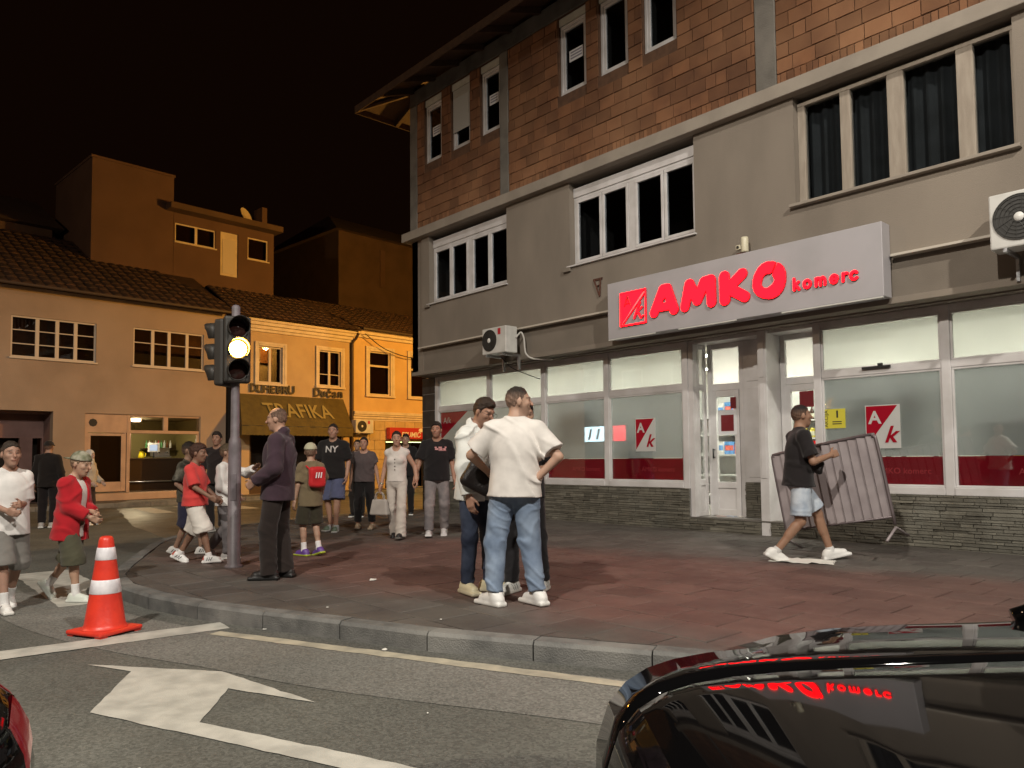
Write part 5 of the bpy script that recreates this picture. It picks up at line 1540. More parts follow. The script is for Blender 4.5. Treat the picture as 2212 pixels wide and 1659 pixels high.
# ---- houses rising behind the row
m_tower = mat('brown_render', (0.125, 0.070, 0.046), 0.92, var=(0.105, 0.058, 0.038), vscale=1.0, bump=.2, bscale=50)
m_dkhouse = mat('dark_far_render', (0.11, 0.065, 0.04), 0.92, var=(0.085, 0.05, 0.03), vscale=1.2)
tw_ = row_root('tower_house', 'plain brown windowless block rising behind the bar roof', 'house')
rbx(tw_, 'wall', m_tower, .70, 3.49, 3, 7, 6, 11.85); rbx(tw_, 'parapet', m_tower, .66, 3.53, 2.96, 7.04, 11.851, 11.93)
at = row_root('attic_house', 'attic storey with white door and windows behind the middle roof', 'house')
wall_row(at, 'wall', m_tower, 3.50, 7.55, 7.0, 10.55, [(3.55, 5.10, 9.47, 10.18), (5.30, 6.02, 8.5, 10.22), (6.42, 7.30, 9.35, 10.22)], 3.0, 3.2)
rbx(at, 'side_wall', m_tower, 7.45, 7.56, 3.201, 7, 7.0, 10.55)
casement(at, 3.55, 5.10, 9.47, 10.18, cols=(.52,), y=3.0, fm=m_moul); casement(at, 6.42, 7.30, 9.35, 10.22, cols=(), y=3.0, fm=m_moul)
dd = rbx(at, 'door', m_moul, 5.30, 6.02, 3.05, 3.1, 8.5, 10.22); box('panel', m_wf, dd, 5.40, 5.92, 3.035, 3.049, 8.6, 9.95)
rbx(at, 'roof_slab', m_dkhouse, 3.2, 7.7, 2.5, 7.2, 10.56, 10.78); rbx(at, 'chimney', m_tower, 7.30, 7.52, 3.5, 4.2, 10.781, 11.75)
dish = row_thing('satellite_dish', 'pale satellite dish on the attic roof', 'satellite dish', 6.75, 4.0, 10.79)
MB().lathe([(.0, .05), (.15, .065), (.30, .11), (.34, .14)], 20).xform(Matrix.Translation((0, 0, .55)) @ Matrix.Rotation(R(65), 4, 'X') @ Matrix.Rotation(R(25), 4, 'Y')).build('dish', m_moul, dish, smooth=True)
MB().tube([(0, 0, 0), (0, 0, .55)], .02, 8).build('mast', m_steel, dish)
fh = row_root('far_house', 'dark tall house with a single pale window strip behind the yellow roof', 'house')
rbx(fh, 'wall', m_dkhouse, 14.0, 24, 8, 16, 4, 13.2)
MB().add([(13.7, 7.7, 13.2), (24.3, 7.7, 13.2), (24.3, 16.3, 13.2), (13.7, 16.3, 13.2), (16.0, 12, 15.3), (22, 12, 15.3)], [(0, 1, 5, 4), (1, 2, 5), (2, 3, 4, 5), (3, 0, 4), (0, 3, 2, 1)]).build('roof', m_dkhouse, fh)
rbx(fh, 'window', m_tower, 16.62, 16.95, 7.95, 7.999, 10.6, 12.65)
lf = row_root('dark_house', 'unlit pitched roof house at the left behind the bar roof', 'house')
rbx(lf, 'wall', m_dkhouse, -14, .2, 5.5, 12, 4, 9.8)
MB().add([(-14.4, 5.1, 9.7), (.5, 5.1, 9.7), (.5, 12.4, 9.7), (-14.4, 12.4, 9.7), (-14.4, 8.8, 11.6), (.5, 8.8, 11.6)], [(0, 1, 5, 4), (2, 3, 4, 5), (0, 4, 3), (1, 2, 5), (0, 3, 2, 1)]).build('roof', m_dkhouse, lf)
# ================================================================== traffic light
m_pole = mat('pole_grey_paint', (0.16, 0.135, 0.15), 0.5, var=(0.11, 0.095, 0.10), vscale=8, bump=.1)
m_head = mat('signal_housing', (0.03, 0.026, 0.022), 0.55)
m_amber = emit_mat('amber_signal_glow', (1.0, 0.46, 0.06), 320.0)
m_lens_off = mat('unlit_lens', (0.03, 0.012, 0.01), 0.15)
tl = empty('traffic_light', (-8.51, 3.41, 0.13), 0, 'traffic light on a grey post at the pavement corner, amber lit', 'traffic light')
MB().lathe([(0.10, 0), (0.10, .02), (.072, .035), (.070, 1.36), (.066, 1.42), (.050, 1.46), (.047, 2.10), (.047, 2.95), (.03, 2.97), (0, 2.975)], 20).build('post', m_pole, tl, smooth=True)
MB().box(-.03, .03, -.076, -.068, .75, 1.05).xform(Matrix.Rotation(R(60), 4, 'Z')).build('hatch', m_pole, tl, bevel=.004)
def signal_head(parent, loc, ang, lit=None, z0=2.07, scale=1.0):
    """faces local +x after rotation"""
    M_ = Matrix.Translation(loc) @ Matrix.Rotation(ang, 4, 'Z')
    h = MB().box(-.10, .02, -.145, .145, 0, .76).xform(M_).build('signal_head', m_head, parent, bevel=.03, seg=3)
    for i in range(3):
        cz = .14 + .24 * i
        v = MB()
        prof = []
        n = 18
        outer, inner = .118, .112
        vs = []; 
        for k_ in range(n + 1):
            a = R(-40) + (R(260)) * k_ / n
            L_ = .19 * (0.55 + 0.45 * max(0, math.sin(a)) ** .8)
            for (r_, x_) in ((outer, .021), (outer, .021 + L_), (inner, .021 + L_), (inner, .021)):
                vs.append((x_, r_ * math.cos(a), cz + r_ * math.sin(a)))
        fs = []
        for k_ in range(n):
            for q in range(4): fs.append((k_ * 4 + q, k_ * 4 + (q + 1) % 4, (k_ + 1) * 4 + (q + 1) % 4, (k_ + 1) * 4 + q))
        v.add(vs, fs).xform(M_).build('visor', m_head, h, smooth=True)
        MB().lathe([(0, .055), (.06, .048), (.092, .030)], 24, (0, 0, cz), 'x').xform(M_).build('lens', m_amber if lit == i else m_lens_off, h, smooth=True)
        MB().lathe([(.092, .030), (.10, .024), (.104, .021)], 24, (0, 0, cz), 'x').xform(M_).build('lens_edge', emit_mat('amber_lens_edge', (1.0, 0.50, 0.03), 1.6) if lit == i else m_lens_off, h, smooth=True)
        MB().lathe([(.104, .0215), (.110, .030), (.117, .0215)], 24, (0, 0, cz), 'x').xform(M_).build('lens_ring', m_head, h, smooth=True)
    return h
signal_head(tl, (.10, -.02, 2.07), R(-13), lit=1)
signal_head(tl, (-.12, -.10, 2.04), R(212))
MB().tube([(0, 0, 2.2), (.10, -.02, 2.2)], .025, 8).tube([(0, 0, 2.72), (.10, -.02, 2.72)], .025, 8).tube([(0, 0, 2.2), (-.14, -.12, 2.2)], .025, 8).tube([(0, 0, 2.72), (-.14, -.12, 2.72)], .025, 8).build('mounting_arm', m_head, tl)

# ================================================================== traffic cone
m_cone = mat('cone_orange_red', (0.72, 0.045, 0.022), 0.4, var=(0.60, 0.035, 0.02), vscale=9, bump=.08, bscale=40)
m_cone_w = mat('cone_reflective_band', (0.82, 0.80, 0.84), 0.35, var=(0.66, 0.64, 0.68), vscale=14)
cn = empty('traffic_cone', (-6.56, 1.62, 0.004), R(25), 'orange traffic cone with two white bands standing by the stop line', 'traffic cone')
MB().box(-.19, .19, -.19, .19, 0.012, .045).build('base', m_cone, cn, bevel=.012)
for sx in (-1, 1):
    for sy in (-1, 1): MB().box(sx * .15 - .03, sx * .15 + .03, sy * .15 - .03, sy * .15 + .03, 0, .0118).build('foot', m_cone, cn)
def cr(z): return .148 - (.148 - .048) * (z - .045) / (.745 - .045)
MB().lathe([(.165, .046), (.155, .055), (cr(.07), .075), (cr(.30), .30), (cr(.55), .55), (cr(.715), .715), (.044, .738), (.030, .745), (.026, .70)], 40).build('shell', m_cone, cn, smooth=True)
for (a, b_) in ((.31, .415), (.565, .66)): MB().lathe([(cr(a) + .001, a), (cr(a) + .0035, a + .003), (cr(b_) + .0035, b_ - .003), (cr(b_) + .001, b_)], 40).build('white_band', m_cone_w, cn, smooth=True)

# ================================================================== crowd barrier carried by the walking man
m_bar = mat('barrier_zinc', (0.34, 0.295, 0.30), 0.5, metal=.25, var=(0.27, 0.23, 0.235), vscale=5)
m_bar_d = mat('barrier_tube', (0.17, 0.14, 0.145), 0.45, metal=.5)
bar = empty('crowd_barrier', (-4.78, 8.85, .36), 0, 'grey metal crowd barrier tilted upward, held by the walking man', 'crowd barrier')
bar.rotation_euler = (R(0), R(-10.5), R(0))
L_, H_ = 1.30, .98
MB().tube(catmull([(0, 0, -.12), (0, 0, H_ - .12), (.03, 0, H_ - .03), (.12, 0, H_), (L_ - .12, 0, H_), (L_ - .03, 0, H_ - .03), (L_, 0, H_ - .12), (L_, 0, -.06)], 5), .019, 10).build('frame', m_bar_d, bar, smooth=True)
MB().tube([(.0, 0, .03), (L_, 0, .03)], .015, 8).build('lower_rail', m_bar_d, bar, smooth=True)
n_ = 12
sl_ = None
for i in range(n_):
    x = .06 + (L_ - .12) * i / (n_ - 1)
    if sl_ is None:
        sl_ = MB().box(-.051, .051, -.006, .006, .03, H_ - .012).mesh('slat'); sl_.materials.append(m_bar)
    o = bpy.data.objects.new('slat', sl_); o.location = (x, 0.002 * (i % 2), 0); link(o, bar); o.rotation_euler = (0, 0, R(14))
    b = o.modifiers.new('bevel', 'BEVEL'); b.width = .005
for x in (0.0, L_): MB().tube([(x - .02, -.26, -.22), (x, 0, -.09), (x + .02, .24, -.20)], .016, 8).build('foot', m_bar, bar, smooth=True)

# ================================================================== street lamps (outside the frame) and the house opposite
for i, (lx, ly, lz, lw, lc, lr, foot, _cone) in enumerate(LAMPS):
    where = ['right of the parked black car', 'behind the camera across the road', 'in the side street past the yellow house', 'at the left end of the main street'][i]
    sl = empty('street_lamp', (foot[0], foot[1], 0.0), 0, 'tall grey street lamp ' + where, 'street lamp', 'street lamps outside the picture')
    dx, dy = lx - foot[0], ly - foot[1]
    MB().lathe([(.12, 0), (.11, .9), (.07, 1.0), (.055, lz - .3)], 12).build('post', m_pole, sl, smooth=True)
    MB().tube(catmull([(0, 0, lz - .35), (dx * .12, dy * .12, lz + .18), (dx * .5, dy * .5, lz + .32), (dx * .93, dy * .93, lz + .30)], 5), .035, 8).build('arm', m_pole, sl, smooth=True)
    MB().box(-.34, .34, -.14, .14, lz + .22, lz + .34).xform(Matrix.Translation((dx, dy, 0)) @ Matrix.Rotation(math.atan2(dy, dx), 4, 'Z')).build('lantern', m_pole, sl, bevel=.03)
m_opp = mat('opposite_house_render', (0.20, 0.17, 0.14), 0.9, var=(0.16, 0.135, 0.11), vscale=1)
oh = empty('opposite_house', (-26, -8.6, 0), 0, 'plain house across the main street, seen only as reflection', 'house')
box('wall', m_opp, oh, -6, 8, -6, 0, 0, 7.5); box('roof', m_dkhouse, oh, -6.4, 8.4, -6.4, .4, 7.501, 7.8)
for k_ in range(4):
    w_ = box('window', m_white_pvc, oh, -4.5 + 3 * k_, -3.2 + 3 * k_, .001, .05, 4.2, 5.6, .01); box('pane', m_void, w_, -4.42 + 3 * k_, -3.28 + 3 * k_, .051, .055, 4.28, 5.52)
os_ = empty('opposite_sign', (-26.2, -8.55, 2.05), 0, 'white and red lit sign across the main street, mirrored in the shop window', 'shop sign')
box('case', m_black_plastic, os_, -2.05, 2.05, 0, .18, 0, .86, .02)
box('white_face', emit_mat('white_sign_glow', (.62, .86, 1.0), 6.0), os_, -2.0, .68, .181, .19, .05, .81)
box('red_face', emit_mat('red_sign_glow', (1, .02, .04), 5.0), os_, .70, 2.0, .181, .19, .05, .81)
for q in range(4):
    MB().add([(-1.6 + .55 * q, .196, .15), (-1.45 + .55 * q, .196, .15), (-1.30 + .55 * q, .196, .70), (-1.45 + .55 * q, .196, .70)], [(0, 1, 2, 3)]).build('stroke', mat('sign_stroke', (.05, .12, .2), .5), os_)

# ================================================================== litter
m_paper = mat('litter_paper', (0.72, 0.71, 0.66), 0.7)
def scrap(x, y, z, s, label, seed):
    rr_ = random.Random(seed); mb = MB()
    pts = [(math.cos(t) * s * rr_.uniform(.5, 1.2), math.sin(t) * s * rr_.uniform(.25, .7), rr_.uniform(.002, .35 * s)) for t in np.linspace(0, 2 * math.pi, 7)[:-1]]
    n = len(pts)
    mb.add(pts + [(0, 0, .25 * s)] + [(p[0], p[1], 0.0005) for p in pts], [(i, (i + 1) % n, n) for i in range(n)] + [(i, i + n + 1, (i + 1) % n + n + 1, (i + 1) % n) for i in range(n)])
    o = mb.build('paper_scrap', m_paper, None); o.location = (x, y, z + .002); o.rotation_euler = (0, 0, rr_.uniform(0, 6))
    tag(o, label, 'litter', 'scraps of litter')
for i, (x, y, z, s, l) in enumerate([
    (-6.55, 4.02, .134, .045, 'white paper scrap on the pavement right of the suited man'), (-5.62, 3.02, .134, .02, 'tiny pale scrap on the pavement near the kerb left of the group'),
    (-4.60, 3.40, .134, .016, 'tiny pale scrap on the pavement in front of the men'), (-4.55, 2.88, .012, .03, 'crumpled white scrap in the gutter below the kerb'),
    (-5.75, 2.55, .012, .02, 'small white scrap in the gutter near the line corner'), (-4.95, .72, .004, .022, 'white scrap on the road left of the arrow'),
    (-5.25, .50, .004, .016, 'smaller white scrap on the road near the left car'), (-3.55, 1.02, .008, .018, 'white scrap on the rough asphalt below the arrow'), (-3.3, 2.35, .004, .012, 'speck of litter on the lane right of the arrow tip')]):
    scrap(x, y, z, s, l, i)
sh = MB(); nx = 10  # thin uneven pale sheet put in for a bright patch on the pavement
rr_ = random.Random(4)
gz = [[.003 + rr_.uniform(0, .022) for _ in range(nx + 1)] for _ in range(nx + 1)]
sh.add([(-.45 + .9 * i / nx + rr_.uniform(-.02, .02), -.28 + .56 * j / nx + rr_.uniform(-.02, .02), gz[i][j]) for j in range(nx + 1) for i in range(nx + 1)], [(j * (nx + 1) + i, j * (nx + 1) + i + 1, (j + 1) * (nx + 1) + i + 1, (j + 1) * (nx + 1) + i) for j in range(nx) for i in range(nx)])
so_ = sh.build('bright_patch', m_paper, None, smooth=True); so_.location = (-4.22, 8.12, .134); so_.rotation_euler = (0, 0, R(20)); so_.scale = (.75, .6, .8)
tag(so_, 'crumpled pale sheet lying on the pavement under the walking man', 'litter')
# ================================================================== cars
m_paint_black = mat('black_car_paint', (0.0025, 0.0024, 0.0026), 0.03, spec=0.16)
m_carglass = mat('car_glass', (0.004, 0.005, 0.005), 0.03, spec=0.6)
m_rubber = mat('tyre_rubber', (0.012, 0.012, 0.012), 0.85)
m_rim = mat('alloy_rim', (0.45, 0.45, 0.46), 0.3, metal=.9)
m_headl = mat('headlamp_glass', (0.03, 0.03, 0.032), 0.06, coat=1)
m_chrome = mat('car_chrome', (0.6, 0.6, 0.6), 0.12, metal=1)
def lerp_table(tab, x):
    xs = [t[0] for t in tab]
    if x >= xs[0]: return tab[0][1:]
    for a, b_ in zip(tab[:-1], tab[1:]):
        if a[0] >= x >= b_[0]:
            t = (a[0] - x) / (a[0] - b_[0]); return tuple(p + (q - p) * t for p, q in zip(a[1:], b_[1:]))
    return tab[-1][1:]
# x, half width, shoulder z, groove z, centre z
CAR = [(2.1, 0.3, 0.5, 0.58, 0.584), (2.08, 0.48, 0.53, 0.68, 0.684), (2.05, 0.62, 0.57, 0.765, 0.769), (2.01, 0.72, 0.61, 0.812, 0.816), (1.96, 0.79, 0.66, 0.843, 0.847), (1.9, 0.845, 0.715, 0.862, 0.866), (1.82, 0.875, 0.765, 0.876, 0.88), (1.72, 0.9, 0.812, 0.885, 0.889), (1.6, 0.915, 0.85, 0.891, 0.895),
       (1.45, 0.925, 0.872, 0.896, 0.9), (1.25, 0.93, 0.88, 0.902, 0.906), (1, 0.93, 0.884, 0.908, 0.912), (0.8, 0.93, 0.892, 0.918, 0.922), (0.4, 0.93, 0.91, 0.95, 0.95), (-0.6, 0.93, 0.93, 0.97, 0.97), (-1.3, 0.92, 0.945, 0.985, 0.985), (-1.75, 0.9, 0.95, 0.98, 0.985), (-1.95, 0.85, 0.935, 0.96, 0.965), (-2.05, 0.78, 0.9, 0.92, 0.925), (-2.1, 0.6, 0.78, 0.8, 0.8)]
GY = 0.40
def car(loc, heading, label, name='parked_car', tail_lit=False):
    root = empty(name, loc, heading, label, 'car', 'black cars around the camera')
    xs = sorted({*[c[0] for c in CAR], *np.round(np.linspace(-2.0, 1.9, 40), 3), 2.065, 2.03, 1.985, 1.93, 1.86, 1.77, 1.66, 1.52}, reverse=True)
    def half(x):
        W, zs, zg, zc = lerp_table(CAR, x)
        g = min(GY, W * .82)
        low = .20 if abs(x) < 1.9 else .26
        return [(W * .90, low), (W * .985, low + .10), (W, (low + zs) * .5), (W * .992, zs - .16), (W * .975, zs - .085), (W * .945, zs - .035), (W * .90, zs - .006), (W * .83, zs + (zg - zs) * .38), (W * .70, zs + (zg - zs) * .70), (g + .17, zg - .0022), (g + .05, zg), (g + .008, zg - .002), (g + .003, zg - .012)]
    secs = [half(x) for x in xs]
    J = len(secs[0])
    for sd in (1, -1):
        mb = MB()
        mb.add([(x, sd * y, z) for x, s in zip(xs, secs) for (y, z) in s], [(i * J + j, i * J + j + 1, (i + 1) * J + j + 1, (i + 1) * J + j) for i in range(len(xs) - 1) for j in range(J - 1)])
        mb.build('body_side', m_paint_black, root, smooth=True)
    def panel(nm, x_hi, x_lo, drop=0.0):
        px = [x for x in xs if x_lo <= x <= x_hi]
        ys = np.linspace(-1, 1, 15); vs = []
        for x in px:
            W, zs, zg, zc = lerp_table(CAR, x); g = min(GY, W * .82) - .004
            for u in ys: vs.append((x, u * g, zg + (zc - zg) * (1 - abs(u) ** 2.2) - (.006 if abs(u) > .99 else 0) + drop))
        n = len(ys)
        return MB().add(vs, [(i * n + j, i * n + j + 1, (i + 1) * n + j + 1, (i + 1) * n + j) for i in range(len(px) - 1) for j in range(n - 1)]).build(nm, m_paint_black, root, smooth=True)
    panel('hood', 2.01, .80); panel('boot_lid', -1.3, -2.05); panel('nose_panel', 2.11, 2.01)
    for nm, ix in (('front_bumper', 0), ('rear_bumper', -1)):        # closes the shell across its end
        s_ = secs[ix]; x = xs[ix]
        MB().add([(x, sd * y, z) for (y, z) in s_ for sd in (1, -1)], [(2 * j, 2 * j + 1, 2 * j + 3, 2 * j + 2) for j in range(J - 1)]).build(nm, m_paint_black, root)
    # dark void under the shut lines
    MB().box(-2.0, 1.85, -.60, .60, .30, .70).build('engine_bay', m_black_plastic, root)
    MB().box(-2.04, 2.02, -.70, .70, .22, .30).build('underbody', m_black_plastic, root)
    # cabin
    def loft(nm, rings, m):
        n = len(rings[0]); return MB().add([p for r_ in rings for p in r_], [(i * n + j, i * n + j + 1, (i + 1) * n + j + 1, (i + 1) * n + j) for i in range(len(rings) - 1) for j in range(n - 1)]).build(nm, m, root, smooth=True)
    ws = [[(.86 - .10 * abs(u) ** 2, u * .72, .915 + .01 * (1 - u * u)) for u in np.linspace(-1, 1, 11)], [(.10 - .06 * abs(u) ** 2, u * .58, 1.40 + .03 * (1 - u * u)) for u in np.linspace(-1, 1, 11)]]
    loft('windscreen', ws, m_carglass)
    rf = [[(x, u * .585, z + .035 * (1 - u * u)) for u in np.linspace(-1, 1, 11)] for (x, z) in ((.07, 1.40), (-.3, 1.445), (-.8, 1.44), (-1.15, 1.39))]
    loft('roof', rf, m_paint_black)
    loft('rear_window', [[(-1.15 - .05 * abs(u) ** 2 * 0, u * .58, 1.39 + .035 * (1 - u * u)) for u in np.linspace(-1, 1, 11)], [(-1.70, u * .70, .985) for u in np.linspace(-1, 1, 11)]], m_carglass)
    for sd in (1, -1):
        loft('side_window', [[(.72, sd * .80, .925), (.2, sd * .815, .945), (-.6, sd * .815, .965), (-1.5, sd * .78, .985)], [(.06, sd * .60, 1.385), (-.25, sd * .61, 1.43), (-.75, sd * .61, 1.425), (-1.13, sd * .60, 1.38)]], m_carglass)
        MB().tube([(.96, sd * .80, .885), (.84, sd * .765, .935), (.45, sd * .69, 1.16), (.07, sd * .60, 1.40)], .036, 8).build('door_pillar', m_paint_black, root, smooth=True)
        mr = MB().lathe([(0, -.10), (.06, -.09), (.085, -.02), (.085, .05), (.07, .06), (0, .06)], 14, (0, 0, 0), 'x').xform(Matrix.Translation((.60, sd * .99, .985)) @ Matrix.Rotation(math.pi, 4, 'Z')).build('wing_mirror', m_paint_black, root, smooth=True)
        MB().tube([(.62, sd * .85, .935), (.60, sd * .95, .97)], .025, 8).build('mirror_stalk', m_black_plastic, root)
        # lamps
        hl = [[(x, sd * (lerp_table(CAR, x)[0] + .004) * f, z) for (x, f, z) in ((2.0, .80, .60 + dz), (1.93, .955, .64 + dz), (1.82, 1.0, .66 + dz), (1.70, 1.0, .69 + dz))] for dz in (-.06, .02)]
        loft('headlamp', hl, m_headl)
        tx = np.linspace(-2.088, -1.80, 12); tf = np.interp(tx, [-2.088, -2.06, -2.0, -1.8], [.93, .99, 1.0, 1.0])
        def on_body(x, z):
            sec = half(x)[:7]
            return float(np.interp(z, [p[1] for p in sec], [p[0] for p in sec])) + .004
        tlm = [[(x, sd * on_body(x, lerp_table(CAR, x)[1] - .075 + (q - .5) * .09), lerp_table(CAR, x)[1] - .075 + (q - .5) * .09) for x in tx] for q in (0, .2, .4, .6, .8, 1)]
        loft('tail_lamp', tlm, mat('tail_lamp_lit', (.035, .002, .004), .12, emit=(1, .012, .03), estr=.12) if tail_lit else mat('tail_lamp_off', (.16, .004, .006), .1, coat=1))
        for wx in (1.32, -1.28):
            w = MB().lathe([(.20, -.10), (.31, -.105), (.33, -.08), (.33, .08), (.31, .105), (.20, .10)], 28, (0, 0, 0), 'y').xform(Matrix.Translation((wx, sd * .80, .33))).build('wheel', m_rubber, root, smooth=True)
            rm = MB().lathe([(0, sd * .085), (.06, sd * .09), (.19, sd * .07), (.21, sd * .10), (.21, -sd * .08)], 24, (0, 0, 0), 'y').xform(Matrix.Translation((wx, sd * .80, .33))).build('rim', m_rim, w, smooth=True)
            MB().lathe([(.36, -.001), (.385, .0), (.36, .004)], 28, (0, 0, 0), 'y').xform(Matrix.Translation((wx, sd * .935, .34))).build('wheel_arch', m_black_plastic, root)
        MB().tube([(.1, sd * .94, .78), (-.08, sd * .94, .785)], .014, 6).build('door_handle', m_paint_black, root)
    MB().box(2.06, 2.115, -.42, .42, .40, .50).build('grille', m_black_plastic, root, bevel=.01)
    MB().box(-2.115, -2.08, -.26, .26, .52, .63).build('number_plate', m_sticker, root)
    return root
car((0.620, 2.485, 0.004), R(228), 'glossy black car in the near right corner, red sign mirrored in its bonnet')
car((-3.168, -1.218, 0.004), R(202.2), 'dark car at the lower left edge with its red tail lamp showing', tail_lit=True)
# ================================================================== people
def nv(v): v = np.array(v, float); return v / max(np.linalg.norm(v), 1e-9)
def rotz(a): c, s = math.cos(a), math.sin(a); return np.array([[c, -s, 0], [s, c, 0], [0, 0, 1.0]])
def rotx(a): c, s = math.cos(a), math.sin(a); return np.array([[1.0, 0, 0], [0, c, -s], [0, s, c]])
def roty(a): c, s = math.cos(a), math.sin(a); return np.array([[c, 0, s], [0, 1.0, 0], [-s, 0, c]])
def ik(a, b, l1, l2, pole):
    a = np.array(a, float); b = np.array(b, float); d = b - a; D = np.linalg.norm(d)
    if D > (l1 + l2) * .995: b = a + d / D * (l1 + l2) * .995; d = b - a; D = np.linalg.norm(d)
    u = d / D; p = np.array(pole, float); p = nv(p - u * (p @ u))
    x = (l1 * l1 - l2 * l2 + D * D) / (2 * D); h = math.sqrt(max(l1 * l1 - x * x, 0))
    return a + u * x + p * h, b
def set_col(me, cols):
    at = me.color_attributes.new('Col', 'FLOAT_COLOR', 'POINT')
    c = np.ones((len(me.vertices), 4), np.float32); c[:, :3] = cols
    at.data.foreach_set('color', c.ravel())
def verts(me):
    v = np.empty(len(me.vertices) * 3, np.float32); me.vertices.foreach_get('co', v); return v.reshape(-1, 3)
m_skin = mat('skin', (0.4, 0.24, 0.17), 0.55, spec=0.4, vcol='Col', space='obj', bump=.05, bscale=120)
m_skin.node_tree.nodes['Principled BSDF'].inputs['Subsurface Weight'].default_value = 0.06
m_skin.node_tree.nodes['Principled BSDF'].inputs['Subsurface Scale'].default_value = 0.02
m_shoe = mat('shoe', (.7, .7, .7), 0.5, vcol='Col', space='obj', bump=.05, bscale=90)
_cl = {}
def cloth(col, rough=.9, var=None):
    key = tuple(round(c, 3) for c in col) + (rough,)
    if key not in _cl:
        _cl[key] = mat('cloth_%d' % len(_cl), col, rough, spec=.25, var=var or tuple(c * .82 for c in col), vscale=7, bump=.10, bscale=240, space='obj', sheen=.15, detail=3)
    return _cl[key]
def cloth_mix(name, a, b, c, scale):
    m = mat(name, a, .9, spec=.2, var=b, vscale=scale, var2=c, v2scale=scale * .7, space='obj', bump=.1, bscale=240)
    return m
def hair_m(col): return mat('hair_%d_%d_%d' % tuple(int(c * 999) for c in col), col, .55, spec=.4, var=tuple(c * .55 for c in col), vscale=45, bump=.5, bscale=160, space='obj', stretch=(1, 1, .35))

m_hair = mat('hair', (.03, .02, .015), .6, spec=.35, vcol='Col', bump=.6, bscale=170, space='obj', stretch=(1, 1, .35))
def folds(seed, amp, dirs, freq=26.0):
    r = np.random.default_rng(seed); ph = r.uniform(0, 6.28, 8)
    dirs = [nv(d) for d in dirs]
    def fn(P):
        out = 0
        for i, d in enumerate(dirs):
            u = P[0] * d[0] + P[1] * d[1] + P[2] * d[2]
            w = 1.4 * np.sin(P[0] * 7.1 + P[2] * 5.3 + ph[i]) + .9 * np.sin(P[1] * 9 - P[2] * 8.2 + ph[i + 1])
            g = np.sin(u * freq * (1 + .23 * i) + w * 1.6 + ph[i + 2])
            m = .5 + .5 * np.sin(P[0] * 5.0 + P[1] * 4 - P[2] * 6.0 + ph[(i + 3) % 8])
            out = out - amp * m * (np.maximum(g, 0) ** 4 - .2)
        return out
    return fn

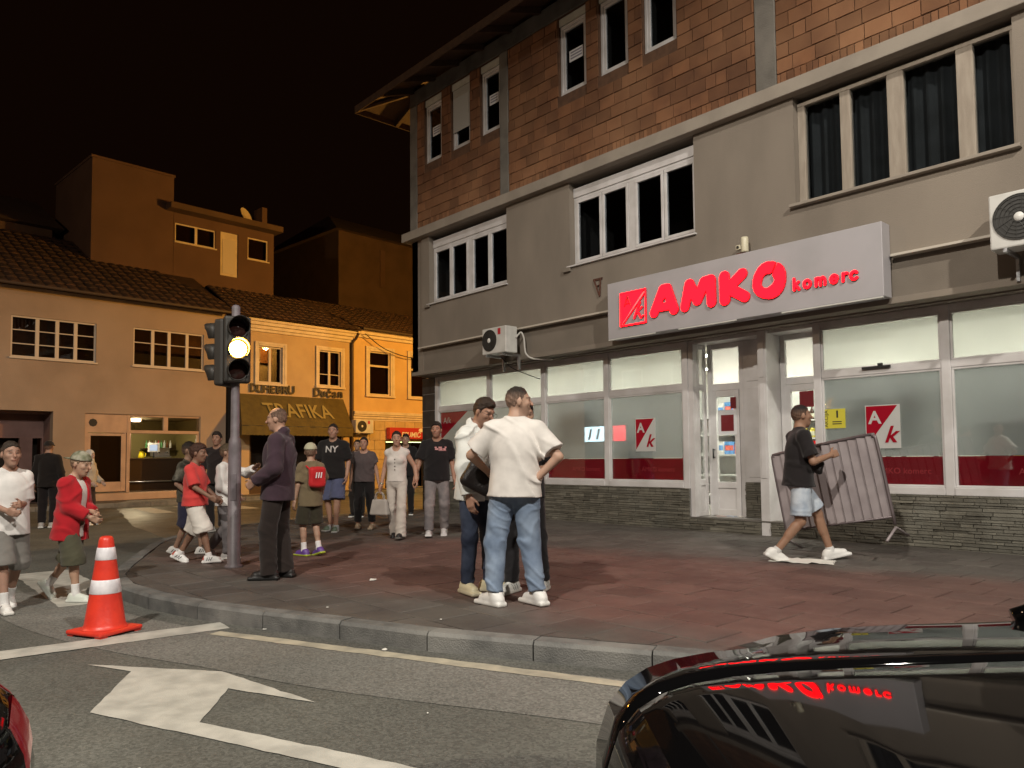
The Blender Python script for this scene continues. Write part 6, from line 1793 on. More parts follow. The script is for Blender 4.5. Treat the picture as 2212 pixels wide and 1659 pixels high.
def person(loc, heading, H, label, feet=None, hands=None, lean=(0, 0), twist=0, pelvis_yaw=0, head=(0, 0, 0), build='m', girth=1.0, hs=1.0, skin=(.40, .245, .17),
           hair=None, top=None, bottom=None, shoes=None, socks=None, vox=.010, poles=None, curl=(25, 25), face=True, beard=0.0, hat=None, extra=None, group=None, palm=None, hip_drop=0.0, name='person'):
    S = H / 1.75
    root = empty(name, loc, R(heading) - math.pi / 2, label, 'person', group)
    sw, hw = {'m': (.172, .088), 'f': (.148, .090), 'c': (.150, .080)}[build]
    g = girth
    feet = feet or {'L': (-.10, 0, 0, 8, 0), 'R': (.10, 0, 0, -8, 0)}
    hz = .925 - hip_drop
    # reachable hips
    for sd, k_ in ((-1, 'L'), (1, 'R')):
        f = feet[k_]; dx = f[0] - sd * hw; dy = f[1]
        m = math.sqrt(max(.838 ** 2 - dx * dx - dy * dy, .05)) + .085 + f[2]
        hz = min(hz, m)
    dz = hz - .925
    P0 = np.array([0, 0, .97 + dz]); P1 = np.array([lean[0] * .7, lean[1] * .7, 1.27 + dz]); P2 = np.array([lean[0], lean[1] - .005, 1.475 + dz])
    up = nv(P2 - P0)
    Rt = rotz(R(twist)); rt = Rt @ np.array([1.0, 0, 0]); rt = nv(rt - up * (rt @ up)); fw = np.cross(up, rt)
    T = np.stack([rt, fw, up], 1)
    Rp = rotz(R(pelvis_yaw))
    J = {}
    for sd, k_ in ((-1, 'L'), (1, 'R')):
        hip = P0 + Rp @ np.array([sd * hw, 0, -.045])
        f = feet[k_]
        Fm = rotz(R(f[3])) @ rotx(R(f[4]))
        ank = np.array([f[0], f[1], .0 + f[2]]) + Fm @ np.array([0, 0, .085])
        toe = rotz(R(f[3])) @ np.array([0, 1.0, 0])
        kn, ank = ik(hip, ank, .425, .415, toe + np.array([sd * .15, 0, 0]))
        sh = P2 + T @ np.array([sd * sw, -.01, -.075])
        hd = (hands or {}).get(k_, (sd * .27, .04, .84))
        hd = np.array(hd, float) + np.array([0, 0, dz])
        pl = (poles or {}).get(k_, (sd * .45, -1, -.25))
        el, wr = ik(sh, hd, .285, .255, pl)
        J[k_] = dict(hip=hip, kn=kn, ank=ank, sh=sh, el=el, wr=wr, Fm=Fm, foot=np.array([f[0], f[1], f[2]]), sd=sd)
    nk = P2; Rh = rotz(R(twist)) @ rotz(R(head[0])) @ rotx(R(-head[1])) @ roty(R(head[2]))
    hc = P2 + np.array([0, .012, .03]) + Rh @ np.array([0, .018, .118]) * (1 + (hs - 1) * .8)
    sc = lambda v: np.array(v) * S
    body = []
    def U(p, k=.025): body.append((p, k))
    # torso
    U(ell(sc(P0 + [0, 0, -.03]), sc([.155 * g, .115 * g, .12]), Rp)); U(erc(sc(P0), T, sc([0, 0, -.02]), sc([0, 0, .22]), .135 * g * S, .14 * g * S, .74)); U(ell(sc(P1), sc([.16 * g, .112 * g, .185]), T), .04)
    U(rc(sc(J['L']['sh']), sc(J['R']['sh']), .048 * S), .04)
    for k_ in 'LR':
        j = J[k_]
        U(rc(sc(nk + [0, 0, .015]), sc(j['sh']), .05 * S, .046 * S), .03)
        U(rc(sc(j['sh']), sc(j['el']), .050 * g * S, .037 * S), .03); U(rc(sc(j['el']), sc(j['wr']), .040 * S, .027 * S), .015)
        U(rc(sc(j['hip']), sc(j['kn']), .078 * g * S, .054 * S), .03); U(rc(sc(j['kn']), sc(j['ank']), .050 * S, .036 * S), .02)
        cf = j['kn'] * .68 + j['ank'] * .32; back = nv(np.cross(nv(j['ank'] - j['kn']), [1, 0, 0])); back = back if back[1] < 0 else -back
        U(rc(sc(cf + back * .014 + (j['kn'] - cf) * .4), sc(cf + back * .012 - (j['kn'] - cf) * .4), .046 * S, .040 * S), .03)
        U(rc(sc(j['foot'] + j['Fm'] @ np.array([0, -.03, .05])), sc(j['foot'] + j['Fm'] @ np.array([0, .12, .035])), .036 * S, .028 * S), .02)
    U(rc(sc(nk - [0, 0, .03]), sc(hc + Rh @ np.array([0, -.02, -.05])), .058 * S * (1.0 if build == 'm' else .88), .052 * S * (1.0 if build == 'm' else .86)), .025)
    # head
    hS = S * hs
    def hp(v): return sc(hc) + Rh @ (np.array(v) * hS)
    headp = [(ell(hp([0, -.010, .025]), np.array([.074, .093, .095]) * hS, Rh), .02), (ell(hp([0, .026, -.035]), np.array([.058, .066, .082]) * hS, Rh), .03),
             (ell(hp([0, .060, -.088]), np.array([.028, .026, .024]) * hS, Rh), .03), (rc(hp([-.030, .082, .033]), hp([.030, .082, .033]), .011 * hS), .018),
             (rc(hp([0, .090, .018]), hp([0, .112, -.016]), .0085 * hS, .014 * hS), .010), (rc(hp([-.016, .090, -.048]), hp([.016, .090, -.048]), .0095 * hS), .012)]
    for s_ in (-1, 1):
        headp.append((ell(hp([s_ * .076, -.008, -.004]), np.array([.010, .021, .031]) * hS, Rh @ rotz(R(s_ * -18))), .006))
        headp.append((ell(hp([s_ * .040, .062, -.012]), np.array([.022, .020, .020]) * hS, Rh), .02))
    body += headp
    # hands
    for i, k_ in enumerate('LR'):
        j = J[k_]; f = nv(j['wr'] - j['el']); sd = j['sd']
        n = np.array((palm or {}).get(k_, (-sd * 1.0, .15, -.1)), float); n = nv(n - f * (n @ f)); w = np.cross(f, n) * sd     # w towards the thumb side
        wr = j['wr']; cu = R(curl[i]); hsx = 1.0 if build != 'c' else 1.06
        Mh = np.stack([w, n, f], 1)
        U(rbox(sc(wr + f * .052), sc([.040, .015, .050]), .014 * S, Mh), .016)
        for q in range(4):
            b0 = wr + f * (.098 - .006 * abs(q - 1.3)) + w * (.030 - .020 * q); L1 = (.040, .044, .041, .033)[q] * hsx
            d1 = nv(f * math.cos(cu) + n * math.sin(cu)); d2 = nv(f * math.cos(cu * 2.3) + n * math.sin(cu * 2.3))
            p1 = b0 + d1 * L1; p2 = p1 + d2 * L1 * .95
            U(rc(sc(b0), sc(p1), .0095 * S, .0088 * S), .004); U(rc(sc(p1), sc(p2), .0088 * S, .0072 * S), .004)
        t0 = wr + f * .03 + w * .034; t1 = t0 + nv(f * .75 + w * .6 + n * .35) * .045; t2 = t1 + nv(f * .95 + w * .15 + n * .35) * .034
        U(rc(sc(t0), sc(t1), .013 * S, .0105 * S), .010); U(rc(sc(t1), sc(t2), .0105 * S, .0085 * S), .004)
    def extent(pr, m=.03):
        lo = np.min([p[0][1] for p in pr], 0) - m; hi = np.max([p[0][2] for p in pr], 0) + m; return lo, hi
    lo, hi = extent(body)
    F = Field(lo, hi, vox)
    for p, k_ in body: F.add(p, k_ * S)
    for s_ in (-1, 1): F.cut(ell(hp([s_ * .031, .100, .010]), np.array([.017, .016, .011]) * hS, Rh), .010 * hS)
    F.cut(rc(hp([-.020, .104, -.056]), hp([.020, .104, -.056]), .003 * hS), .006)
    me = F.mesh('body')
    V = verts(me); q = (V - sc(hc)) @ Rh / hS
    col = np.tile(np.array(skin, np.float32), (len(V), 1))
    def blend(mask, c, a=1.0):
        mm = np.clip(mask, 0, 1)[:, None] * a; col[:] = col * (1 - mm) + np.array(c) * mm
    inh = (np.abs(q[:, 2]) < .16) & (np.abs(q[:, 0]) < .1) & (np.abs(q[:, 1]) < .14)
    for s_ in (-1, 1):
        e = np.sqrt(((q[:, 0] - s_ * .031) / .014) ** 2 + ((q[:, 2] - .010) / .0062) ** 2 + ((q[:, 1] - .085) / .03) ** 2)
        blend((1.25 - e) * 2 * inh, (.055, .035, .028), .75)
        b_ = np.sqrt(((q[:, 0] - s_ * .033) / .024) ** 2 + ((q[:, 2] - .037 + .3 * (np.abs(q[:, 0]) - .033) ** 1) / .0055) ** 2)
        blend((1.2 - b_) * 3 * inh * (q[:, 1] > .05), np.array(hair[1]) * .8 if hair else (.05, .03, .02), .8)
    l_ = np.sqrt((q[:, 0] / .024) ** 2 + ((q[:, 2] + .055) / .010) ** 2); blend((1.2 - l_) * 2 * inh * (q[:, 1] > .06), (skin[0] * .85, skin[1] * .55, skin[2] * .55), .7)
    if beard:
        bd = np.clip((-.028 - q[:, 2]) / .02, 0, 1) * (q[:, 1] > -.01) * inh * (np.abs(q[:, 2]) < .13) * (1 - np.clip((1.2 - l_) * 2, 0, 1)); blend(bd, (.06, .04, .03), beard)
        ms = np.sqrt((q[:, 0] / .030) ** 2 + ((q[:, 2] + .036) / .009) ** 2); blend((1.2 - ms) * 2 * inh * (q[:, 1] > .07), (.05, .03, .025), min(1, beard * 1.5))
    blend(((q[:, 1] > .09) & inh & (np.abs(q[:, 2] + .01) < .03) & (np.abs(q[:, 0]) < .015)).astype(float), (skin[0] * 1.08, skin[1] * .92, skin[2] * .88), .5)
    set_col(me, col); me.materials.append(m_skin)
    bo = link(bpy.data.objects.new('body', me), root)
    # hair
    hv = min(vox, .008)
    if hair and hair[0] != 'none':
        kind, hcol = hair[0], hair[1]
        Fh = Field(sc(hc) - .22 * hS * 1.3, sc(hc) + .20 * hS * 1.2, hv)
        th = {'fade': .005, 'short': .009, 'thick': .014, 'bald': .003, 'bun': .009, 'long': .012}[kind]
        side = {'fade': .0015, 'short': .003, 'thick': .006, 'bald': .002, 'bun': .006, 'long': .012}[kind]
        Fh.add(ell(hp([0, -.012, .027]), (np.array([.0755, .094, .096]) + np.array([side, th * .7, th])) * hS, Rh), 0)
        if kind == 'thick': Fh.add(ell(hp([0, .024, .094]), np.array([.056, .062, .036]) * hS, Rh), .03)
        if kind in ('bun',): Fh.add(ell(hp([0, -.115, .045]), np.array([.042, .035, .042]) * hS, Rh), .01)
        rn = np.random.default_rng(int(H * 1000) + len(label))
        a1, a2 = rn.uniform(60, 90), rn.uniform(0, 6)
        front = {'fade': .086, 'short': .080, 'thick': .076, 'bald': .30, 'bun': .082, 'long': .080}[kind]
        o_ = sc(hc); M_ = Rh / hS
        Pg = (Fh.ax[0][:, None, None], Fh.ax[1][None, :, None], Fh.ax[2][None, None, :])
        qx = (Pg[0] - o_[0]) * M_[0, 0] + (Pg[1] - o_[1]) * M_[1, 0] + (Pg[2] - o_[2]) * M_[2, 0]
        qy = (Pg[0] - o_[0]) * M_[0, 1] + (Pg[1] - o_[1]) * M_[1, 1] + (Pg[2] - o_[2]) * M_[2, 1]
        qz = (Pg[0] - o_[0]) * M_[0, 2] + (Pg[1] - o_[1]) * M_[1, 2] + (Pg[2] - o_[2]) * M_[2, 2]
        # hairline: forehead, temple corner, sideburn in front of the ear, over the ear, nape
        zl = np.interp(qy, [-.10, -.06, -.035, -.012, .004, .022, .034, .055, .075, .10], [-.075, -.075, -.045, .026, .022, -.010, .045, .070, front, front + .004]).astype(np.float32)
        if kind == 'bald': zl = np.where(qy > -.03, np.where(np.abs(qx) > .055, zl, .2), zl) + np.where((qy > -.045) & (np.abs(qx) < .05) & (qz > .07), .2, 0)
        zl = zl + .004 * np.sin(qx * 190 + a2) * np.sin(qy * 170) + .003 * np.sin(qx * 420 + qy * 300)
        Fh.F = np.maximum(Fh.F, ((zl - qz) * hS * .8).astype(np.float32))
        if kind == 'long':
            for q_ in (-.045, 0, .045): Fh.add(rc(hp([q_, -.075, .03]), hp([q_ * 1.2, -.085, -.17]), .042 * hS, .03 * hS), .03)
        Fh.displace(lambda P: .0024 * np.sin(P[0] * a1 * 1.6 + a2) * np.sin(P[1] * a1 * 1.7) + .002 * np.sin(P[2] * 150 + P[0] * 110))
        mh_ = Fh.mesh('hair'); Vh = verts(mh_)
        if len(Vh):
            qh = (Vh - sc(hc)) @ Rh / hS
            hi_ = np.clip((qh[:, 2] - {'fade': .020, 'bald': -.02, 'short': -.02}.get(kind, -.06)) / {'fade': .065, 'bald': .14, 'short': .09}.get(kind, .05), 0, 1)[:, None]
            fadec = np.array(skin) * .42 + np.array(hcol) * .4
            cc = fadec * (1 - hi_) + np.array(hcol) * hi_
            cc = cc * (1 + .35 * np.sin(qh[:, :1] * 260 + a2) * np.sin(qh[:, 1:2] * 240))
            set_col(mh_, cc)
        mh_.materials.append(m_hair); link(bpy.data.objects.new('hair', mh_), root)
    # clothes -----------------------------------------------------------
    shirt = None
    if top:
        tops = top if isinstance(top, list) else [top]
        for ti, tp in enumerate(tops):
            l = tp.get('loose', .018); pr = []
            hem = tp.get('hem', .86) + dz
            hz0 = (hem - P0[2])
            pr.append((erc(sc(P0), T, sc([0, 0, hz0 - .10]), sc([0, 0, .20]), (.172 * g + l * .9 + tp.get('flare', 0)) * S, (.148 * g + l) * S, .80), .0))
            pr.append((ell(sc(P1), sc([.168 * g + l * .7, .122 * g + l * .8, .20]), T), .05))
            pr.append((rc(sc(J['L']['sh']), sc(J['R']['sh']), (.054 + l * .3) * S), .05))
            if build == 'f':
                for s_ in (-1, 1): pr.append((ell(sc(P1 + T @ np.array([s_ * .072, .085, .0])), sc([.07, .06, .065]), T), .03))
            for k_ in 'LR':
                j = J[k_]; sl = tp.get('sleeve', .72)
                pr.append((rc(sc(nk + [0, 0, .0]), sc(j['sh']), .056 * S, (.052 + l * .25) * S), .04))
                if sl <= 0: continue
                dw = j['el'] - j['sh']
                if sl <= 1.0:
                    e = j['sh'] + dw * sl
                    c_ = capped(rc(sc(j['sh']), sc(e + dw * .25), (.058 * g + l * .5) * S, (.058 * g + l * 1.2) * S), sc(e), dw)
                    pr.append((c_, .03))
                else:
                    pr.append((rc(sc(j['sh']), sc(j['el']), (.057 * g + l * .5) * S, (.047 + l) * S), .03))
                    dw2 = j['wr'] - j['el']; e = j['el'] + dw2 * min(sl - 1, .97)
                    pr.append((capped(rc(sc(j['el']), sc(e + dw2 * .2), (.048 + l) * S, (.033 + l * .9) * S), sc(e), dw2), .02))
            if tp.get('collar'):
                pr.append((rc(sc(nk + T @ np.array([-.03, -.03, .03])), sc(nk + T @ np.array([.03, -.03, .03])), .052 * S), .02))
            lo, hi = extent(pr)
            Fs = Field(lo, hi, vox)
            for p, k_ in pr: Fs.add(p, k_ * S)
            Fs.displace(folds(tp.get('seed', int(H * 777) + ti), tp.get('fold', .006) * 1.7 * S, tp.get('dirs', [(.5, .2, .8), (-.6, .1, .7)]), tp.get('freq', 24) / S))
            ho = sc(P0 + up * hz0); Fs.clip(ho, -(up + T @ np.array([0, tp.get('hemtilt', 0), 0])))
            nc = tp.get('neck', (.062, 0.0))
            Fs.cut(rc(sc(nk + T @ np.array([0, .02 + nc[1] * .3, .01])), sc(nk + T @ np.array([0, .03, .16])), (nc[0] + .002) * S, (nc[0] + .02) * S), .004)
            if nc[1] > 0:  # v or scoop neck
                Fs.cut(rc(sc(nk + T @ np.array([0, .14, -.02])), sc(nk + T @ np.array([0, .16, -.02 - nc[1]])), .055 * S, .012 * S), .004)
            if tp.get('open'):  # open front of a jacket
                o_ = tp['open']
                Fs.cut(rbox(sc(P1 + T @ np.array([0.0, .17, -.10])), sc([o_, .12, .42]), .01, T), .01)
            ms_ = Fs.mesh(tp.get('name', 'shirt')); ms_.materials.append(tp['mat'] if 'mat' in tp else cloth(tp['col'])); so = link(bpy.data.objects.new(tp.get('name', 'shirt'), ms_), root)
            if ti == len(tops) - 1 or shirt is None: shirt = so
    if bottom:
        l = bottom.get('loose', .012); kind = bottom.get('kind', 'jeans'); pr = []
        wz = bottom.get('waist', 1.04) + dz
        pr.append((ell(sc(P0 + [0, 0, -.03]), sc([.160 * g + l * .7, .120 * g + l * .7, .135]), Rp), 0))
        pr.append((erc(sc(P0), T, sc([0, 0, 0]), sc([0, 0, .10]), (.140 * g + l * .6) * S, (.135 * g + l * .6) * S, .78), .03))
        if kind == 'skirt':
            zb = bottom.get('end', .1)
            pr.append((erc(sc(P0), I3, sc([0, 0, -.05]), sc([0, 0, zb - P0[2] - .12]), .15 * S, bottom.get('flare', .22) * S, .85), .04))
        else:
            for k_ in 'LR':
                j = J[k_]
                th_, kn_, an_ = bottom.get('r', (.088, .064, .052))
                hipx = j['hip'] + np.array([0, 0, -.01])
                if kind == 'shorts':
                    dw = j['kn'] - j['hip']; e = j['hip'] + dw * bottom.get('end', .9)
                    if bottom.get('end', .9) > 1: e = j['kn'] + (j['ank'] - j['kn']) * (bottom['end'] - 1); dw = j['ank'] - j['kn']; pr.append((capped(rc(sc(hipx), sc(j['kn']), (th_ * g + l * .55) * S, (th_ * .98 + l * 1.2) * S), sc(e), dw), .03)); pr.append((capped(rc(sc(j['kn']), sc(e + dw * .3), (th_ * .98 + l * 1.2) * S, (th_ * .95 + l * 1.4) * S), sc(e), dw), .03))
                    else: pr.append((capped(rc(sc(hipx), sc(e + dw * .3), (th_ * g + l * .55) * S, (th_ * .98 + l * 1.4) * S), sc(e), dw), .03))
                else:
                    pr.append((rc(sc(hipx), sc(j['kn']), (th_ * g + l * .55) * S, (kn_ + l) * S), .03))
                    dw = j['ank'] - j['kn']; e = j['kn'] + dw * bottom.get('end', .97)
                    pr.append((capped(rc(sc(j['kn']), sc(e + dw * .12), (kn_ + l) * S, (an_ + l) * S), sc(e), dw), .03))
        lo, hi = extent(pr); Fb = Field(lo, hi, vox)
        for p, k_ in pr: Fb.add(p, k_ * S)
        am = bottom.get('fold', .005) * 1.6 * S; kz = (J['L']['kn'][2] + J['R']['kn'][2]) / 2 * S; fz = bottom.get('freq', 46) / S
        sd_ = int(H * 531) % 97
        def ff(P):
            w = np.exp(-((P[2] - kz) / (.15 * S)) ** 2) * .8 + np.exp(-((P[2] - .16 * S) / (.12 * S)) ** 2) * 1.1 + np.exp(-((P[2] - .86 * S) / (.10 * S)) ** 2) * .7 + .15
            gq = np.sin(P[2] * fz * .85 + 3.4 * np.sin(P[0] * 17 + P[2] * 9 + sd_) + 2.6 * np.sin(P[1] * 15 - P[2] * 7 + sd_ * 2))
            g2 = np.sin(P[2] * fz * .55 + P[0] * 26 - P[1] * 17 + sd_)
            return -am * w * (.7 * np.maximum(gq, 0) ** 2 + .5 * np.maximum(g2, 0) ** 2 - .3)
        Fb.displace(ff)
        Fb.clip(sc([0, 0, wz]), (0, 0, 1))
        mb_ = Fb.mesh(bottom.get('name', 'trousers')); mb_.materials.append(bottom['mat'] if 'mat' in bottom else cloth(bottom['col'])); link(bpy.data.objects.new(bottom.get('name', 'trousers'), mb_), root)
    for k_ in 'LR':
        j = J[k_]; Fm = j['Fm']; fo = j['foot']
        def fp_(v): return sc(fo + Fm @ np.array(v))
        if socks:
            dw = j['kn'] - j['ank']; e = j['ank'] + nv(dw) * socks[1]
            sp = [(rc(fp_([0, -.01, .04]), sc(j['ank']), .046 * S, .044 * S), 0), (capped(rc(sc(j['ank']), sc(e + nv(dw) * .06), .044 * S, .046 * S), sc(e), dw), .02)]
            lo, hi = extent(sp); Fk = Field(lo, hi, min(vox, .008))
            for p, q_ in sp: Fk.add(p, q_)
            mk = Fk.mesh('sock'); mk.materials.append(cloth(socks[0])); link(bpy.data.objects.new('sock', mk), root)
        if shoes:
            sp = [(rbox(fp_([0, .050, .019]), sc([.050, .154, .019]), .015 * S, Fm), 0), (rc(fp_([0, -.052, .052]), fp_([0, .130, .044]), .048 * S, .042 * S), .012), (rc(fp_([0, -.03, .075]), fp_([0, .075, .058]), .046 * S, .040 * S), .02)]
            ch = shoes.get('collar', .112)
            if ch: sp.append((capped(rc(fp_([0, -.03, .05]), fp_([0, -.01, ch + .05]), .048 * S, .049 * S), fp_([0, 0, ch]), Fm @ np.array([0, -.2, 1.0])), .02))
            lo, hi = extent(sp); Fk = Field(lo, hi, min(vox, .008))
            for p, q_ in sp: Fk.add(p, q_ * S)
            Fk.clip(sc(fo + Fm @ np.array([0, 0, .001])), Fm @ np.array([0, 0, -1.0]))
            mk = Fk.mesh('shoe'); Vv = (verts(mk) / S - fo) @ Fm
            c = np.tile(np.array(shoes['col'], np.float32), (len(Vv), 1))
            c[Vv[:, 2] < .032] = shoes.get('sole', (.75, .74, .70))
            if 'heel' in shoes: c[(Vv[:, 1] < -.055) & (Vv[:, 2] > .05)] = shoes['heel']
            if 'stripe' in shoes:
                yy = Vv[:, 1] - (Vv[:, 2] - .05) * .5
                m_ = (np.abs(Vv[:, 0]) > .026) & (Vv[:, 2] > .033) & (Vv[:, 2] < .085) & (yy > -.02) & (yy < .07) & (np.mod(yy + .02, .030) < .015)
                c[m_] = shoes['stripe']
            if 'toe' in shoes: c[(Vv[:, 1] > .10) & (Vv[:, 2] > .028)] = shoes['toe']
            set_col(mk, c); mk.materials.append(m_shoe); link(bpy.data.objects.new('shoe', mk), root)
    if hat:
        Fc = Field(sc(hc) - .26 * hS, sc(hc) + .26 * hS, hv)
        Fc.add(ell(hp([0, -.012, .030]), np.array([.090, .110, .108]) * hS, Rh), 0)
        Fc.clip(hp([0, 0, .042]), Rh @ nv([0, .12, -1]))
        dr_ = -1 if hat.get('back') else 1
        if hat.get('visor', True):
            vz_ = capped(ell(hp([0, dr_ * .115, .044 if dr_ > 0 else .030]), np.array([.068, .085, .008]) * hS, Rh @ rotx(R(-10 * dr_))), hp([0, dr_ * .06, 0]), Rh @ np.array([0, -dr_ * 1.0, 0])); Fc.add(vz_, .006)
        mc = Fc.mesh('cap'); mc.materials.append(hat['mat'] if 'mat' in hat else cloth(hat['col'])); link(bpy.data.objects.new('cap', mc), root)
    info = dict(root=root, J=J, S=S, T=T, P1=P1, P0=P0, P2=P2, hc=hc, Rh=Rh, hS=hS, hp=hp, sc=sc, shirt=shirt, body=bo)
    return info

def decal(info, txt, size, m, at, fwd=(0, 1, 0), name='print', w=None, nrm=1, offset=.004, mesh=None, rot=0):
    """flat print laid on the shirt: every vertex is dropped on to the cloth along the body's facing"""
    me = mesh or text_mesh(txt, size, offset=size * .02)
    so = info['shirt']; bvh = BVHTree.FromPolygons([v.co for v in so.data.vertices], [p.vertices for p in so.data.polygons])
    bm = bmesh.new(); bm.from_mesh(me); bmesh.ops.triangulate(bm, faces=bm.faces); bmesh.ops.subdivide_edges(bm, edges=bm.edges, cuts=1, use_grid_fill=False)
    f = Vector(fwd).normalized(); upv = Vector((0, 0, 1)); r = upv.cross(f).normalized() * nrm
    r = Vector((f.y, -f.x, 0)).normalized()    # wearer's right when facing f; reader sees it from the front
    ca, sa = math.cos(rot), math.sin(rot)
    for v in bm.verts:
        x, z = v.co.x * ca - v.co.y * sa, v.co.x * sa + v.co.y * ca
        p = Vector(at) - r * x + upv * z
        hit = bvh.ray_cast(p + f * .5, -f, 1.0)
        v.co = (hit[0] + f * offset) if hit[0] else p + f * .14
    me2 = bpy.data.meshes.new(name); bm.to_mesh(me2); bm.free(); me2.materials.append(m)
    return link(bpy.data.objects.new(name, me2), so)
WHITE = (.68, .66, .63); BLACK = (.012, .011, .012); DARKH = (.018, .012, .009)
SN = dict(col=(.72, .71, .69), sole=(.66, .65, .62), stripe=(.02, .02, .025))
PV = .132
def band(info, side, m, k=.9, r=.032, w=.012, name='wristband'):
    j = info['J'][side]; a = j['el'] * (1 - k) + j['wr'] * k; d = nv(j['wr'] - j['el']); S = info['S']
    o = MB().tube([tuple((a - d * w) * S), tuple((a + d * w) * S)], r * S, 14).build(name, m, info['root'], smooth=True)
    return o
m_denim = cloth_mix('light_denim', (.20, .26, .36), (.26, .33, .44), (.15, .20, .29), 9)
m_denim_light = cloth_mix('washed_denim', (.42, .48, .56), (.55, .60, .66), (.28, .34, .43), 8)
m_denim_dark = cloth_mix('dark_denim', (.035, .045, .075), (.055, .068, .105), (.02, .025, .045), 8)
m_camo = cloth_mix('camouflage', (.06, .055, .04), (.13, .12, .095), (.025, .024, .02), 16)
m_leather = mat('black_leather', (.014, .011, .011), .42, spec=.4, space='obj', bump=.35, bscale=70)

# ---- the three men in front
wt = person((-4.62, 4.17, PV), 133, 1.79, 'man in white t-shirt and blue jeans seen from behind, hand on hip', feet={'L': (-.17, -.03, 0, 48, 0), 'R': (.17, .03, 0, 42, 0)},
    hands={'L': (-.24, .20, 1.06), 'R': (.17, -.04, 1.00)}, poles={'L': (-1, -.5, -.2), 'R': (1, -.25, .15)}, palm={'R': (-.2, .9, -.3)}, lean=(.012, .01), twist=4, head=(-78, 2, 0), girth=1.08,
    skin=(.44, .275, .20), hair=('fade', (.022, .015, .011)), beard=.35, top=dict(col=(.70, .665, .63), hem=.865, loose=.032, flare=.018, sleeve=.80, fold=.013, dirs=[(.62, .15, .78), (.50, .3, .84)], freq=21, seed=5),
    bottom=dict(mat=m_denim, loose=.014, r=(.098, .072, .052), end=.93, fold=.007), shoes=dict(col=(.74, .73, .71), sole=(.70, .69, .66)), socks=((.70, .69, .67), .09), vox=.0075, curl=(25, 40))
wj = person((-5.33, 4.31, PV), 20, 1.76, 'man with glasses in open white jacket and dark jeans looking down', feet={'L': (-.10, .10, 0, 10, 0), 'R': (.09, -.02, 0, -32, 0)},
    hands={'R': (.24, .10, .86), 'L': (-.12, .30, 1.10)}, lean=(.01, .05), head=(-10, 26, 0), skin=(.36, .20, .14), hair=('thick', (.03, .017, .011)), beard=.15, girth=.98,
    top=[dict(col=(.66, .65, .64), hem=.88, loose=.012, name='undershirt', sleeve=.4), dict(col=(.70, .71, .68), hem=.83, loose=.036, sleeve=1.95, fold=.009, collar=True, open=.035, name='jacket', neck=(.068, 0))],
    bottom=dict(mat=m_denim_dark, loose=.010, r=(.088, .062, .048)), shoes=dict(col=(.62, .56, .38), sole=(.55, .50, .36)), vox=.0075)
gl = MB()
for s_ in (-1, 1):
    gl.tube([tuple(wj['hp']([s_ * .033 + .024 * math.cos(t), .113, .010 + .019 * math.sin(t)])) for t in np.linspace(0, 2 * math.pi, 15)], .0018, 5, cap=False)
    gl.tube([tuple(wj['hp']([s_ * .057, .112, .014])), tuple(wj['hp']([s_ * .080, .06, .016])), tuple(wj['hp']([s_ * .082, -.01, .012]))], .0018, 5)
gl.tube([tuple(wj['hp']([-.010, .116, .014])), tuple(wj['hp']([.010, .116, .014]))], .0018, 5)
gl.build('glasses', m_black_plastic, wj['root'])
bk = person((-5.08, 4.70, PV), 322, 1.72, 'man in black clothes and pale trainers mostly hidden behind the white t-shirt man', feet={'L': (-.16, .04, 0, -20, 0), 'R': (.13, .10, 0, -35, 0)},
    hands={'L': (-.10, .26, 1.12), 'R': (.08, .27, 1.14)}, head=(10, 12, 0), hair=('thick', (.016, .011, .009)), top=dict(col=BLACK, hem=.86, loose=.03, sleeve=.8), bottom=dict(col=(.013, .012, .014), loose=.014),
    shoes=dict(col=(.60, .60, .57), sole=(.55, .54, .5), stripe=(.22, .23, .23)), vox=.009)
# ---- the man walking by the shop
wk = person((-4.30, 8.25, PV), 46, 1.86, 'man in black t-shirt and denim shorts striding past the shop', feet={'L': (-.07, .36, .0, 0, 12), 'R': (.07, -.32, .02, 0, -24)}, hands={'R': (.14, .30, 1.20), 'L': (-.47, .33, 1.22)}, poles={'R': (.5, -1, -.4), 'L': (-.3, -.2, -1)},
    lean=(0, .03), head=(2, -2, 0), skin=(.30, .17, .11), hair=('fade', (.012, .009, .008)), curl=(40, 60), top=dict(col=(.016, .013, .014), hem=.87, loose=.024, flare=.024, sleeve=.78, fold=.006), bottom=dict(kind='shorts', mat=m_denim_light, end=.86, loose=.02, name='shorts'),
    shoes=dict(col=(.74, .73, .71), sole=(.72, .71, .69)), socks=((.66, .65, .64), .05), vox=.009)
# ---- the walkers coming up the pavement
v = person((-9.73, 6.38, PV), 312, 1.63, 'woman in white waistcoat and wide cream trousers with a pale handbag', build='f', girth=.94, feet={'L': (-.10, .16, 0, 0, 6), 'R': (.08, -.20, .01, 0, -14)}, hands={'R': (.25, .03, .87), 'L': (-.34, .06, .95)}, head=(14, 2, 0), skin=(.40, .23, .16),
    hair=('bun', DARKH), top=dict(col=(.62, .57, .53), hem=.93, loose=.010, sleeve=0, neck=(.066, .13), name='waistcoat', fold=.003), bottom=dict(col=(.56, .50, .45), loose=.012, r=(.082, .064, .080), end=1.10, waist=1.08, fold=.006), shoes=dict(col=BLACK, sole=(.1, .09, .08), collar=0), vox=.011)
band(v, 'R', mat('watch_steel', (.7, .65, .5), .25, metal=.8), name='watch')
m_btn = cloth((.10, .07, .06))
for q_ in range(4):
    pz = (v['P1'] + np.array([0, .125, .02 - .055 * q_])) * v['S']; MB().lathe([(0, .012), (.008, .010), (.009, 0)], 8, tuple(pz), 'y').build('button', m_btn, v['shirt'])
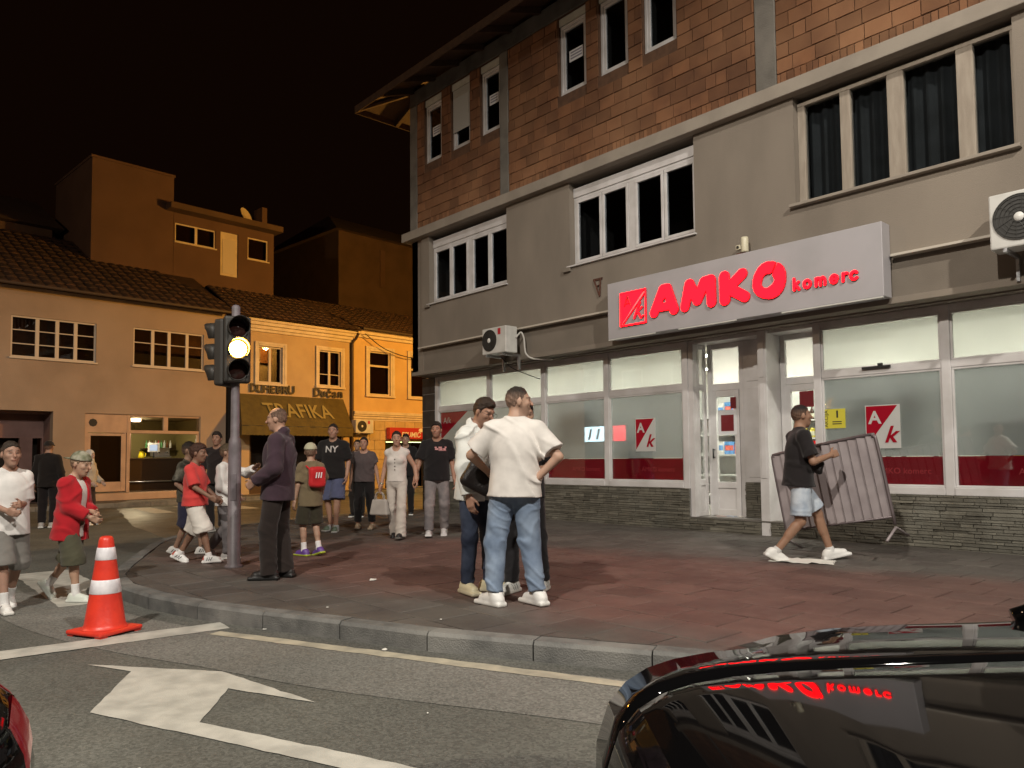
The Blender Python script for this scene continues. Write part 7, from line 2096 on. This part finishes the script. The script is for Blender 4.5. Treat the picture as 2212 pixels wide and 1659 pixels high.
b14 = person((-9.61, 7.04, PV), 322, 1.79, 'man in black t-shirt with chest print and grey jeans beside the waistcoat woman', feet={'L': (-.10, -.14, .02, 0, -12), 'R': (.12, .20, 0, 0, 6)}, hands={'R': (.34, .05, .87)}, head=(-12, 0, 0), skin=(.36, .19, .13), girth=1.06,
    hair=('thick', DARKH), beard=.25, top=dict(col=(.012, .010, .011), hem=.86, loose=.03, sleeve=.8), bottom=dict(mat=cloth_mix('grey_denim', (.20, .175, .175), (.28, .245, .24), (.13, .12, .125), 8), loose=.014), shoes=dict(col=(.52, .50, .50), sole=(.62, .61, .6)), vox=.011)
_pm = MB()
for q_, (a_, b_, c_, d_) in enumerate([(-.09, .09, .012, .03), (-.085, -.03, -.018, .006), (-.02, .03, -.018, .006), (.04, .08, -.018, .006), (-.03, .085, -.032, -.024)]): _pm.quad((a_, c_, 0), (b_, c_, 0), (b_, d_, 0), (a_, d_, 0))
decal(b14, '', .075, cloth((.62, .30, .30)), tuple((b14['P1'] + np.array([-.06, 0, .07])) * b14['S']), mesh=_pm.mesh('print'))
ny = person((-11.46, 6.26, PV), 318, 1.80, 'man in black NY t-shirt and blue shorts', feet={'L': (-.06, .10, 0, 6, 0), 'R': (.05, -.08, 0, -25, 0)}, hands={'L': (-.24, .10, .90), 'R': (.27, .16, .92)}, skin=(.37, .21, .145), girth=1.06, hair=('short', DARKH), beard=.12,
    top=dict(col=(.013, .011, .011), hem=.86, loose=.03, sleeve=.85), bottom=dict(kind='shorts', col=(.085, .095, .17), end=.95, loose=.03, name='shorts'), shoes=dict(col=(.40, .42, .42), sole=(.6, .6, .58), toe=(.15, .2, .15)), vox=.012)
decal(ny, 'NY', .15, cloth((.50, .47, .45)), tuple((ny['P1'] + np.array([0, 0, .06])) * ny['S']))
person((-11.43, 6.83, PV), 318, 1.58, 'woman in grey top and cropped black trousers', build='f', girth=1.16, feet={'L': (-.17, .06, 0, -4, 0), 'R': (.12, -.02, 0, 6, 0)}, hands={'L': (-.28, .0, .86), 'R': (.27, -.03, .86)}, skin=(.38, .215, .15), hair=('bun', DARKH),
    top=dict(col=(.085, .065, .065), hem=.90, loose=.02, sleeve=.55, neck=(.072, .03)), bottom=dict(col=(.010, .008, .008), end=.86, loose=.016), shoes=dict(col=(.40, .30, .2), sole=(.3, .24, .17), collar=0), vox=.012)
person((-13.9, 8.15, PV), 318, 1.60, 'person with tied hair half hidden behind the grey-topped woman', build='f', hair=('bun', DARKH), top=dict(col=(.05, .035, .03), hem=.86), bottom=dict(col=(.02, .016, .014)), shoes=dict(col=BLACK), vox=.014)
person((-13.6, 9.15, PV), 318, 1.72, 'person in black standing between the grey and waistcoat women', hair=('thick', DARKH), top=dict(col=BLACK, hem=.84), bottom=dict(col=(.014, .012, .012)), shoes=dict(col=BLACK), vox=.014)
person((-9.25, 7.62, PV), 318, 1.72, 'person in pale top and grey shorts half hidden by the white jacket man', hair=('short', DARKH), top=dict(col=(.55, .53, .52), hem=.80, loose=.04, sleeve=1.9), bottom=dict(kind='shorts', col=(.16, .15, .15), end=1.15, loose=.03, name='shorts'), shoes=dict(col=(.5, .5, .5)), vox=.014)
person(tuple(row_pt(12.0, 2.6, .004)), 300, 1.70, 'distant man in pale shirt in front of the yellow house', hair=('short', DARKH), top=dict(col=(.62, .55, .38), hem=.86, sleeve=.8), bottom=dict(col=BLACK), shoes=dict(col=(.5, .45, .35)), vox=.015, head=(60, 0, 0))
# ---- suited man by the traffic light
person((-7.36, 3.40, PV), 226, 1.74, 'balding man in dark plum suit jacket standing beside the traffic light', feet={'L': (-.09, .06, 0, 6, 0), 'R': (.09, -.05, 0, -12, 0)}, hands={'L': (-.20, .17, .99), 'R': (.14, .20, 1.02)}, head=(0, 6, 0), lean=(0, -.02), girth=1.06, skin=(.40, .235, .165),
    hair=('bald', (.06, .035, .022)), curl=(55, 55), top=dict(col=(.050, .028, .040), hem=.80, loose=.034, sleeve=1.96, collar=True, name='jacket', fold=.005), bottom=dict(col=(.022, .015, .013), loose=.020, r=(.088, .068, .062), end=1.08, fold=.004), shoes=dict(col=(.012, .010, .010), sole=(.01, .01, .01), collar=.08), vox=.009)
# ---- boys
person((-8.22, 1.22, .004), 8, 1.52, 'boy at the left edge in white t-shirt and grey shorts', build='c', hs=1.12, feet={'L': (-.09, -.26, .03, 0, -28), 'R': (.08, .20, 0, -4, 0)}, hands={'L': (-.03, .25, 1.12), 'R': (.09, .26, 1.06)}, skin=(.34, .20, .145), hair=('short', (.03, .02, .014)), curl=(50, 50),
    top=dict(col=(.72, .70, .68), hem=.80, loose=.034, sleeve=.85, fold=.007), bottom=dict(kind='shorts', col=(.20, .19, .175), end=1.05, loose=.03, name='shorts'), shoes=SN, socks=((.72, .71, .70), .12), vox=.009)
rj = person((-8.30, 1.74, .004), 40, 1.41, 'boy in open red jacket and olive shorts walking by the cone', build='c', hs=1.18, feet={'R': (.08, .14, 0, 0, 0), 'L': (-.09, -.42, .12, 0, -48)}, hands={'L': (-.04, .27, 1.05), 'R': (.05, .29, 1.0)}, lean=(0, .05), head=(0, 16, 0), skin=(.42, .26, .18),
    hair=('short', (.16, .11, .06)), curl=(50, 50), hat=dict(mat=cloth_mix('olive_cap', (.18, .18, .12), (.34, .32, .25), (.08, .09, .05), 18), back=True), top=[dict(col=(.66, .62, .60), hem=.78, loose=.02, name='undershirt'), dict(col=(.42, .012, .020), hem=.74, loose=.045, flare=.03, sleeve=1.85, open=.05, name='jacket', fold=.007)],
    bottom=dict(kind='shorts', col=(.075, .072, .045), end=1.15, loose=.035, name='shorts'), shoes=dict(col=(.62, .66, .60), sole=(.6, .62, .58)), socks=((.72, .71, .70), .13), vox=.0095)
person((-9.24, 3.23, PV), 46, 1.41, 'boy in red t-shirt and white shorts walking towards the post', build='c', hs=1.15, feet={'R': (.08, .26, 0, -2, 4), 'L': (-.08, -.30, .03, 0, -24)}, hands={'R': (.16, .30, 1.0), 'L': (-.10, .28, .98)}, head=(4, 6, 0), skin=(.22, .12, .08), hair=('thick', (.05, .02, .012)),
    top=dict(col=(.60, .055, .05), hem=.87, loose=.03, flare=.045, sleeve=.9), bottom=dict(kind='shorts', col=(.66, .62, .57), end=1.10, loose=.04, name='shorts', fold=.007), shoes=dict(col=(.74, .73, .72), sole=(.72, .71, .69), stripe=(.02, .02, .025), heel=(.45, .06, .04)), socks=((.72, .70, .69), .07), vox=.010)
person((-10.05, 3.42, PV), 46, 1.44, 'boy in camouflage t-shirt behind the red-shirted boy', build='c', hs=1.14, hands={'R': (.20, .12, .95)}, feet={'R': (.08, -.18, .02, 0, -20), 'L': (-.08, .20, 0, 0, 0)}, skin=(.33, .2, .14), hair=('short', DARKH), top=dict(mat=m_camo, hem=.84, loose=.03, sleeve=.9), bottom=dict(kind='shorts', col=(.03, .03, .06), end=1.1, loose=.03, name='shorts'), shoes=SN, vox=.012)
person((-12.85, 4.85, PV), 318, 1.68, 'dark-haired man in black behind the post, facing the camera', skin=(.30, .165, .11), hair=('thick', DARKH), top=dict(col=(.018, .012, .012), hem=.84, sleeve=1.0), bottom=dict(col=(.016, .012, .012)), shoes=dict(col=(.5, .5, .48)), vox=.012)
person((-9.30, 3.62, PV), 46, 1.38, 'boy in white long-sleeved shirt and grey trousers behind the traffic light post', build='c', hs=1.15, feet={'R': (.07, .06, 0, 0, 0), 'L': (-.08, -.34, .12, 0, -45)}, hands={'L': (-.16, .38, 1.40), 'R': (.12, .20, .98)}, curl=(8, 25), palm={'L': (0, .3, 1)}, skin=(.30, .175, .12), hair=('short', (.06, .04, .02)),
    top=dict(col=(.66, .64, .62), hem=.82, loose=.028, sleeve=1.9), bottom=dict(col=(.16, .145, .15), loose=.022), shoes=dict(col=(.45, .43, .42)), vox=.010)
cb = person((-8.82, 4.50, PV), 176, 1.38, 'boy in khaki shirt and pale cap with purple trainers, seen from behind', build='c', hs=1.16, feet={'L': (-.11, -.02, 0, 20, 0), 'R': (.10, -.14, .02, 10, -15)}, hands={'R': (.34, .30, 1.02), 'L': (-.26, .02, .84)}, head=(-30, 4, 0), skin=(.36, .22, .155), hair=('short', (.12, .08, .05)), hat=dict(col=(.42, .40, .28), visor=True),
    top=dict(col=(.17, .13, .075), hem=.78, loose=.036, sleeve=.85, fold=.007), bottom=dict(kind='shorts', col=(.035, .03, .018), end=1.0, loose=.03, name='shorts'), shoes=dict(col=(.12, .055, .26), sole=(.42, .50, .04)), socks=((.70, .68, .68), .13), vox=.010)
# ---- by the bar
person((-17.8, 3.3, .004), 150, 1.76, 'man in black with a cap walking away in front of the bar', hair=('short', DARKH), hat=dict(col=(.02, .015, .013), visor=True), skin=(.36, .2, .14), top=dict(col=(.012, .009, .008), hem=.82, loose=.03, sleeve=1.9), bottom=dict(col=(.014, .010, .010), loose=.02), shoes=dict(col=(.4, .38, .36)), vox=.013)
sf = person((-17.85, 4.05, .004), 40, 1.58, 'woman in pale headscarf and beige top with a dark skirt near the bar', build='f', skin=(.44, .29, .22), hair=None, top=dict(col=(.45, .40, .33), hem=.88, loose=.03, sleeve=1.9), bottom=dict(kind='skirt', col=(.03, .015, .013), end=.12, flare=.20, name='skirt'), shoes=dict(col=(.55, .54, .52)), hands={'R': (.2, .22, .98), 'L': (-.2, .2, .98)}, vox=.012)
Fq = Field(sf['sc'](sf['hc']) - .24, sf['sc'](sf['hc']) + .2, .010)
Fq.add(ell(sf['hp']([0, -.012, .02]), np.array([.088, .112, .115]) * sf['hS'], sf['Rh']), 0)
Fq.add(rc(sf['hp']([0, .0, -.06]), sf['hp']([0, -.01, -.17]), .085 * sf['hS'], .11 * sf['hS']), .04)
Fq.cut(ell(sf['hp']([0, .11, -.015]), np.array([.056, .06, .075]) * sf['hS'], sf['Rh']), .01)
mq = Fq.mesh('headscarf'); mq.materials.append(cloth((.60, .56, .50))); link(bpy.data.objects.new('headscarf', mq), sf['root'])

# ---- bags
def world_of(info, p): return info['root'].matrix_basis @ Vector(tuple(p))
def soft_bag(name, center, M3, half, m, label, rad=.03, strap=None, squash=.0):
    F = Field([-h - .05 for h in half], [h + .05 for h in half], .008)
    F.add(rbox((0, 0, 0), half, rad), 0)
    F.displace(lambda P: .006 * np.sin(P[0] * 31 + P[2] * 12) * np.sin(P[2] * 27) + squash * P[2])
    me = F.mesh('body'); me.materials.append(m)
    root = empty(name, tuple(center), 0, label, 'bag')
    root.rotation_euler = Matrix(M3.tolist()).to_euler()
    link(bpy.data.objects.new('body', me), root)
    if strap: MB().tube(catmull(strap, 6), .011, 7).build('strap', m, root, smooth=True)
    return root
bpy.context.view_layer.update()
# shoulder bag worn between the two front men
sbM = rotz(R(60)) @ roty(R(28))
sb_ = soft_bag('shoulder_bag', (-5.04, 4.14, PV + 1.02), sbM, (.145, .055, .115), m_leather, 'black leather shoulder bag between the white jacket man and the white t-shirt man', .05, strap=[(-.10, 0, .10), (-.13, .02, .14), (-.10, .05, .16), (-.06, .05, .12)])
hb = soft_bag('hip_bag', tuple(world_of(wk, (.10 * wk['S'], .16, 1.02 * wk['S'] - .02))), rotz(R(46)) @ roty(R(18)), (.085, .035, .075), m_leather, 'small black bag at the hip of the man striding past the shop', .03)
wr = v['J']['R']['wr'] * v['S']; wf = nv(v['J']['R']['wr'] - v['J']['R']['el'])
hc_ = world_of(v, wr + wf * .12 + np.array([0, 0, -.20]))
hbag = empty('handbag', tuple(hc_), R(20), 'pale grey handbag hanging from the waistcoat woman’s hand', 'bag')
mbb = MB().box(-.17, .17, -.045, .045, -.13, .11); mbb.v = [(p[0] * (1.0 if p[2] < 0 else .78), p[1] * (1.2 if p[2] < 0 else .6), p[2]) for p in mbb.v]
mbb.build('body', cloth((.40, .36, .33), .6), hbag, bevel=.03, seg=3)
for s_ in (-1, 1): MB().tube(catmull([(-.08, s_ * .02, .10), (-.06, s_ * .012, .19), (0, 0, .215), (.06, s_ * .012, .19), (.08, s_ * .02, .10)], 5), .007, 6).build('handle', cloth((.36, .32, .29), .6), hbag, smooth=True)
bp = soft_bag('red_bag', tuple(world_of(cb, (.02, -.155 * cb['S'] - .035, 1.24 * cb['S']))), rotz(R(176 - 90)), (.105, .045, .13), cloth((.50, .016, .02), .6), 'small red bag with a white mark on the khaki boy’s back', .04, strap=[(-.09, .02, .10), (-.11, .12, .14), (-.10, .2, .06)])
for q_ in range(3): MB().quad((-.045 + .032 * q_, -.0525, -.01), (-.030 + .032 * q_, -.0525, -.01), (-.018 + .032 * q_, -.0525, .06), (-.033 + .032 * q_, -.0525, .06)).build('mark', m_sticker, bp)
